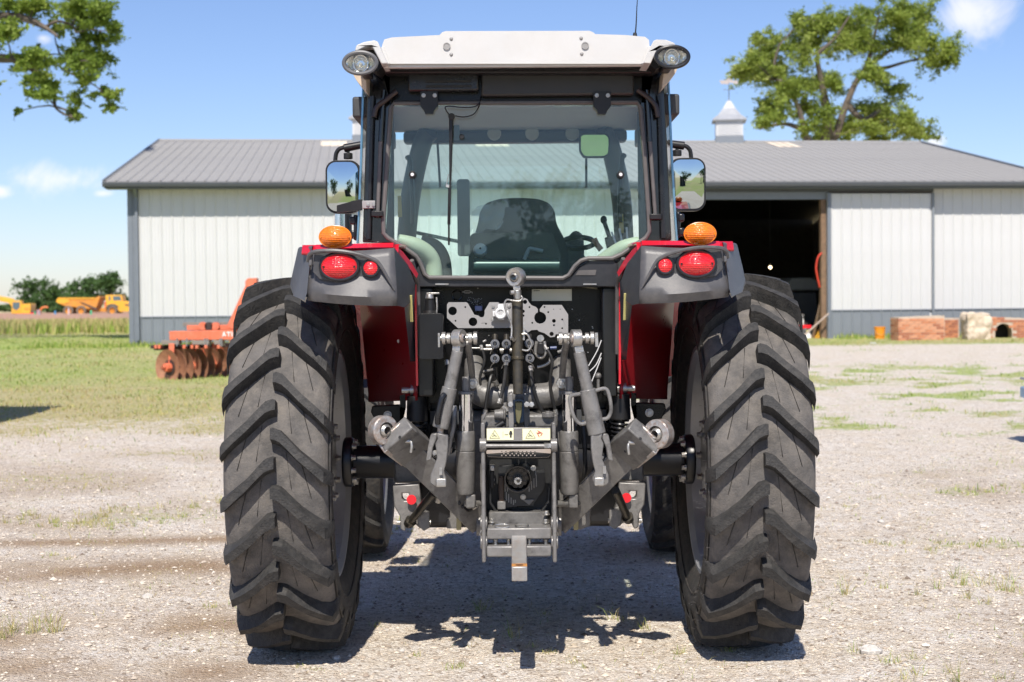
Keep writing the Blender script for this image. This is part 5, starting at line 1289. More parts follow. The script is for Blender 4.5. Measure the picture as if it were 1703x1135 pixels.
# --- hitch: lift cylinders, rods, arms, links
for cx, s in ((775, -1), (947, 1)):
    Y = -.50; k = (Y + DC) / F
    def C(py): return W(cx, py, Y)
    lc = part('lift_cylinder', MB().lathe([(0, 0), (0, 13 * k), (.012, 15.6 * k), (C(752).z - C(822).z, 16 * k), (C(751).z - C(822).z, 15.2 * k), (C(749.5).z - C(822).z, 15.2 * k), (C(749).z - C(822).z, 16 * k), (C(719).z - C(822).z, 15.6 * k), (C(717).z - C(822).z, 14.5 * k), (C(717).z - C(822).z, 0)], C(822), (0, 0, 1), 36), cast_gray, T)
    part('chrome_rod', MB().cyl(C(720), C(655), 12.2 * k, None, 32), chrome, lc)
    part('rod_collar', MB().cyl(C(656), C(651), 13.2 * k, 12.6 * k, 28), cast_light, lc, .002)
    part('rod_end', MB().cyl(C(651), C(627), 6.6 * k, None, 20), cast_light, lc, .002)
    part('cylinder_foot', MB().bb(C(0).x - .02, C(0).x + .02, Y - .02, Y + .02, C(845).z, C(822).z), cast_gray, lc, .006)
    f0 = W(cx + s * 28, 835, -.46); part('foot_pin', MB().cyl(W(cx - s * 0, 838, -.5), W(cx - s * 22, 838, -.46), .014, .014, 14), zinc, lc)
def rock_arm(cx, pts, Y0, Y1, s):
    P_ = [W(x, y, Y0 + (Y1 - Y0) * i / (len(pts) - 1)) for i, (x, y) in enumerate(pts)]
    b = MB()
    for i in range(len(P_) - 1): b.bar(P_[i], P_[i + 1] + (P_[i + 1] - P_[i]).normalized() * .012, .026, .055, (0, 1, 0))
    return b
for s, pts in ((-1, [(777, 563), (780, 585), (784, 612), (786, 640)]), (1, [(944, 562), (939, 585), (936, 612), (934, 640)])):
    la = part('lift_arm', rock_arm(0, pts, -.68, -.40, s), cast_light, T, .008)
    e = W(pts[-1][0], 637, -.44); part('arm_bolt', MB().cyl(e + Vector((0, -.04, 0)), e + Vector((0, .0, 0)), .024, None, 8).cyl(e + Vector((0, -.052, 0)), e, .013, None, 6), zinc, la, .002)
part('rockshaft', MB().tube([W(788, 600, -.22), W(792, 640, -.30), W(806, 657, -.33), W(861, 659, -.34), W(916, 657, -.33), W(930, 640, -.30), W(934, 600, -.22)], [.04, .05, .056, .053, .056, .05, .04], 20, smooth=5), cast_gray, T)
def lift_rod(s):
    Y = -.70; k = (Y + DC) / F
    if s < 0: eye, a, b, c, d = (763, 563), (761, 584), (748, 645), (732, 712), (730, 800)
    else: eye, a, b, c, d = (958, 563), (963, 586), (977, 648), (993, 722), (1000, 798)
    A, B, C_, D_ = (W(*q, Y) for q in (a, b, c, d)); E = W(*eye, Y)
    rod = part('lift_rod', MB().cyl(A, B + (C_ - B) * .06, 9.4 * k, 10.4 * k, 24), cast_light, T, .002)
    # eye: a ring turned towards the pin
    ra = Vector((.9, -.45, 0)).normalized() if s < 0 else Vector((.97, .2, 0)).normalized()
    part('rod_eye', MB().lathe([(-.016, .021), (-.019, .036), (.019, .036), (.016, .021), (-.016, .021)], E, ra, 28).bar(E + (A - E) * .55, A + (B - A) * .03, .03, .036, ra), zinc, rod, .002)
    part('eye_ball', MB().lathe([(-.026, .012), (-.02, .019), (0, .022), (.02, .019), (.026, .012)], E, ra, 24), steel_bare, rod)
    pn = part('top_pin', MB().cyl(E + Vector((-.075, .02, 0)), E + Vector((.075, .02, 0)), .012, None, 14), zinc, rod)
    for t_ in (-.062, -.042, .045, .066): part('pin_washer', MB().cyl(E + Vector((t_ - .008, .018, 0)), E + Vector((t_ + .008, .018, 0)), .026 if abs(t_) > .05 else .022, None, 18), zinc, pn, .002)
    part('lynch_clip', MB().bar(E + Vector((-s * -.082, 0, .022)) if s > 0 else E + Vector((-.080, 0, .022)), (E + Vector((.084, 0, -.035))) if s > 0 else (E + Vector((-.080, 0, -.035))), .008, .012), zinc, pn)
    sl = part('rod_sleeve', MB().cyl(B, C_, 12.6 * k if s < 0 else 13.4 * k, 13.6 * k if s < 0 else 15 * k, 26), cast_light, rod, .003)
    u = (C_ - B).normalized(); sd = u.cross(Vector((0, 1, 0))).normalized()
    if s < 0:
        part('crank_handle', MB().tube([B + u * .03 - sd * .012 + Vector((0, -.032, 0)), B + u * .05 + sd * -.02 + Vector((0, -.042, 0)), B + u * .12 - sd * .018 + Vector((0, -.042, 0)), B + u * .15 - sd * .012 + Vector((0, -.034, 0))], .012, 10, smooth=4), black_satin, sl)
    else:
        for e in (-1, 1):
            w0 = 15 * k; part('sleeve_handle', MB().tube([B + u * .012 + sd * e * w0 * .8, B + u * .012 + sd * e * (w0 + .034), B + u * .04 + sd * e * (w0 + .044), B + u * .10 + sd * e * (w0 + .040), B + u * .13 + sd * e * (w0 + .02), B + u * .13 + sd * e * w0 * .8], .008, 10, smooth=4), cast_light, sl)
    part('adjust_screw', MB().cyl(C_ - u * .005, C_ + (D_ - C_) * .2, .013, None, 14), steel_bare, rod)
    # fork
    mq = (lambda x, y: (x, y)) if s < 0 else (lambda x, y: (1728 - x, y))
    fk = MB().plate(Wp([mq(*q) for q in [(726, 720), (745, 725), (745, 745), (742, 770), (738, 784), (743, 798), (738, 809), (724, 811), (715, 804), (716, 790), (727, 762), (724, 738), (728, 730)]], Y - .03), Y - .03, .05)
    fk.plate(Wp([mq(*q) for q in [(716, 723), (728, 720), (726, 731), (720, 745), (717, 766), (708, 768), (712, 742)]], Y - .02), Y - .02, .05)
    fork = part('rod_fork', fk, cast_light, rod, .005)
    part('fork_bolt', MB().box(D_ + Vector((.012 if s < 0 else -.012, -.05, .0)), (.040, .04, .034), 0), zinc, fork, .004)
    part('fork_pin', MB().bb(D_.x + .004, D_.x + .016, Y - .05, Y - .035, D_.z + .03, D_.z + .06), zinc, fork)
for s in (-1, 1): lift_rod(s)
def lower_link(s):
    if s < 0: p0, p1, e0, e1, ball = (800, 872), (680, 752), (692, 752), (656, 722), (637, 716)
    else: p0, p1, e0, e1, ball = (926, 872), (1048, 752), (1036, 756), (1074, 724), (1096, 722)
    A = W(*p0, -.34); B = W(*p1, -.62); 
    d = (B - A).normalized()
    up = Vector((-d.z * s * -1, 0, abs(d.x))); up = Vector((s * abs(d.z) * -1, 0, abs(d.x)))
    lk = part('lower_link', MB().bar(A, B, .030, .105, up), cast_gray, T, .004)
    k = (-.5 + DC) / F
    for q in (.26, .31):
        c = A + (B - A) * q; part('link_hole', MB().cyl(c + Vector((0, -.030, .0)), c + Vector((0, -.012, 0)), .0075, None, 14), ink, lk)
    E0 = W(*e0, -.58); E1 = W(*e1, -.74)
    hd = part('link_head', MB().bar(E0, E1, .062, .150, up, .07, .150), cast_gray, lk, .006)
    part('head_skid', MB().bar(E0 - up * .082 + d * .03, E1 - up * .082, .075, .02, up), steel_bare, hd, .004)
    for q in (-.35, .3): c = E0 + (E1 - E0) * (.5 + q) + up * .012; part('head_hole', MB().cyl(c + Vector((0, -.055, 0)), c + Vector((0, -.0365, 0)), .006, None, 12), ink, hd)
    m_ = (E0 + E1) / 2; pl = m_ + Vector((0, -.045, .012))
    part('latch_pin', MB().cyl(pl + Vector((-.028, -.012, .004)), pl + Vector((.028, -.012, 0)), .008, None, 10).tube([pl + Vector((s * -.028, -.016, .0)), pl + Vector((s * -.03, -.02, -.018)), pl + Vector((s * -.026, -.018, -.045))], .006, 8), zinc, hd, .001)
    Bc = W(*ball, -.72); n = Vector((-s * .62, -.78, .02)).normalized()
    br = part('ball_eye', MB().lathe([(-.028, .034), (-.026, .056), (-.02, .060), (.02, .060), (.026, .056), (.028, .034), (-.028, .034)], Bc, n, 36), steel_bare, hd, 0, 30)
    part('link_ball', MB().lathe([(-.034, .016), (-.030, .022), (0, .036), (.030, .022), (.034, .016), (-.034, .016)], Bc, n, 30), zinc, br)
    part('eye_neck', MB().bar(Bc + (E1 - Bc).normalized() * .05 + Vector((0, .03, 0)), E1 + Vector((0, .01, 0)), .04, .10, up), steel_bare, hd, .006)
    # pivot end
    part('link_pivot', MB().cyl(A + Vector((-.02, 0, 0)), A + Vector((.02, 0, 0)), .05, None, 26), cast_light, lk, .004)
    part('link_cable', MB().tube([A + Vector((0, -.03, .05)), A + Vector((-s * .012, -.05, .01)), A + Vector((s * .006, -.05, -.04))], .004, 6, smooth=4), zinc, lk)
for s in (-1, 1): lower_link(s)
for px in (763, 958):
    part('frame_strut', MB().plate(Wp([(px - 4, 852), (px + 4, 852), (px + 4, 882), (px - 4, 882)], -.25), -.25, .04), mat('strut_yellow', (.34, .30, .16), .5), T, .003)

# --- power take-off frame and drawbar
Y0 = -.60
def fr(x0, x1, y0, y1, Y, t): 
    a = W(x0, y0, Y); b = W(x1, y1, Y); return MB().bb(a.x, b.x, Y, Y + t, b.z, a.z)
frame = part('hitch_frame', MB().plate(Wp([(812, 852), (912, 852), (912, 880), (812, 880)], -.48), -.48, .2), cast_gray, T, .01)
for x0, x1 in ((799.5, 808.5), (917.5, 926)):
    a = W(x0, 703, -.60); b = W(x1, 934, -.60)
    sp = part('side_plate', MB().prism([(a.x, -.60, W(x0, 703, -.6).z), (a.x, -.60, W(x0, 760, -.6).z), (a.x, -.63, W(x0, 870, -.6).z), (a.x, -.63, b.z), (a.x, -.50, b.z - .0), (a.x, -.25, W(x0, 850, -.25).z), (a.x, -.25, W(x0, 703, -.3).z)], (b.x - a.x, 0, 0)), cast_light, frame, .006)
    for py in (742, 873, 905): c = W((x0 + x1) / 2, py, -.63); part('plate_boss', MB().cyl((a.x - .006, c.y + .04, c.z), (b.x + .006, c.y + .04, c.z), .028, None, 24), cast_light, sp, .003)
part('cross_bar', fr(809, 917, 879, 897, -.60, .12), cast_light, frame, .006); part('cross_bar', fr(809, 917, 909, 926, -.62, .10), cast_light, frame, .006)
for px, py, r_ in ((824, 907, .010), (846, 906, .009), (880, 906, .009), (908, 907, .010)): c = W(px, py, -.57); part('bar_pin', MB().cyl(c + Vector((0, 0, -.02)), c + Vector((0, 0, .022)), r_).ell(c + Vector((0, 0, .024)), (r_ * 1.3, r_ * 1.3, r_), 12, 6), zinc, frame)
for px, py in ((818, 869), (817, 877), (909, 856), (908, 870)): hexbolt(W(px, py, -.50), .011, zinc, frame, (0, 0, 1), .016)
c = W(835, 875, -.58); part('linch_ring', MB().tube([c + Vector((.030 * math.cos(t_), .01 * math.sin(t_), .006 * math.sin(t_))) for t_ in np.linspace(0, 6.1, 16)], .0025, 6), zinc, frame); c = W(868, 874, -.58); part('linch_ring', MB().tube([c + Vector((.028 * math.cos(t_), .02 * math.sin(t_), -.008 * math.sin(t_))) for t_ in np.linspace(0, 6.1, 16)], .003, 6), zinc, frame)
db = MB(); k = (-.8 + DC) / F; hw_ = .031
pth = [(-.30, .555), (-.585, .555), (-.70, .470), (-.745, .462), (-.86, .462)]; xc = W(864, 960, -.86).x
vs = []
for y, z in pth:
    vs += [(xc - hw_, y, z - .028), (xc + hw_, y, z - .028), (xc + hw_, y, z + .030), (xc - hw_, y, z + .030)]
fs = [(0, 1, 2, 3)]
for i in range(len(pth) - 1):
    for q in range(4): fs.append((i * 4 + q, i * 4 + 4 + q, i * 4 + 4 + (q + 1) % 4, i * 4 + (q + 1) % 4))
n = len(pth) * 4; fs.append((n - 1, n - 2, n - 3, n - 4)); db.add(vs, fs)
bar_o = part('drawbar', db, mat('drawbar_steel', (.36, .355, .345), .38, metal=.5, var=.15, scale=14, dust=(.34, .20, .10), dustamt=.35), T, .004)
part('drawbar_hole', MB().cyl((xc, -.825, .4915), (xc, -.825, .4935), .016, None, 18), mat('rust_hole', (.10, .04, .015), .9), bar_o)
part('rust_patch', MB().bb(xc - .0305, xc + .0305, -.85, -.79, .4895, .4925), mat('rust', (.45, .20, .05), .8, var=.3, scale=60), bar_o)
# cavity, shaft, guard
dark_cast = mat('dark_cast', (.016, .0165, .017), .45, var=.2, dust=(.06, .055, .05), dustamt=.2)
cav = part('pto_housing', fr(809, 917, 755, 858, -.38, .04), dark_cast, T)
part('pto_backplate', MB().plate(roundpoly(Wp([(829, 776), (878, 772), (884, 784), (906, 782), (906, 812), (888, 838), (888, 842), (830, 845), (828, 818)], -.42), .01), -.42, .035), mat('pto_plate', (.022, .023, .024), .35), cav, .003)
part('pto_rim', MB().tube([W(x, y, -.44) for x, y in ((815, 776), (815, 835), (828, 856), (895, 858), (912, 836), (914, 812))], .007, 8), dark_cast, cav)
c = W(861, 793, -.44); k = (-.44 + DC) / F
sg = part('pto_shield', MB().lathe([(0, 22 * k), (.02, 23 * k), (.10, 22 * k), (.10, 20 * k), (.02, 19 * k), (.0, 19 * k)], c, (0, -1, 0), 40), black_gloss, cav)
part('pto_flange', MB().cyl(c + Vector((0, -.02, .0)), c + Vector((0, -.035, 0)), 18 * k, None, 32), black_satin, sg, .003)
for j in range(10):
    a = 2 * math.pi * j / 10; hexbolt(c + Vector((13.5 * k * math.cos(a), -.036, 13.5 * k * math.sin(a))), .0085, black_gloss, sg, (0, -1, 0), .012, 'flange_bolt')
sh = MB(); n = 48; ring = []
for j in range(n):
    rr_k = (6.6 if (j // 2) % 2 else 5.4) * k; a = 2 * math.pi * j / n; ring.append((rr_k * math.cos(a), rr_k * math.sin(a)))
sh.plate([(c.x + x, c.z - .006 + z) for x, z in ring], c.y - .10, .08); part('pto_shaft', sh, zinc, sg); part('shaft_centre', MB().cyl(c + Vector((.002, -.10, -.006)), c + Vector((.002, -.106, -.006)), 3.0 * k, 2.2 * k, 20), dark_steel, sg)
slot = mat('slot_grey', (.34, .33, .31), .5)
for j in range(9):
    x = 840 + j * 4.2; y = 792 + (j % 3) * 6; 
    if 3 < j < 7: continue
for x, y, h in ((841, 795, 10), (844.5, 800, 10), (848, 806, 12), (842, 826, 14), (846, 829, 14), (850, 833, 10), (854, 836, 8), (840, 812, 12), (844, 814, 8), (880, 812, 12), (884, 808, 14), (888, 804, 16), (892, 800, 20), (879, 796, 12), (883, 793, 8), (891, 787, 8), (857, 834, 5)):
    part('guard_slot', fr(x - .8, x + .8, y - h / 2, y + h / 2, -.424, .003), slot, cav)
part('triangle_plate', MB().plate(Wp([(869, 832), (889, 831), (880, 841)], -.432), -.432, .01), cast_light, cav, .002); part('guard_post', fr(829, 838, 793, 834, -.45, .03), mat('brown_post', (.06, .035, .022), .5), cav, .003); part('guard_foot', fr(827, 841, 834, 848, -.46, .04), cast_light, cav, .004); part('latch_block', fr(814, 823, 774, 784, -.46, .04), zinc, cav, .004); part('latch_strap', fr(815, 822, 784, 812, -.45, .02), black_plastic, cav, .003)
for px, py in ((870, 827), (887, 779), (892, 855), (861, 855), (833, 855), (818, 798), (818, 805)): hexbolt(W(px, py, -.435), .009, zinc, cav)
# label panel, roller, perforated tread
lp = part('label_panel', fr(809, 916, 712, 734, -.615, .02), cast_light, frame, .003)
for x0, x1 in ((809.5, 854), (869, 915)):
    lb = part('warning_label', fr(x0, x1, 713.5, 732, -.6175, .002), label_pale, lp)
    cx_ = x0 + 13; z = lambda py: W(cx_, py, -.62).z
    a, b, c_ = W(cx_ - 8, 729, -.6195), W(cx_ + 8.5, 729, -.6195), W(cx_, 716, -.6195)
    part('warning_triangle', MB().tube([a, b, c_], .0011, 4, True), ink, lb)
    part('triangle_sign', MB().tube([W(cx_ - 4, 726, -.6195), W(cx_, 724.5, -.6195), W(cx_ + 4, 726, -.6195)], .001, 4).tube([W(cx_ - 2.5, 721, -.6195), W(cx_ + 2, 726, -.6195)], .0009, 4), ink, lb)
    if x0 < 830:
        part('pictogram', MB().plate(Wp([(847.5, 718), (849.5, 716.5), (851.5, 718), (852.5, 723), (851, 723), (851, 728), (848, 728), (848, 723), (846.5, 723)], -.6195), -.6195, .001).tube([W(839, 723, -.6195), W(845, 723, -.6195)], .0009, 4).tube([W(836.5, 718, -.6195), W(836.5, 728, -.6195)], .0006, 4), ink, lb)
    else:
        part('pictogram', MB().tube([W(894, 716, -.6195), W(897, 719, -.6195), W(894, 722, -.6195), (W(897, 727, -.6195))], .0014, 5).tube([W(897, 718, -.6195), W(902, 721, -.6195), W(899, 725, -.6195)], .0014, 5).tube([W(892, 720, -.6195), W(899, 721, -.6195)], .0012, 5), ink_red, lb)
part('roller_bar', MB().cyl(W(808, 742, -.61), W(917, 742, -.61), 3.6 * (-.61 + DC) / F, None, 18), cast_light, frame)
sp_ = W(905, 742, -.61); part('return_spring', MB().tube([(sp_.x + .028 * t_ / 30, -.61 + .0125 * math.cos(t_ * 1.25), sp_.z + .0125 * math.sin(t_ * 1.25)) for t_ in range(31)], .0025, 6), zinc, frame)
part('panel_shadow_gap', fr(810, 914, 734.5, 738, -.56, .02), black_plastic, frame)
tread_out = roundpoly(Wp([(809, 749), (916, 747), (916, 757), (912, 761), (870, 762), (812, 760), (809, 757)], -.625), .006)
hl = []
for r_ in range(3):
    for q in range(17):
        if (r_ + q) % 2 == 0: p_ = W(834.5 + q * 3.45, 751.5 + r_ * 3.2, -.625); hl.append(circ(p_.x, p_.z, .0027, 6))
part('perforated_guard', MB().plate(tread_out, -.625, .006, hl), mat('tread_tan', (.36, .31, .27), .45, metal=.2, var=.12, dust=(.42, .30, .18), dustamt=.4), frame)
part('guard_backing', fr(811, 914, 748, 760, -.60, .01), ink, frame)
# castings above the frame
part('gearbox_cover', fr(800, 928, 690, 713, -.50, .20), cast_gray, T, .012)
part('filler_cap', MB().cyl(W(911.5, 694, -.50), W(911.5, 686, -.50), 10.5 * .0025, None, 28).cyl(W(911.5, 686.3, -.50), W(911.5, 684, -.5), 5 * .0025, None, 6), cast_light, T, .002)
part('solenoid', MB().cyl(W(838, 690, -.50), W(822, 690, -.50), .026, .020, 18).cyl(W(838, 690, -.5), W(841, 690, -.5), .032, None, 18), cast_gray, T, .003); part('valve_plug', MB().cyl(W(825, 711, -.55), W(838, 703, -.55), .014, .012, 16), black_plastic, T); part('valve_fitting', MB().cyl(W(836, 676, -.5), W(844, 684, -.5), .014).cyl(W(840, 670, -.5), W(842, 690, -.5), .009), zinc, T)
part('fitting_lever', MB().cyl(W(803, 698, -.54), W(808, 686, -.54), .006), cast_light, T)
tb = part('top_link_bracket', MB().plate(Wp([(845, 655), (852, 652), (855, 700), (855, 712), (846, 712)], -.52), -.58, .12), cast_light, T, .004)
part('bracket_cheek', MB().plate(Wp([(871, 652), (878, 654), (880, 700), (878, 712), (871, 712)], -.52), -.58, .12), mat('blue_black', (.02, .025, .036), .2, metal=.4), tb, .004)
part('bracket_core', MB().cyl(W(861, 684, -.5), W(861, 686, -.42), .05, None, 26), black_gloss, tb); part('bracket_face', MB().plate(Wp([(856, 668), (869, 668), (867, 690), (863, 706), (858, 700)], -.53), -.56, .05), mat('olive_steel', (.16, .15, .08), .35, metal=.4), tb, .004)
for px in (849, 876, 884): part('bracket_bolt', MB().cyl(W(px, 673, -.6), W(px, 673, -.57), .012, None, 6), zinc, tb, .001)

# --- stowed top link
Yt = -.60
tl = part('top_link', MB().cyl(W(860.5, 498, -.56), W(861, 596, -.585), .0228, None, 24).cyl(W(861, 594, -.585), W(861.5, 656, -.60), .0205, .020, 24).cyl(W(861, 593, -.585), W(861, 598, -.585), .026, None, 24), mat('link_tube', (.045, .041, .034), .38, metal=.3, var=.25, scale=16, dust=(.16, .12, .05), dustamt=.35), T, .002)
e = W(858, 461, -.56); part('link_eye', MB().lathe([(-.022, .020), (-.024, .034), (-.016, .039), (.016, .039), (.024, .034), (.022, .020), (-.022, .020)], e, Vector((.38, .92, .1)).normalized(), 32), zinc, tl); part('eye_ball', MB().lathe([(-.030, .013), (-.024, .018), (0, .024), (.024, .018), (.030, .013), (-.030, .013)], e, Vector((.38, .92, .1)).normalized(), 28), zinc, tl)
part('link_screw', MB().cyl(W(861, 499, -.56), W(860, 483, -.56), .0165, .0175, 20).bar(W(860, 484, -.56), e + Vector((.001, 0, -.03)), .032, .03), zinc, tl, .002)
part('link_hook', MB().tube([W(867, 493, -.59), W(869, 497, -.60), W(863, 501, -.61), W(851, 500, -.60), W(843, 499, -.59), W(839, 506, -.59), W(842, 520, -.59), W(848, 532, -.59), W(851, 545, -.59), W(850, 566, -.60)], .0042, 8, smooth=4), zinc, tl)
part('grease_nipple', MB().cyl(W(854, 487, -.585), W(849, 487, -.59), .009).cyl(W(855, 567, -.6), W(850, 561, -.62), .006), zinc, tl)
part('hook_lower', MB().tube([W(868, 556, -.60), W(876, 556, -.6), W(881, 564, -.6), W(884, 574, -.6), W(878, 583, -.6), W(868, 582, -.6)], .004, 8, smooth=4), zinc, tl); part('link_lever', MB().bar(W(872, 535, -.59), W(871, 566, -.59), .006, .008), zinc, tl)

# --- rear panel, couplers, plates
part('rear_panel', fr(712, 1012, 470, 668, -.20, .03), black_panel, T)
part('lower_void', fr(690, 1030, 640, 745, -.10, .03), hub_black, T)
beam = part('window_sill_beam', MB().plate(Wp([(696, 440), (706, 458), (716, 464), (938, 465), (950, 458), (962, 444), (978, 434), (1022, 433), (1028, 440), (1028, 478), (690, 478), (690, 455)], -.36), -.36, .14), mat('sill_grey', (.022, .023, .027), .34, dust=(.07, .065, .065), dustamt=.35), T, .006)
part('sill_insert', MB().plate(Wp([(957, 458), (962, 450), (992, 449), (990, 458)], -.364), -.364, .006), rubber_seal, beam)
for a, b, lab in ((693, 722, 'l'), (1001, 1027, 'r')): part('cab_post', fr(a, b, 478, 660, -.34, .10), mat('post_black', (.008, .0085, .009), .3, dust=(.04, .04, .036), dustamt=.2), T, .008)
for px in (735, 981): part('panel_catch', MB().bar(W(px - 11, 473, -.37), W(px + 11, 473, -.37), .01, .006), zinc, T)
Yp = -.34
def Z7(x, y, Y=Yp): return xz(W(690 + x / 5.158, 440 + y / 5.158, Y))
def zc(x, y, r, Y=Yp): c_ = Z7(x, y, Y); return circ(c_[0], c_[1], r / 5.158 * (Y + DC) / F, 24 if r > 12 else 10)
mp = part('mounting_plate', MB().plate([Z7(*q) for q in [(275, 345), (290, 325), (440, 325), (455, 335), (510, 432), (545, 440), (560, 452), (578, 455), (592, 445), (598, 425), (598, 395), (640, 325), (715, 325), (728, 336), (830, 330), (842, 545), (370, 548), (275, 460)]], Yp, .008,
    [zc(*q) for q in ((323, 400, 37), (498, 493, 37), (432, 367, 8), (348, 485, 8), (610, 510, 8))]), plate_gray, T, .001)
mp2 = part('mounting_plate', MB().plate([Z7(*q) for q in [(880, 520), (890, 320), (915, 305), (940, 288), (965, 300), (978, 325), (1000, 350), (1040, 366), (1055, 385), (1055, 411), (1038, 422), (1027, 440), (1024, 462), (1031, 485), (1048, 503), (1072, 510), (1098, 504), (1118, 488), (1127, 464), (1122, 438), (1108, 420), (1085, 409), (1072, 405), (1070, 385), (1100, 348), (1260, 348), (1315, 430), (1315, 600), (1208, 600), (1200, 622), (1162, 626), (1110, 590), (1062, 575), (1050, 562), (1000, 565), (945, 600), (885, 608)]], Yp, .008,
    [zc(*q) for q in ((945, 322, 18), (1193, 485, 16), (1173, 597, 18), (1144, 410, 8), (1112, 366, 8), (983, 367, 8), (1007, 502, 8), (1264, 473, 8), (1264, 548, 8), (1193, 522, 9), (928, 403, 14), (930, 440, 10), (1190, 385, 4), (1247, 385, 4))]), plate_gray, T, .001)
def Q7(x, y, Y): return W(690 + x / 5.158, 440 + y / 5.158, Y)
k7 = (Yp + DC) / F / 5.158
sk = part('trailer_socket', MB().plate(rrect(Q7(655, 0, -.36).x, Q7(822, 0, -.36).x, Q7(0, 497, -.36).z, Q7(0, 345, -.36).z, .008), -.352, .012), plate_gray, mp, .002)
c = Q7(735, 420, -.36); part('socket_cap', MB().lathe([(0, 52 * k7), (.045, 52 * k7), (.055, 46 * k7), (.055, 30 * k7), (.05, 26 * k7), (.05, 0)], c, (0, -1, 0), 32).bar(Q7(668, 425, -.38), Q7(805, 420, -.38), .03, 48 * k7).bb(Q7(708, 0, -.38).x, Q7(762, 0, -.38).x, -.41, -.37, Q7(0, 480, -.38).z, Q7(0, 350, -.38).z), socket_white, sk, .004)
for x, y in ((670, 362), (808, 360), (667, 475), (808, 475)): hexbolt(Q7(x, y, -.353), 11 * k7, zinc, sk)
part('blue_connector', MB().bb(Q7(510, 0, -.26).x, Q7(575, 0, -.26).x, -.27, -.22, Q7(0, 405, -.26).z, Q7(0, 360, -.26).z), blue_plastic, T, .004)
part('name_plate', MB().bb(Q7(1000, 0, -.21).x, Q7(1345, 0, -.21).x, -.212, -.203, Q7(0, 325, -.21).z, Q7(0, 222, -.21).z), name_silver, T, .001)
npl = bpy.data.objects['name_plate']
for x0, x1 in ((1018, 1026), (1030, 1034), (1037, 1045), (1048, 1056), (1059, 1067)): part('plate_print', MB().bb(Q7(x0, 0, -.213).x, Q7(x1, 0, -.213).x, -.2135, -.2122, Q7(0, 239, -.21).z, Q7(0, 231, -.21).z), ink, npl)
c = Q7(362, 265, -.21); part('embossed_ring', MB().ering(c, 42 * k7, 42 * k7, .003), black_gloss, T)
part('pressed_symbol', MB().tube([Q7(405, 237, -.21), Q7(420, 236, -.21), Q7(428, 228, -.21), Q7(470, 228, -.21), Q7(480, 236, -.21), Q7(490, 238, -.21), Q7(493, 248, -.21)], .0015, 5), socket_white, T)
part('pressed_symbol', MB().tube([Q7(420, 238, -.21), Q7(428, 245, -.21), Q7(468, 245, -.21), Q7(478, 238, -.21)], .0015, 5), socket_white, T)
part('scuff_marks', (lambda b: [b.cyl(Q7(x, y, -.203), Q7(x + a, y + c_, -.2025), .0009, None, 4) for x, y, a, c_ in [(random.uniform(450, 575), random.uniform(285, 350), random.uniform(-10, 10), random.uniform(-10, 10)) for _ in range(45)]] and b)(MB()), socket_white, T)
for x, y in ((687, 690), (785, 690), (980, 685), (687, 815), (785, 815), (985, 812)):
    Y = -.40; c = Q7(x, y, Y); k = k7
    cp = part('hydraulic_coupler', MB().lathe([(0, 30 * k), (.0, 38 * k), (.02, 40 * k), (.03, 38 * k), (.03, 30 * k), (.034, 28 * k), (.034, 19 * k), (.02, 17 * k), (.02, 0)], c, (0, -1, .18), 28), mat('coupler_steel', (.19, .182, .17), .32, metal=.7, var=.2, scale=40), T)
    part('coupler_body', MB().cyl(c + Vector((0, .01, 0)), c + Vector((0, .18, .0)), 27 * k, None, 20), black_plastic, cp); part('coupler_plug', MB().cyl(c + Vector((0, -.015, .003)), c + Vector((0, -.03, .006)), 15 * k, 11 * k, 18), dark_steel, cp)
    part('coupler_neck', MB().cyl(c + Vector((0, .02, 28 * k)), c + Vector((0, .04, 75 * k)), 20 * k, 26 * k, 18), dark_steel, cp)
    part('plug_wire', MB().tube([c + Vector((0, -.03, 0)), c + Vector((-.004, -.05, -.012)), c + Vector((-.014 if x < 900 else .012, -.04, -45 * k)), c + Vector((-.02 if x < 900 else .018, -.03, -75 * k))], .0016, 5, smooth=4), zinc, cp)
for x in (700, 790, 990): part('hydraulic_pipe', MB().cyl(Q7(x, 880, -.36), Q7(x, 1040, -.36), 19 * k7, None, 18).cyl(Q7(x, 1025, -.36), Q7(x, 1045, -.36), 24 * k7, None, 18), dark_steel, T)
for x in (715, 1010): part('sensor_wire', MB().tube([Q7(x - 10, 1045, -.4), Q7(x + 5, 1075, -.42), Q7(x + 20, 1085, -.42), Q7(x + 30, 1045, -.4)], .002, 6, smooth=4), black_plastic, T)
part('pressure_pipe', MB().cyl(Q7(580, 730, -.33), Q7(660, 730, -.33), 13 * k7).cyl(Q7(610, 700, -.33), Q7(655, 700, -.33), 16 * k7).cyl(Q7(490, 718, -.33), Q7(560, 718, -.33), 7 * k7), zinc, T); part('pipe_fitting', MB().cyl(Q7(585, 665, -.33), Q7(612, 650, -.33), 10 * k7).cyl(Q7(730, 740, -.33), Q7(830, 740, -.33), 25 * k7), zinc, T)
part('brake_coupling', MB().cyl(Q7(1077, 635, -.38), Q7(1077, 635, -.34), 30 * k7).bar(Q7(1040, 720, -.36), Q7(1115, 720, -.36), .02, .02).tube([Q7(1045, 660, -.38), Q7(1035, 760, -.38), Q7(1078, 800, -.38), Q7(1120, 760, -.38), Q7(1110, 660, -.38)], .0075, 8, smooth=4).cyl(Q7(1115, 722, -.36), Q7(1145, 722, -.36), 12 * k7), zinc, T)
part('coupling_cover', MB().plate([Z7(*q, -.37) for q in ((1055, 670), (1100, 670), (1112, 770), (1045, 770))], -.40, .03), black_plastic, T, .004); part('blue_plug', MB().cyl(Q7(1160, 718, -.36), Q7(1215, 716, -.36), 15 * k7), mat('dark_blue', (.05, .07, .16), .35), T)
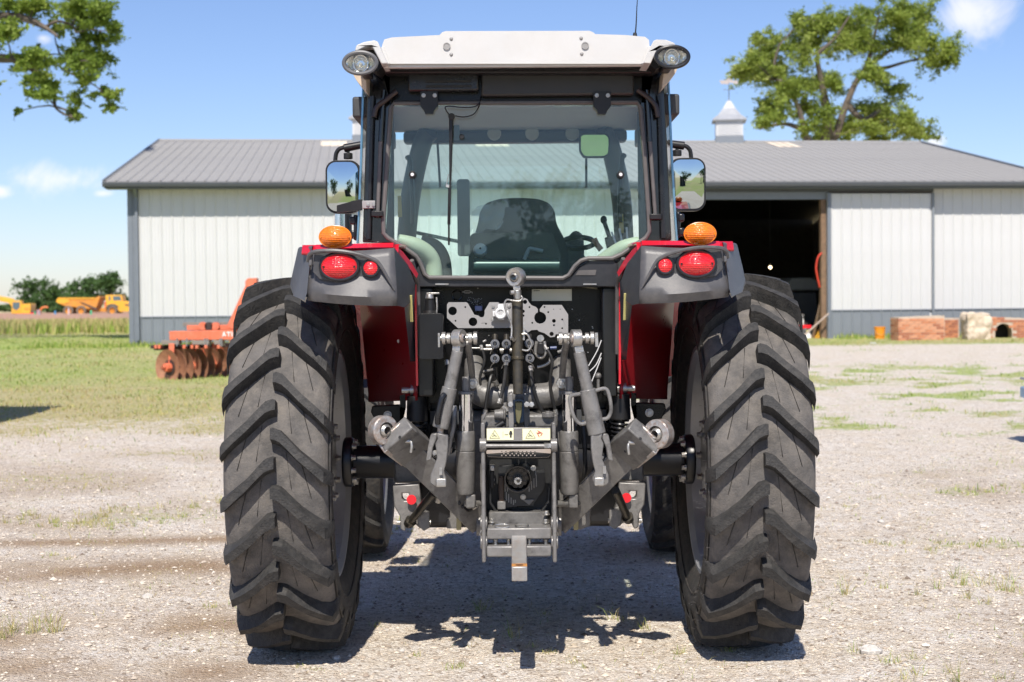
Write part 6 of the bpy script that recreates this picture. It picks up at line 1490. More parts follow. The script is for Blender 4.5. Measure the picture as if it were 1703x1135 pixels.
part('bent_pipe', MB().tube([Q7(520, 905, -.3), Q7(580, 920, -.3), Q7(640, 910, -.3), Q7(680, 900, -.3)], 13 * k7, 10, smooth=3), cast_gray, T); part('bent_pipe', MB().tube([Q7(1050, 880, -.34), Q7(1100, 870, -.34), Q7(1150, 840, -.34), Q7(1165, 800, -.34)], 14 * k7, 10, smooth=3), zinc, T); part('bent_pipe', MB().cyl(Q7(1225, 755, -.34), Q7(1275, 735, -.34), 14 * k7), cast_gray, T)
for i, q in enumerate(([(1600, 650), (1560, 750), (1490, 870)], [(1600, 760), (1555, 860), (1490, 925)], [(1598, 800), (1560, 900), (1515, 1010)])): part('brake_cable', MB().tube([Q7(x, y, -.36) for x, y in q], .0024, 6, smooth=4), socket_white, T)
part('ball_lever', MB().ell(Q7(1573, 957, -.40), (28 * k7,) * 3, 16, 10).cyl(Q7(1573, 985, -.40), Q7(1573, 1075, -.40), 14 * k7), cast_gray, T)
for x, y in ((1410, 478), (1522, 535), (1526, 546), (1350, 385), (1485, 755), (635, 610), (540, 205), (1650, 468)): part('panel_rivet', MB().cyl(Q7(x, y, -.207), Q7(x, y, -.199), 5 * k7, None, 8), zinc, T)
# reservoir
k = (-.42 + DC) / F; a = W(697, 522, -.42); b = W(738, 597, -.42)
rs = part('reservoir_bottle', MB().plate(rrect(a.x, b.x, b.z, a.z, .012), -.45, .11), mat('bottle_black', (.006, .006, .007), .34, var=.1, bump=.1, bscale=30), T, .014, seg=3)
part('bottle_neck', MB().lathe([(0, 13 * k), (.012, 9 * k), (.055, 8 * k), (.055, 0)], W(715, 521, -.40), (0, 0, 1), 20), black_plastic, rs); part('bottle_cap', MB().cyl(W(714.5, 497, -.40), W(714.5, 489.5, -.4), 7.5 * k, 6 * k, 20).bb(W(704, 0, -.4).x, W(726, 0, -.4).x, -.405, -.395, W(0, 496, -.4).z, W(0, 493, -.4).z), zinc, rs, .002); part('cap_hose', MB().tube([W(726, 495, -.4), W(727, 510, -.41), W(726, 522, -.41)], .004, 6), zinc, rs)

# --- fenders
def fender(s):
    fd = part('fender', MB().add([], []).add(*((lambda pr, x0, x1: ([(x, y, z) for x in (x0, x1) for y, z in pr], [(i, i + 1, i + 1 + len(pr), i + len(pr)) if s > 0 else (i + len(pr), i + 1 + len(pr), i + 1, i) for i in range(len(pr) - 1)]))([(-.775, 1.735), (-.745, 1.766), (-.5, 1.772), (.15, 1.772), (.45, 1.70), (.72, 1.48), (.86, 1.15)], s * .475, s * .86))), red_paint, T)
    sm = fd.modifiers.new('thickness', 'SOLIDIFY'); sm.thickness = .012; sm.offset = 0
    P_ = lambda dx, py, Y: S(dx, py, Y, s)
    # red band above the lamp cover and the red inner corner
    part('fender_rear_edge', MB().add([P_(336, 412, -.80), P_(207, 409, -.81), P_(206, 402.5, -.775), P_(335, 404.5, -.765)], [(0, 1, 2, 3) if s < 0 else (3, 2, 1, 0)]), red_paint, fd)
    part('fender_inner_corner', MB().add([P_(207, 402.5, -.776), P_(206, 416, -.815), P_(183, 440, -.66), P_(168, 462, -.55), P_(165, 455, -.545), P_(176, 436, -.6), P_(190, 418, -.67)], [(0, 1, 2, 3, 4, 5, 6) if s > 0 else (6, 5, 4, 3, 2, 1, 0)]), red_paint, fd)
    # grey lamp cover: main face, turned lip, inner facet
    A, B, C_, D_ = P_(340, 415, -.80), P_(205, 411, -.83), P_(201, 493, -.875), P_(351, 483, -.845)
    b = MB(); nx, nz = 12, 6; vs = []
    for j in range(nz + 1):
        for i in range(nx + 1):
            u, v = i / nx, j / nz
            q = (A * (1 - u) + B * u) * (1 - v) + (D_ * (1 - u) + C_ * u) * v
            q = q + Vector((0, -.035 * math.sin(math.pi * u) * (.4 + .6 * v), -.006 * math.sin(math.pi * u)))
            vs.append(q)
    fs = [(j * (nx + 1) + i, (j + 1) * (nx + 1) + i, (j + 1) * (nx + 1) + i + 1, j * (nx + 1) + i + 1) for j in range(nz) for i in range(nx)]
    if s > 0: fs = [f_[::-1] for f_ in fs]
    b.add(vs, fs); o = len(b.v); nb = nz * (nx + 1)
    lip = [Vector(b.v[nb + i]) + Vector((0, .022, -.034)) for i in range(nx + 1)]; und = [p_ + Vector((0, .10, .01)) for p_ in lip]
    b.v += [tuple(p_) for p_ in lip] + [tuple(p_) for p_ in und]
    for i in range(nx):
        for q in ((nb + i, o + i, o + i + 1, nb + i + 1), (o + i, o + nx + 1 + i, o + nx + 2 + i, o + i + 1)): b.f.append(q if s < 0 else q[::-1])
    cov = part('lamp_cover', b, fender_plastic, fd, 0, 50)
    so_ = cov.modifiers.new('thickness', 'SOLIDIFY'); so_.thickness = .006; so_.offset = -1 if s < 0 else -1
    Bl = P_(201, 507, -.855)
    part('cover_side_facet', MB().add([B, C_, Bl, P_(189, 510, -.80), P_(176, 500, -.64), P_(172, 468, -.60), P_(182, 440, -.67)], [(0, 1, 2, 3, 4, 5, 6) if s < 0 else (6, 5, 4, 3, 2, 1, 0)]), fender_dark, fd)  # darker plastic here puts the turned-away facet's shading into the colour
    # raised brow over the lamps
    part('lamp_brow', MB().tube([P_(348, 432, -.86), P_(345, 420, -.88), P_(332, 415.5, -.89), P_(300, 415, -.90), P_(265, 421, -.895), P_(238, 431, -.885), P_(228, 441, -.88), P_(216, 462, -.878), P_(205, 482, -.875)], [.009, .009, .0085, .008, .008, .008, .007, .006, .003], 8, smooth=4), fender_plastic, cov)
    part('lamp_hollow', MB().plate(Sp([(338, 419), (300, 417.5), (262, 424), (238, 434), (233, 441), (240, 452), (262, 462), (300, 467), (330, 462), (341, 450)], -.868, s), -.868, .012), fender_dark, cov, .003)
    # outer wing following the tyre
    wing = [P_(341, 406, -.775), P_(364, 408, -.70), P_(374, 450, -.69), P_(379, 474, -.69), P_(374, 489, -.70), P_(355, 497, -.84), P_(351, 484, -.85), P_(345, 430, -.815)]
    part('outer_wing', MB().add(wing + [p_ + Vector((s * .0, .5, .0)) for p_ in wing], [tuple(range(8)) if s > 0 else tuple(range(7, -1, -1))] + [((i, (i + 1) % 8, (i + 1) % 8 + 8, i + 8) if s < 0 else (i + 8, (i + 1) % 8 + 8, (i + 1) % 8, i)) for i in range(4)]), mat('wing_plastic', (.085, .085, .092), .42, var=.08, bump=.08, bscale=400, dust=(.17, .165, .16), dustamt=.2), fd, .008)
    part('cover_latch', MB().bar(P_(343, 417, -.86), P_(344.5, 440, -.87), .014, .016), fender_plastic, cov, .004)
    # lamps
    k = (-.88 + DC) / F
    c = P_(297, 441, -.885); tl_ = part('tail_light', MB().dome(c, 29 * k, 19.5 * k, .032), red_lens, fd)
    part('lamp_bezel', MB().ering(c + Vector((0, .004, 0)), 31.5 * k, 22 * k, .007), black_satin, tl_); part('lens_rim', MB().ering(c, 29 * k, 19.5 * k, .0025), mat('rim_red', (.45, .01, .015), .3), tl_)
    for e in (-1, 1): part('lens_screw', MB().cyl(c + Vector((e * 25.5 * k, -.012, -.002)), c + Vector((e * 25.5 * k, -.004, -.002)), .004, None, 8), black_satin, tl_)
    c2 = P_(245, 444, -.885); rf = part('round_reflector', MB().dome(c2, 11.5 * k, 11.5 * k, .010), red_lens, fd); part('reflector_bezel', MB().ering(c2 + Vector((0, .003, 0)), 13.2 * k, 13.2 * k, .0055), black_satin, rf)
    ca = P_(303, 392, -.80); ka = (-.80 + DC) / F
    am = part('amber_indicator', MB().dome(ca, 26.5 * ka, 18.5 * ka, .034), amber_lens, fd); part('indicator_back', MB().dome(ca + Vector((0, .0, 0)), 26.5 * ka, 18.5 * ka, -.05), mat('amber_back', (.75, .22, .01), .35), am); part('lens_rim', MB().ering(ca, 26.3 * ka, 18.3 * ka, .0028), mat('rim_amber', (.8, .20, .005), .3), am)
    part('indicator_foot', MB().bb(ca.x - .025, ca.x + .025, -.79, -.75, P_(0, 408, -.79).z, P_(0, 398, -.79).z), black_plastic, am)
    for e in (-1, 1): part('lens_screw', MB().cyl(ca + Vector((e * 23.5 * ka, -.012, 0)), ca + Vector((e * 23.5 * ka, -.005, 0)), .0035, None, 8), mat('rim_amber', (1, 1, 1)), am)
    # inside of the wheel well
    w0 = [P_(170, 505, -.34), P_(168, 664, -.34), P_(248, 667, .40), P_(262, 500, .40)]
    part('wheel_well_panel', MB().add(w0, [(0, 1, 2, 3) if s < 0 else (3, 2, 1, 0)]), mat('well_red_shaded', (.42, .012, .02), .3, var=.08), fd)  # darker copy of the fender red, the shade of the well put in
    part('well_panel_seam', MB().add([P_(169, 604, -.346), P_(250, 606, .39), P_(249, 667, .39), P_(168, 665, -.346)], [(0, 3, 2, 1) if s < 0 else (1, 2, 3, 0)]), mat('well_red_shaded', (1, 1, 1)), fd)
    part('inner_edge_trim', MB().tube([P_(176, 432, -.56), P_(168, 462, -.50), P_(166, 480, -.46), P_(165, 560, -.42), P_(165, 590, -.40)], .010, 8, smooth=3), rubber_seal, fd)
    part('inner_red_edge', MB().bar(P_(170, 470, -.47), P_(168.5, 640, -.41), .009, .02), red_paint, fd)
    part('inner_guard', MB().add([P_(172, 468, -.595), P_(176, 500, -.635), P_(189, 511, -.79), P_(180, 600, -.45), P_(170, 600, -.40), P_(169, 470, -.46)], [(0, 1, 2, 3, 4, 5) if s < 0 else (5, 4, 3, 2, 1, 0)]), fender_dark, fd)
    lbp = P_(177.5, 512, -.66); part('warning_strip', MB().bar(P_(178.5, 490, -.69), P_(177, 534, -.62), .012, .002, (0, 1, 0)), label_yellow, fd)
    hexbolt(P_(198, 566, -.09), .006, zinc, fd)
for s in (-1, 1): fender(s)

# --- cab
seal_pts = [(655, 171), (650, 180), (644, 270), (637.5, 364), (638, 388), (645, 396), (672, 412), (693, 427), (700, 440), (706, 456), (714, 462), (936, 463), (946, 458), (956, 443), (966, 434), (978, 430), (1018, 430), (1034, 423), (1056, 408), (1074, 396), (1080, 385), (1079, 360), (1072, 260), (1066, 180), (1060, 171)]
Yw = -.36
seal = [W(x, y, Yw - .008) for x, y in seal_pts]
wn = part('rear_window', MB().plate([xz(p) for p in seal], Yw, .006), cab_glass, T, 0, 0)
part('window_seal', MB().tube(seal, .0095, 8, True), rubber_seal, wn)
part('cab_header', MB().plate(Wp([(628, 108), (1094, 106), (1082, 172), (645, 172)], -.34), -.34, .12), black_panel, T, .01)
hp = part('header_panel', fr(678, 796, 116, 151, -.40, .06), black_satin, T, .008)
part('header_panel', fr(800, 1055, 114, 158, -.39, .05), mat('header_grey', (.028, .027, .026), .45), T, .01)
for q in (134, 142): part('vent_slot', fr(708, 784, q, q + 3, -.406, .006), ink, hp)
for cx_ in (713, 1001):
    h = part('window_hinge', MB().plate(roundpoly(Wp([(cx_ - 14, 152), (cx_ + 15, 152), (cx_ + 15, 177), (cx_ + 9, 184), (cx_ + 7, 190), (cx_ - 6, 190), (cx_ - 8, 184), (cx_ - 14, 177)], -.395), .004), -.395, .03), black_plastic, wn, .003)
    for e in (-8.5, 10): hexbolt(W(cx_ + e, 159, -.396), .0068, zinc, h)
for px in (686, 1032): c = W(px, 291, -.37); g_ = part('glass_stud', MB().cyl(c, c + Vector((0, -.012, 0)), .017, .015, 20), black_plastic, wn, .002); part('stud_bolt', MB().cyl(c + Vector((0, -.012, 0)), c + Vector((0, -.016, 0)), .008, .007, 10), socket_white, g_)
c = W(768, 228, -.372); part('glass_button', MB().cyl(c, c + Vector((0, -.012, 0)), .011, None, 18), black_plastic, wn, .002)
wp = part('wiper', MB().bar(W(750.5, 196, -.39), W(749, 300, -.40), .016, .014, w1=.007, h1=.01).bar(W(749, 298, -.40), W(747.5, 345, -.40), .007, .009).bar(W(748, 310, -.395), W(746.5, 374, -.39), .009, .012).bar(W(746.5, 374, -.385), W(746.5, 408, -.385), .005, .008), black_plastic, wn, .002)
part('wiper_pivot', MB().cyl(W(751, 194, -.36), W(751, 194, -.41), .014, None, 18), black_plastic, wp, .002); part('wiper_joint', MB().bar(W(742, 309, -.4), W(750, 311, -.4), .006, .012).bar(W(746, 290, -.395), W(742, 310, -.4), .002, .003), zinc, wp)
part('wiper_tube', MB().tube([W(750, 195, -.40), W(741, 182, -.40), W(744, 177, -.40), W(770, 179, -.40), W(788, 178, -.39), W(797, 172, -.38), W(800, 160, -.36)], .0026, 6, smooth=5).tube([W(757, 193, -.40), W(772, 195, -.40), W(788, 190, -.40), W(797, 176, -.38), W(799, 165, -.37)], .0026, 6, smooth=5), black_plastic, wp)
for s in (-1, 1):
    P_ = lambda dx, py, Y: S(dx, py, Y, s)
    if s < 0: pl = [(611, 128), (604, 108), (650, 108), (650, 166), (652, 175), (640, 364), (638, 388), (646, 398), (676, 415), (694, 428), (702, 450), (690, 462), (650, 405), (603, 403)]
    else: pl = [(1104, 124), (1112, 106), (1066, 106), (1066, 164), (1064, 173), (1079, 360), (1081, 386), (1056, 410), (1020, 432), (1024, 440), (1068, 406), (1117, 400)]
    cp = part('corner_pillar', MB().plate(Wp(pl, -.34), -.34, .10), black_gloss, T, .004)
    q = [(620, 160), (617, 250), (613, 398)] if s < 0 else [(1096, 158), (1099, 250), (1103, 396)]
    part('pillar_tube', MB().tube([W(x, y, -.365) for x, y in q], .0105, 10, smooth=4), black_satin, cp)
    q = [(633, 236), (628, 362)] if s < 0 else [(1081, 236), (1090, 362)]
    part('seal_strip_lit', MB().cyl(W(*q[0], -.37), W(*q[1], -.37), .0085), rubber_seal, cp); q2 = [(638, 150), (633, 236)] if s < 0 else [(1076, 150), (1081, 236)]; part('seal_strip_shaded', MB().cyl(W(*q2[0], -.37), W(*q2[1], -.37), .0105), black_gloss, cp)  # one rubber strip in two tones: grey where sunlit, black in the roof's shadow
    q = [(660, 152), (640, 168), (627, 178), (622, 195)] if s < 0 else [(1060, 150), (1077, 162), (1090, 176), (1094, 195)]
    part('drain_tube', MB().tube([W(x, y, -.39) for x, y in q], .011, 10, smooth=4), mat('tube_brown', (.035, .02, .016), .35), cp)
    q = (628, 356) if s < 0 else (1090, 361); a = W(*q, -.38); part('strip_clamp', MB().box(a, (.05, .03, .024)), black_plastic, cp, .003)
    # side glass, curved, seen almost edge-on
    b = MB(); rows = [(132, 252), (200, 255), (300, 259), (403, 265)]; ys = (-.33, -.24, .0, .45, 1.0); bul = (0, .012, .03, .03, -.02); vs = []
    for py, dx in rows:
        base = S(dx, py, -.33, s)
        for y, e in zip(ys, bul): vs.append((base.x + s * e, y, base.z))
    n = len(ys); fs = [(j * n + i, j * n + i + 1, (j + 1) * n + i + 1, (j + 1) * n + i) for j in range(len(rows) - 1) for i in range(n - 1)]
    if s < 0: fs = [f_[::-1] for f_ in fs]
    part('side_window', b.add(vs, fs), side_glass, T, 0, 60)
    part('side_glass_edge', MB().tube([P_(252, 132, -.335), P_(255, 200, -.335), P_(259, 300, -.335), P_(265, 403, -.335)], .0055, 8, smooth=4), mat('glass_edge_sky_tint', (.16, .30, .40), .08, metal=.5), cp)  # blue of the reflected sky is put into the edge colour
    # door hinge, B pillar and A pillar
    hg = P_(272, 377, -.30); part('door_hinge', MB().box(hg + Vector((0, 0, .03)), (.026, .05, .034)).box(hg + Vector((0, 0, -.03)), (.026, .05, .034)).box(hg + Vector((-s * .012, 0, 0)), (.018, .04, .11)), black_satin, T, .006)
    hg = P_(260, 177, -.28); part('work_lamp_mount', MB().box(hg, (.03, .05, .075)), black_plastic, T, .008)
    A0 = W(672, 398, .95) if s < 0 else W(1034, 398, .95); A1 = W(712, 226, .95) if s < 0 else W(992, 226, .95)
    A0, A1 = (W(676, 440, 1.0), W(714, 225, 1.0)) if s < 0 else (W(1034, 440, 1.0), W(1018, 225, 1.0))
    part('front_pillar', MB().tube([W(672, 470, 1.05), W(676, 400, 1.05), W(684, 320, 1.02), W(702, 240, .98), W(716, 218, .95)] if s < 0 else [W(1044, 470, 1.05), W(1038, 400, 1.05), W(1032, 320, 1.02), W(1014, 240, .98), W(1000, 218, .95)], [.050, .050, .052, .05, .05], 14, smooth=4), cabin_dark, T)
    part('door_pillar', MB().bar(P_(212, 170, .34), P_(214, 470, .34), .035, .06), cabin_dark, T, .008)
    part('grab_handle', MB().tube([P_(180, 262, .36), P_(176, 268, .34), P_(172, 330, .33), P_(172, 372, .34)], .012, 8, smooth=4), black_plastic, T)
    part('yellow_sticker', MB().plate(Sp([(196, 325), (190, 325), (189, 360), (196, 360)] if s < 0 else [(171, 358), (178, 358), (179, 390), (171, 390)], .90, s), .90, .003), mat('sticker_tan', (.50, .40, .15), .5), T)
    part('cab_side_rail', MB().bb(s * .62, s * .70, -.32, 1.05, 2.33, 2.42), cabin_dark, T, .01)
    part('cab_lower_side', MB().bb(s * .42, s * .46, -.15, 1.1, 1.05, 1.74), cabin_dark, T, .01)
    part('wheel_arch_cover', MB().tube([W(662, 398, -.27), W(690, 408, -.25), W(710, 421, -.22), W(720, 438, -.2), W(723, 470, -.2)] if s < 0 else [W(1064, 402, -.27), W(1038, 412, -.26), W(1008, 432, -.22), W(985, 456, -.2), W(980, 480, -.2)], [.022, .034, .036, .036, .036], 14, smooth=5), cream, T)
    part('arch_trim', MB().tube([W(700, 404, .1), W(722, 410, .1), W(734, 425, .1), W(739, 446, .1), W(740, 475, .1)] if s < 0 else [W(1030, 420, .2), W(1000, 436, .3), W(985, 460, .3)], .035, 12, smooth=4), cabin_dark, T)
hl_z = 2.425
part('headliner', MB().bb(-.66, .66, -.30, 1.12, hl_z, hl_z + .05), liner, T, .02)
fh = part('front_header', MB().bb(-.58, .58, 1.02, 1.12, 2.36, hl_z - .003), cabin_dark, T, .015)
for px in (822, 885, 952): c = W(px, 222, 1.0); part('air_vent', MB().cyl(c, c + Vector((0, .02, 0)), .036, None, 22), liner, fh, .004)
part('windscreen', MB().plate(Wp([(712, 230), (1008, 230), (1040, 470), (678, 470)], 1.08), 1.08, .006), side_glass, T, 0, 0)
part('cab_floor', MB().bb(-.44, .44, -.18, 1.1, 1.0, 1.06), cabin_dark, T)
part('dashboard', MB().plate(Wp([(935, 470), (938, 420), (944, 398), (952, 384), (964, 384), (971, 394), (972, 425), (985, 440), (988, 470)], .75), .75, .25), cabin_dark, T, .02)
part('firewall', MB().bb(-.42, .42, 1.09, 1.12, 1.05, 1.66), cabin_dark, T)
part('steering_wheel', MB().tube([W(962 + 26 * math.cos(t_), 404 + 9 * math.sin(t_), .62 + .12 * math.sin(t_)) for t_ in np.linspace(0, 6.283, 25)[:-1]], .013, 8, True), black_plastic, T)
part('front_wiper', MB().bar(W(727, 226, 1.06), W(732, 312, 1.06), .012, .012).bar(W(975, 262, 1.06), W(975, 313, 1.06), .012, .012), black_plastic, T)
part('hand_rail', MB().cyl(W(686, 386, 1.3), W(762, 402, 1.3), .010), black_plastic, T)
# seat
sb_out = [(784, 470), (782, 420), (788, 395), (795, 372), (798, 352), (808, 338), (830, 331), (862, 329), (895, 331), (914, 338), (923, 352), (925, 372), (938, 396), (946, 420), (944, 470)]
seat = part('seat_back', MB().plate(roundpoly(Wp(sb_out, .18), .02), .18, .14), seat_fabric, T, .03, seg=3)
part('seat_shell', MB().plate(roundpoly(Wp([(778, 478), (780, 396), (786, 388), (918, 386), (932, 420), (938, 478)], .12), .015), .12, .055), mat('seat_shell', (.010, .011, .012), .3), seat, .01)
c = W(799, 418, .10); part('lumbar_knob', MB().lathe([(0, .0), (0, .030), (.02, .032), (.035, .026), (.035, 0)], c, (0, -1, .3), 22), mat('knob_grey', (.5, .52, .5), .5), seat); part('knob_hole', MB().cyl(c + Vector((0, -.034, .011)), c + Vector((0, -.037, .012)), .005, None, 10), ink, seat)
part('seat_roll', MB().cyl(W(788, 442, .06), W(930, 442, .06), .030, None, 22), mat('roll_green', (.03, .055, .05), .3), seat); part('seat_lever', MB().tube([W(872, 432, .04), W(879, 416, .04), W(884, 414, .04), W(903, 418, .04)], .009, 8, smooth=3), mat('lever_grey', (.22, .25, .25), .4), seat)
part('seat_cushion', MB().bb(-.24, .24, .3, .75, 1.42, 1.56), seat_fabric, T, .04); part('seat_base', MB().bb(-.2, .2, .2, .7, 1.06, 1.42), cabin_dark, T, .02)
wr_ = MB(); r3 = random.Random(8); vs = []; gx, gy = 9, 7
for j in range(gy):
    for i in range(gx):
        u = i / (gx - 1); v = j / (gy - 1); vs.append(W(786 + 60 * u + r3.uniform(-3, 3) - 14 * v, 334 + 46 * v + r3.uniform(-4, 4) + (16 * (1 - u) ** 2), .165 - .02 * math.sin(3.1 * u) + r3.uniform(-.012, .012)))
wr_.add(vs, [(j * gx + i, j * gx + i + 1, (j + 1) * gx + i + 1, (j + 1) * gx + i) for j in range(gy - 1) for i in range(gx - 1) if not (i < 2 and j > 4)])
part('plastic_cover', wr_, plastic_wrap, seat, 0, 60)
part('arm_rest', MB().plate(rrect(W(757, 0, -.02).x, W(778, 0, -.02).x, W(0, 433, -.02).z, W(0, 305, -.02).z, .012), -.02, .03), mat('arm_grey', (.05, .053, .058), .5), T, .006)
im = part('cab_mirror', MB().plate(roundpoly(Wp([(963, 226), (968, 222), (1008, 222), (1015, 230), (1013, 258), (1005, 263), (970, 263), (963, 252)], .90), .012), .90, .025), black_plastic, T, .004)
mc = W(989, 243, .893); mg_ = part('mirror_glass', MB().plate([(x - mc.x, z - mc.z) for x, z in roundpoly(Wp([(966, 228), (970, 225), (1007, 225), (1012, 231), (1011, 256), (1004, 260), (972, 260), (966, 251)], .897), .012)], 0, .003), mirror_mat, im); mg_.location = (mc.x, mc.y - .004, mc.z); mg_.rotation_euler = (R(5.2), 0, R(-3))
part('control_lever', MB().bar(W(1003, 364, .4), W(1014, 396, .4), .022, .02).ell(W(1004, 366, .4), (.016, .014, .02)).bar(W(1014, 394, .4), W(1022, 430, .4), .05, .05), black_plastic, T, .004)
for a, b in (((1017, 386), (1024, 405)), ((1030, 380), (1034, 401)), ((1042, 378), (1043, 398))): part('lever_rod', MB().cyl(W(*a, .1), W(*b, .1), .0045), socket_white, T)
part('hand_throttle', MB().tube([W(988, 397, .45), W(992, 406, .45), W(1000, 416, .45)], .014, 8, smooth=2), mat('throttle_orange', (.35, .12, .05), .5), T)
part('phone_holder', MB().plate(rrect(W(752, 0, .6).x, W(762, 0, .6).x, W(0, 240, .6).z, W(0, 215, .6).z, .006), .6, .01), mat('holder_grey', (.12, .16, .2), .5), T)

# --- roof
ro = [(637, 104), (636, 96), (638, 76), (641, 68), (652, 65), (680, 63.5), (732, 61), (737, 56), (742, 54.5), (980, 54), (985, 56), (989, 59.5), (1040, 61), (1072, 64), (1077, 68), (1078, 80), (1068, 104)]
rl = [(W(x, y, -.60)) for x, y in ro]; nr = len(rl); vs = []
stn = [(-.60, 1., 1., 0), (-.57, 1.01, 1.0, .012), (-.2, 1.04, 1.0, .02), (.5, 1.04, 1., .02), (1.1, 1.0, .98, .0), (1.32, .9, .95, -.05)]
cx_ = sum(p.x for p in rl) / nr; zb = rl[0].z
for y, sx, sz, dz in stn:
    for p in rl: vs.append(((p.x - cx_) * sx + cx_, y, zb + (p.z - zb) * sz + dz * ((p.z - zb) / .13)))
fs = [tuple(range(nr))] + [(i * nr + j, i * nr + (j + 1) % nr, (i + 1) * nr + (j + 1) % nr, (i + 1) * nr + j) for i in range(len(stn) - 1) for j in range(nr)] + [tuple((len(stn) - 1) * nr + j for j in range(nr))[::-1]]
fs = [f_[::-1] for f_ in fs]
roof_o = part('cab_roof', MB().add(vs, fs), white_paint, T, .006, 40)
a = W(640, 105.5, -.585); b = W(1074, 109.5, -.585); part('roof_lip', MB().bb(a.x, b.x, -.585, -.55, b.z, a.z), white_paint, roof_o, .004); part('roof_underside', MB().bb(a.x + .015, b.x - .015, -.548, 1.2, b.z + .002, rl[0].z - .004), black_plastic, roof_o); part('underside_fascia', MB().plate(Wp([(630, 108), (1092, 106), (1086, 122), (640, 122)], -.46), -.46, .1), black_plastic, T, .006)
for px, py, r_ in ((743, 77.5, 6), (973, 76.5, 6)): c = W(px, py, -.60); q = part('roof_plug', MB().lathe([(0, r_ * .0025), (.006, r_ * .0025), (.006, r_ * .0019), (.004, r_ * .0018), (.004, 0)], c, (0, -1, 0), 24), mat('plug_grey', (.28, .27, .26), .45), roof_o)
for px, py in ((750.5, 65), (750.5, 91), (966.5, 64), (967.5, 90)): c = W(px, py, -.60); part('roof_screw', MB().ell(c, (.0075, .006, .0075), 12, 8), mat('plug_grey', (1, 1, 1)), roof_o)
ant = W(1056, 62, .3); part('antenna', MB().cyl(ant, ant + Vector((0, 0, .02)), .012, .008).tube([ant, W(1058, 40, .3), W(1060, 0, .3), W(1066, -60, .3)], [.004, .003, .002, .0015], 6, smooth=4), black_plastic, roof_o)
for s in (-1, 1):
    if s < 0: shell = [(590, 84), (593, 75), (605, 70), (622, 67), (628, 69), (632, 78), (645, 106), (634, 107), (620, 80), (617, 77), (606, 79), (593, 86)]; lc_, rx, rz_ = (599, 105), 27, 17.5; beige = [(586, 122), (609, 123), (609, 153), (600, 143), (592, 133)]
    else: shell = [(1127, 78), (1120, 71), (1108, 66.5), (1092, 66), (1087, 68), (1083, 76), (1070, 105), (1082, 106), (1094, 80), (1097, 77), (1112, 78), (1124, 82)]; lc_, rx, rz_ = (1118, 95), 27, 17; beige = [(1128, 112), (1104, 118), (1101, 148), (1112, 136), (1122, 124)]
    ws = part('roof_wing', MB().plate(Wp(shell, -.66), -.66, .45), white_paint, roof_o, .008)
    part('wing_underside', MB().plate(Wp(beige, -.50), -.50, .3), mat('wing_beige', (.52, .42, .32), .5), ws, .006)
    part('wing_rail', MB().plate(Wp([(633, 78), (638, 76), (648, 106), (643, 107)] if s < 0 else [(1077, 76), (1083, 76), (1072, 106), (1067, 106)], -.62), -.61, .4), white_paint, ws, .003)
    c = W(*lc_, -.70); k = (-.70 + DC) / F
    wl_ = part('work_light', MB().dome(c + Vector((0, .012, 0)), rx * k * 1.07, rz_ * k * 1.1, -.10), mat('pod_grey', (.10, .10, .105), .4) if s < 0 else black_satin, roof_o)
    part('lamp_bezel', MB().ering(c, rx * k, rz_ * k, .0085), mat('pod_grey', (.1, .1, .1)) if s < 0 else black_satin, wl_)
    part('lamp_reflector', MB().dome(c + Vector((0, .006, 0)), rx * k, rz_ * k, -.035, 32, 7), reflector, wl_); bc = c + Vector((0, .015, 0))
    part('lamp_bowl', MB().lathe([(0, .030), (.012, .026), (.02, .015), (.02, 0)], bc, (0, 1, 0), 22).ering(bc, .03, .034, .003), reflector, wl_); part('lamp_bulb', MB().ell(bc + Vector((0, -.004, -.006)), (.009, .014, .009)), mat('bulb_glass', (.5, .5, .45), .1, metal=.5), wl_)
    part('lamp_glass', MB().dome(c, rx * k * .98, rz_ * k * .98, .012), clear_lens, wl_)
    part('lamp_stalk', MB().bar(W(lc_[0] - s * 8, lc_[1] + 14, -.6), W(lc_[0] - s * 14, lc_[1] + 22, -.5), .04, .03), black_plastic, wl_, .005)
    part('lamp_hollow', MB().plate(Wp([(594, 86), (607, 79), (618, 78), (636, 108), (626, 118), (612, 108)] if s < 0 else [(1124, 82), (1112, 78), (1097, 78), (1080, 107), (1092, 114), (1104, 108)], -.60), -.58, .2), black_plastic, ws)

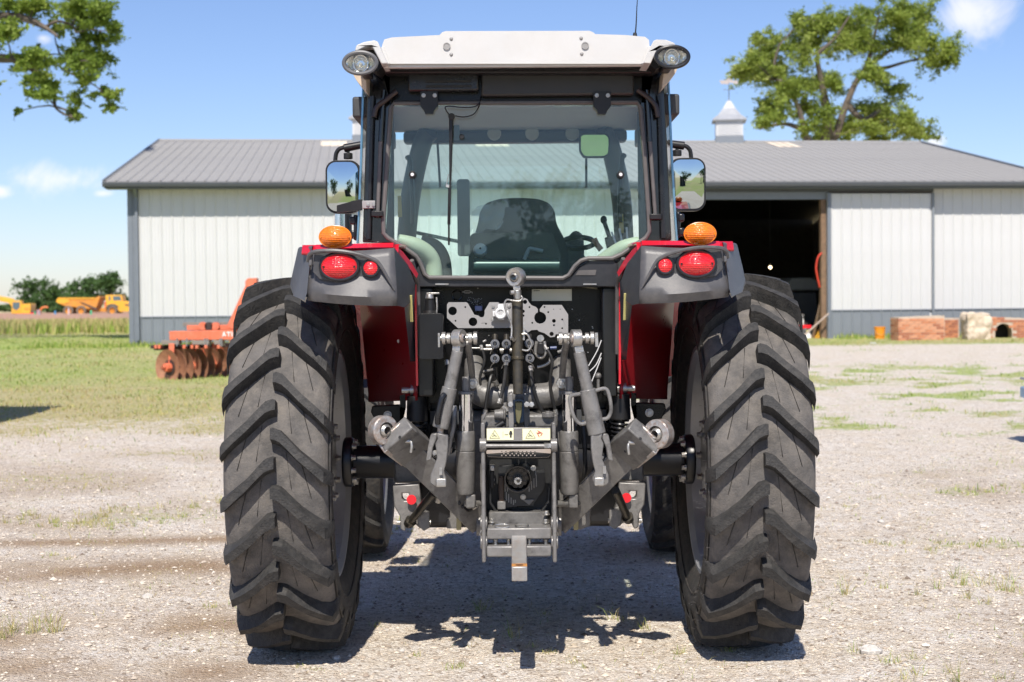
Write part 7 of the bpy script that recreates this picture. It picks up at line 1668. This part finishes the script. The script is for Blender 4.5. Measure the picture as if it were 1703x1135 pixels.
# --- mirrors, exhaust, handrail
for s in (-1, 1):
    Y = .38
    if s < 0: x0, x1, y0, y1 = 541, 600, 267, 355; arm = [(603, 241), (570, 246), (561, 252), (558, 262), (557, 280)]; grip = [(603, 241), (572, 247)]; knob = (579, 260)
    else: x0, x1, y0, y1 = 1113, 1174, 263, 351; arm = [(1108, 238), (1136, 242), (1146, 248), (1149, 258), (1150, 275)]; grip = [(1110, 239), (1138, 243)]; knob = (1126, 255)
    a = W(x0, y0, Y); b = W(x1, y1, Y); out = rrect(a.x, b.x, b.z, a.z, .05, 6)
    mr_ = part('door_mirror', MB().plate(out, Y, .05), black_plastic, T, .012, seg=3)
    k = .010; gl = rrect(a.x + k, b.x - k, b.z + k, a.z - k, .042, 6)
    mxx, mzz = (a.x + b.x) / 2, (a.z + b.z) / 2; mg = MB(); rings = 7; ng = len(gl); vsg = []
    for j in range(rings):
        q = 1 - j / rings
        for x, z in gl: xx, zz = (x - mxx) * q, (z - mzz) * q; vsg.append((xx, (xx * xx + zz * zz) / 2.2, zz))
    vsg.append((0, 0, 0)); fsg = [(j * ng + i, j * ng + (i + 1) % ng, (j + 1) * ng + (i + 1) % ng, (j + 1) * ng + i) for j in range(rings - 1) for i in range(ng)] + [((rings - 1) * ng + i, (rings - 1) * ng + (i + 1) % ng, rings * ng) for i in range(ng)]
    g_ = part('mirror_glass', mg.add(vsg, fsg), mirror_mat, mr_, 0, 80); g_.location = (mxx, Y - .016, mzz); g_.rotation_euler = (R(.8 if s < 0 else 3.2), 0, R(-2 * s))
    part('mirror_arm', MB().tube([W(x, y, Y + .02) for x, y in arm], .0105, 10, smooth=4), black_plastic, mr_); part('arm_grip', MB().cyl(W(*grip[0], Y + .02), W(*grip[1], Y + .02), .018, .02, 16), black_plastic, mr_, .003); kn = W(*knob, Y + .02); part('mirror_knob', MB().cyl(kn + Vector((0, 0, -.014)), kn + Vector((0, 0, .014)), .022, None, 14).cyl(kn, kn + Vector((0, 0, .04)), .008), black_plastic, mr_, .003)
ex = part('exhaust_stack', MB().cyl(W(567, 470, 1.55), W(566, 285, 1.55), .033, None, 24), chrome, T); part('exhaust_guard', MB().cyl(W(577, 470, 1.56), W(576, 285, 1.56), .030, None, 20), black_satin, ex)
st = part('strap_bracket', MB().prism([W(560, 342, -.36), W(597, 332, -.36), W(602, 332, -.36), W(602, 350, -.36), W(597, 350, -.36), W(560, 354, -.36)], (0, .02, 0)), black_plastic, T); part('bracket_plate', fr(602, 624, 334, 347, -.38, .012), plate_gray, st, .003)
for px in (612, 621): hexbolt(W(px, 341, -.381), .006, zinc, st)

hose_m = mat('hose_black', (.012, .012, .012), .45, var=.2, dust=(.08, .07, .06), dustamt=.3)
for r_, pts in ((.0085, [(756, 676, -.50), (757, 700, -.52), (752, 728, -.52), (747, 752, -.50)]), (.009, [(968, 700, -.44), (972, 740, -.46), (973, 780, -.46), (966, 815, -.42)]), (.010, [(722, 752, -.40), (733, 775, -.44), (735, 805, -.44), (728, 835, -.40)]), (.010, [(1000, 760, -.40), (988, 785, -.44), (985, 815, -.42)]),
                (.008, [(826, 640, -.40), (818, 625, -.42), (812, 648, -.44), (806, 690, -.44)]), (.008, [(842, 600, -.42), (838, 640, -.45), (830, 672, -.48)]), (.008, [(882, 610, -.42), (886, 640, -.46), (897, 676, -.46), (915, 700, -.44)]), (.007, [(905, 575, -.38), (918, 600, -.40), (915, 640, -.40), (925, 690, -.40)]),
                (.009, [(742, 600, -.30), (750, 640, -.34), (744, 690, -.34), (752, 735, -.32)]), (.009, [(975, 610, -.30), (968, 650, -.34), (972, 700, -.32)]), (.006, [(800, 575, -.33), (806, 600, -.36), (798, 630, -.36), (804, 660, -.36)]), (.006, [(768, 840, -.42), (780, 850, -.46), (792, 842, -.5)])):
    h = part('hydraulic_hose', MB().tube([W(*q) for q in pts], r_, 8, smooth=5), hose_m, T)
    e0, e1 = W(*pts[0]), W(*pts[1]); part('hose_fitting', MB().cyl(e0, e0 + (e1 - e0).normalized() * .022, r_ * 1.35, None, 8), zinc, h)
    e0, e1 = W(*pts[-1]), W(*pts[-2]); part('hose_fitting', MB().cyl(e0, e0 + (e1 - e0).normalized() * .022, r_ * 1.35, None, 8), zinc, h)
part('return_pipe', MB().tube([W(757, 676, -.53), W(756, 690, -.54), W(754, 712, -.54), W(750, 730, -.54), W(746, 756, -.52)], [.006, .009, .009, .0085, .008], 10, smooth=4), cast_light, T)
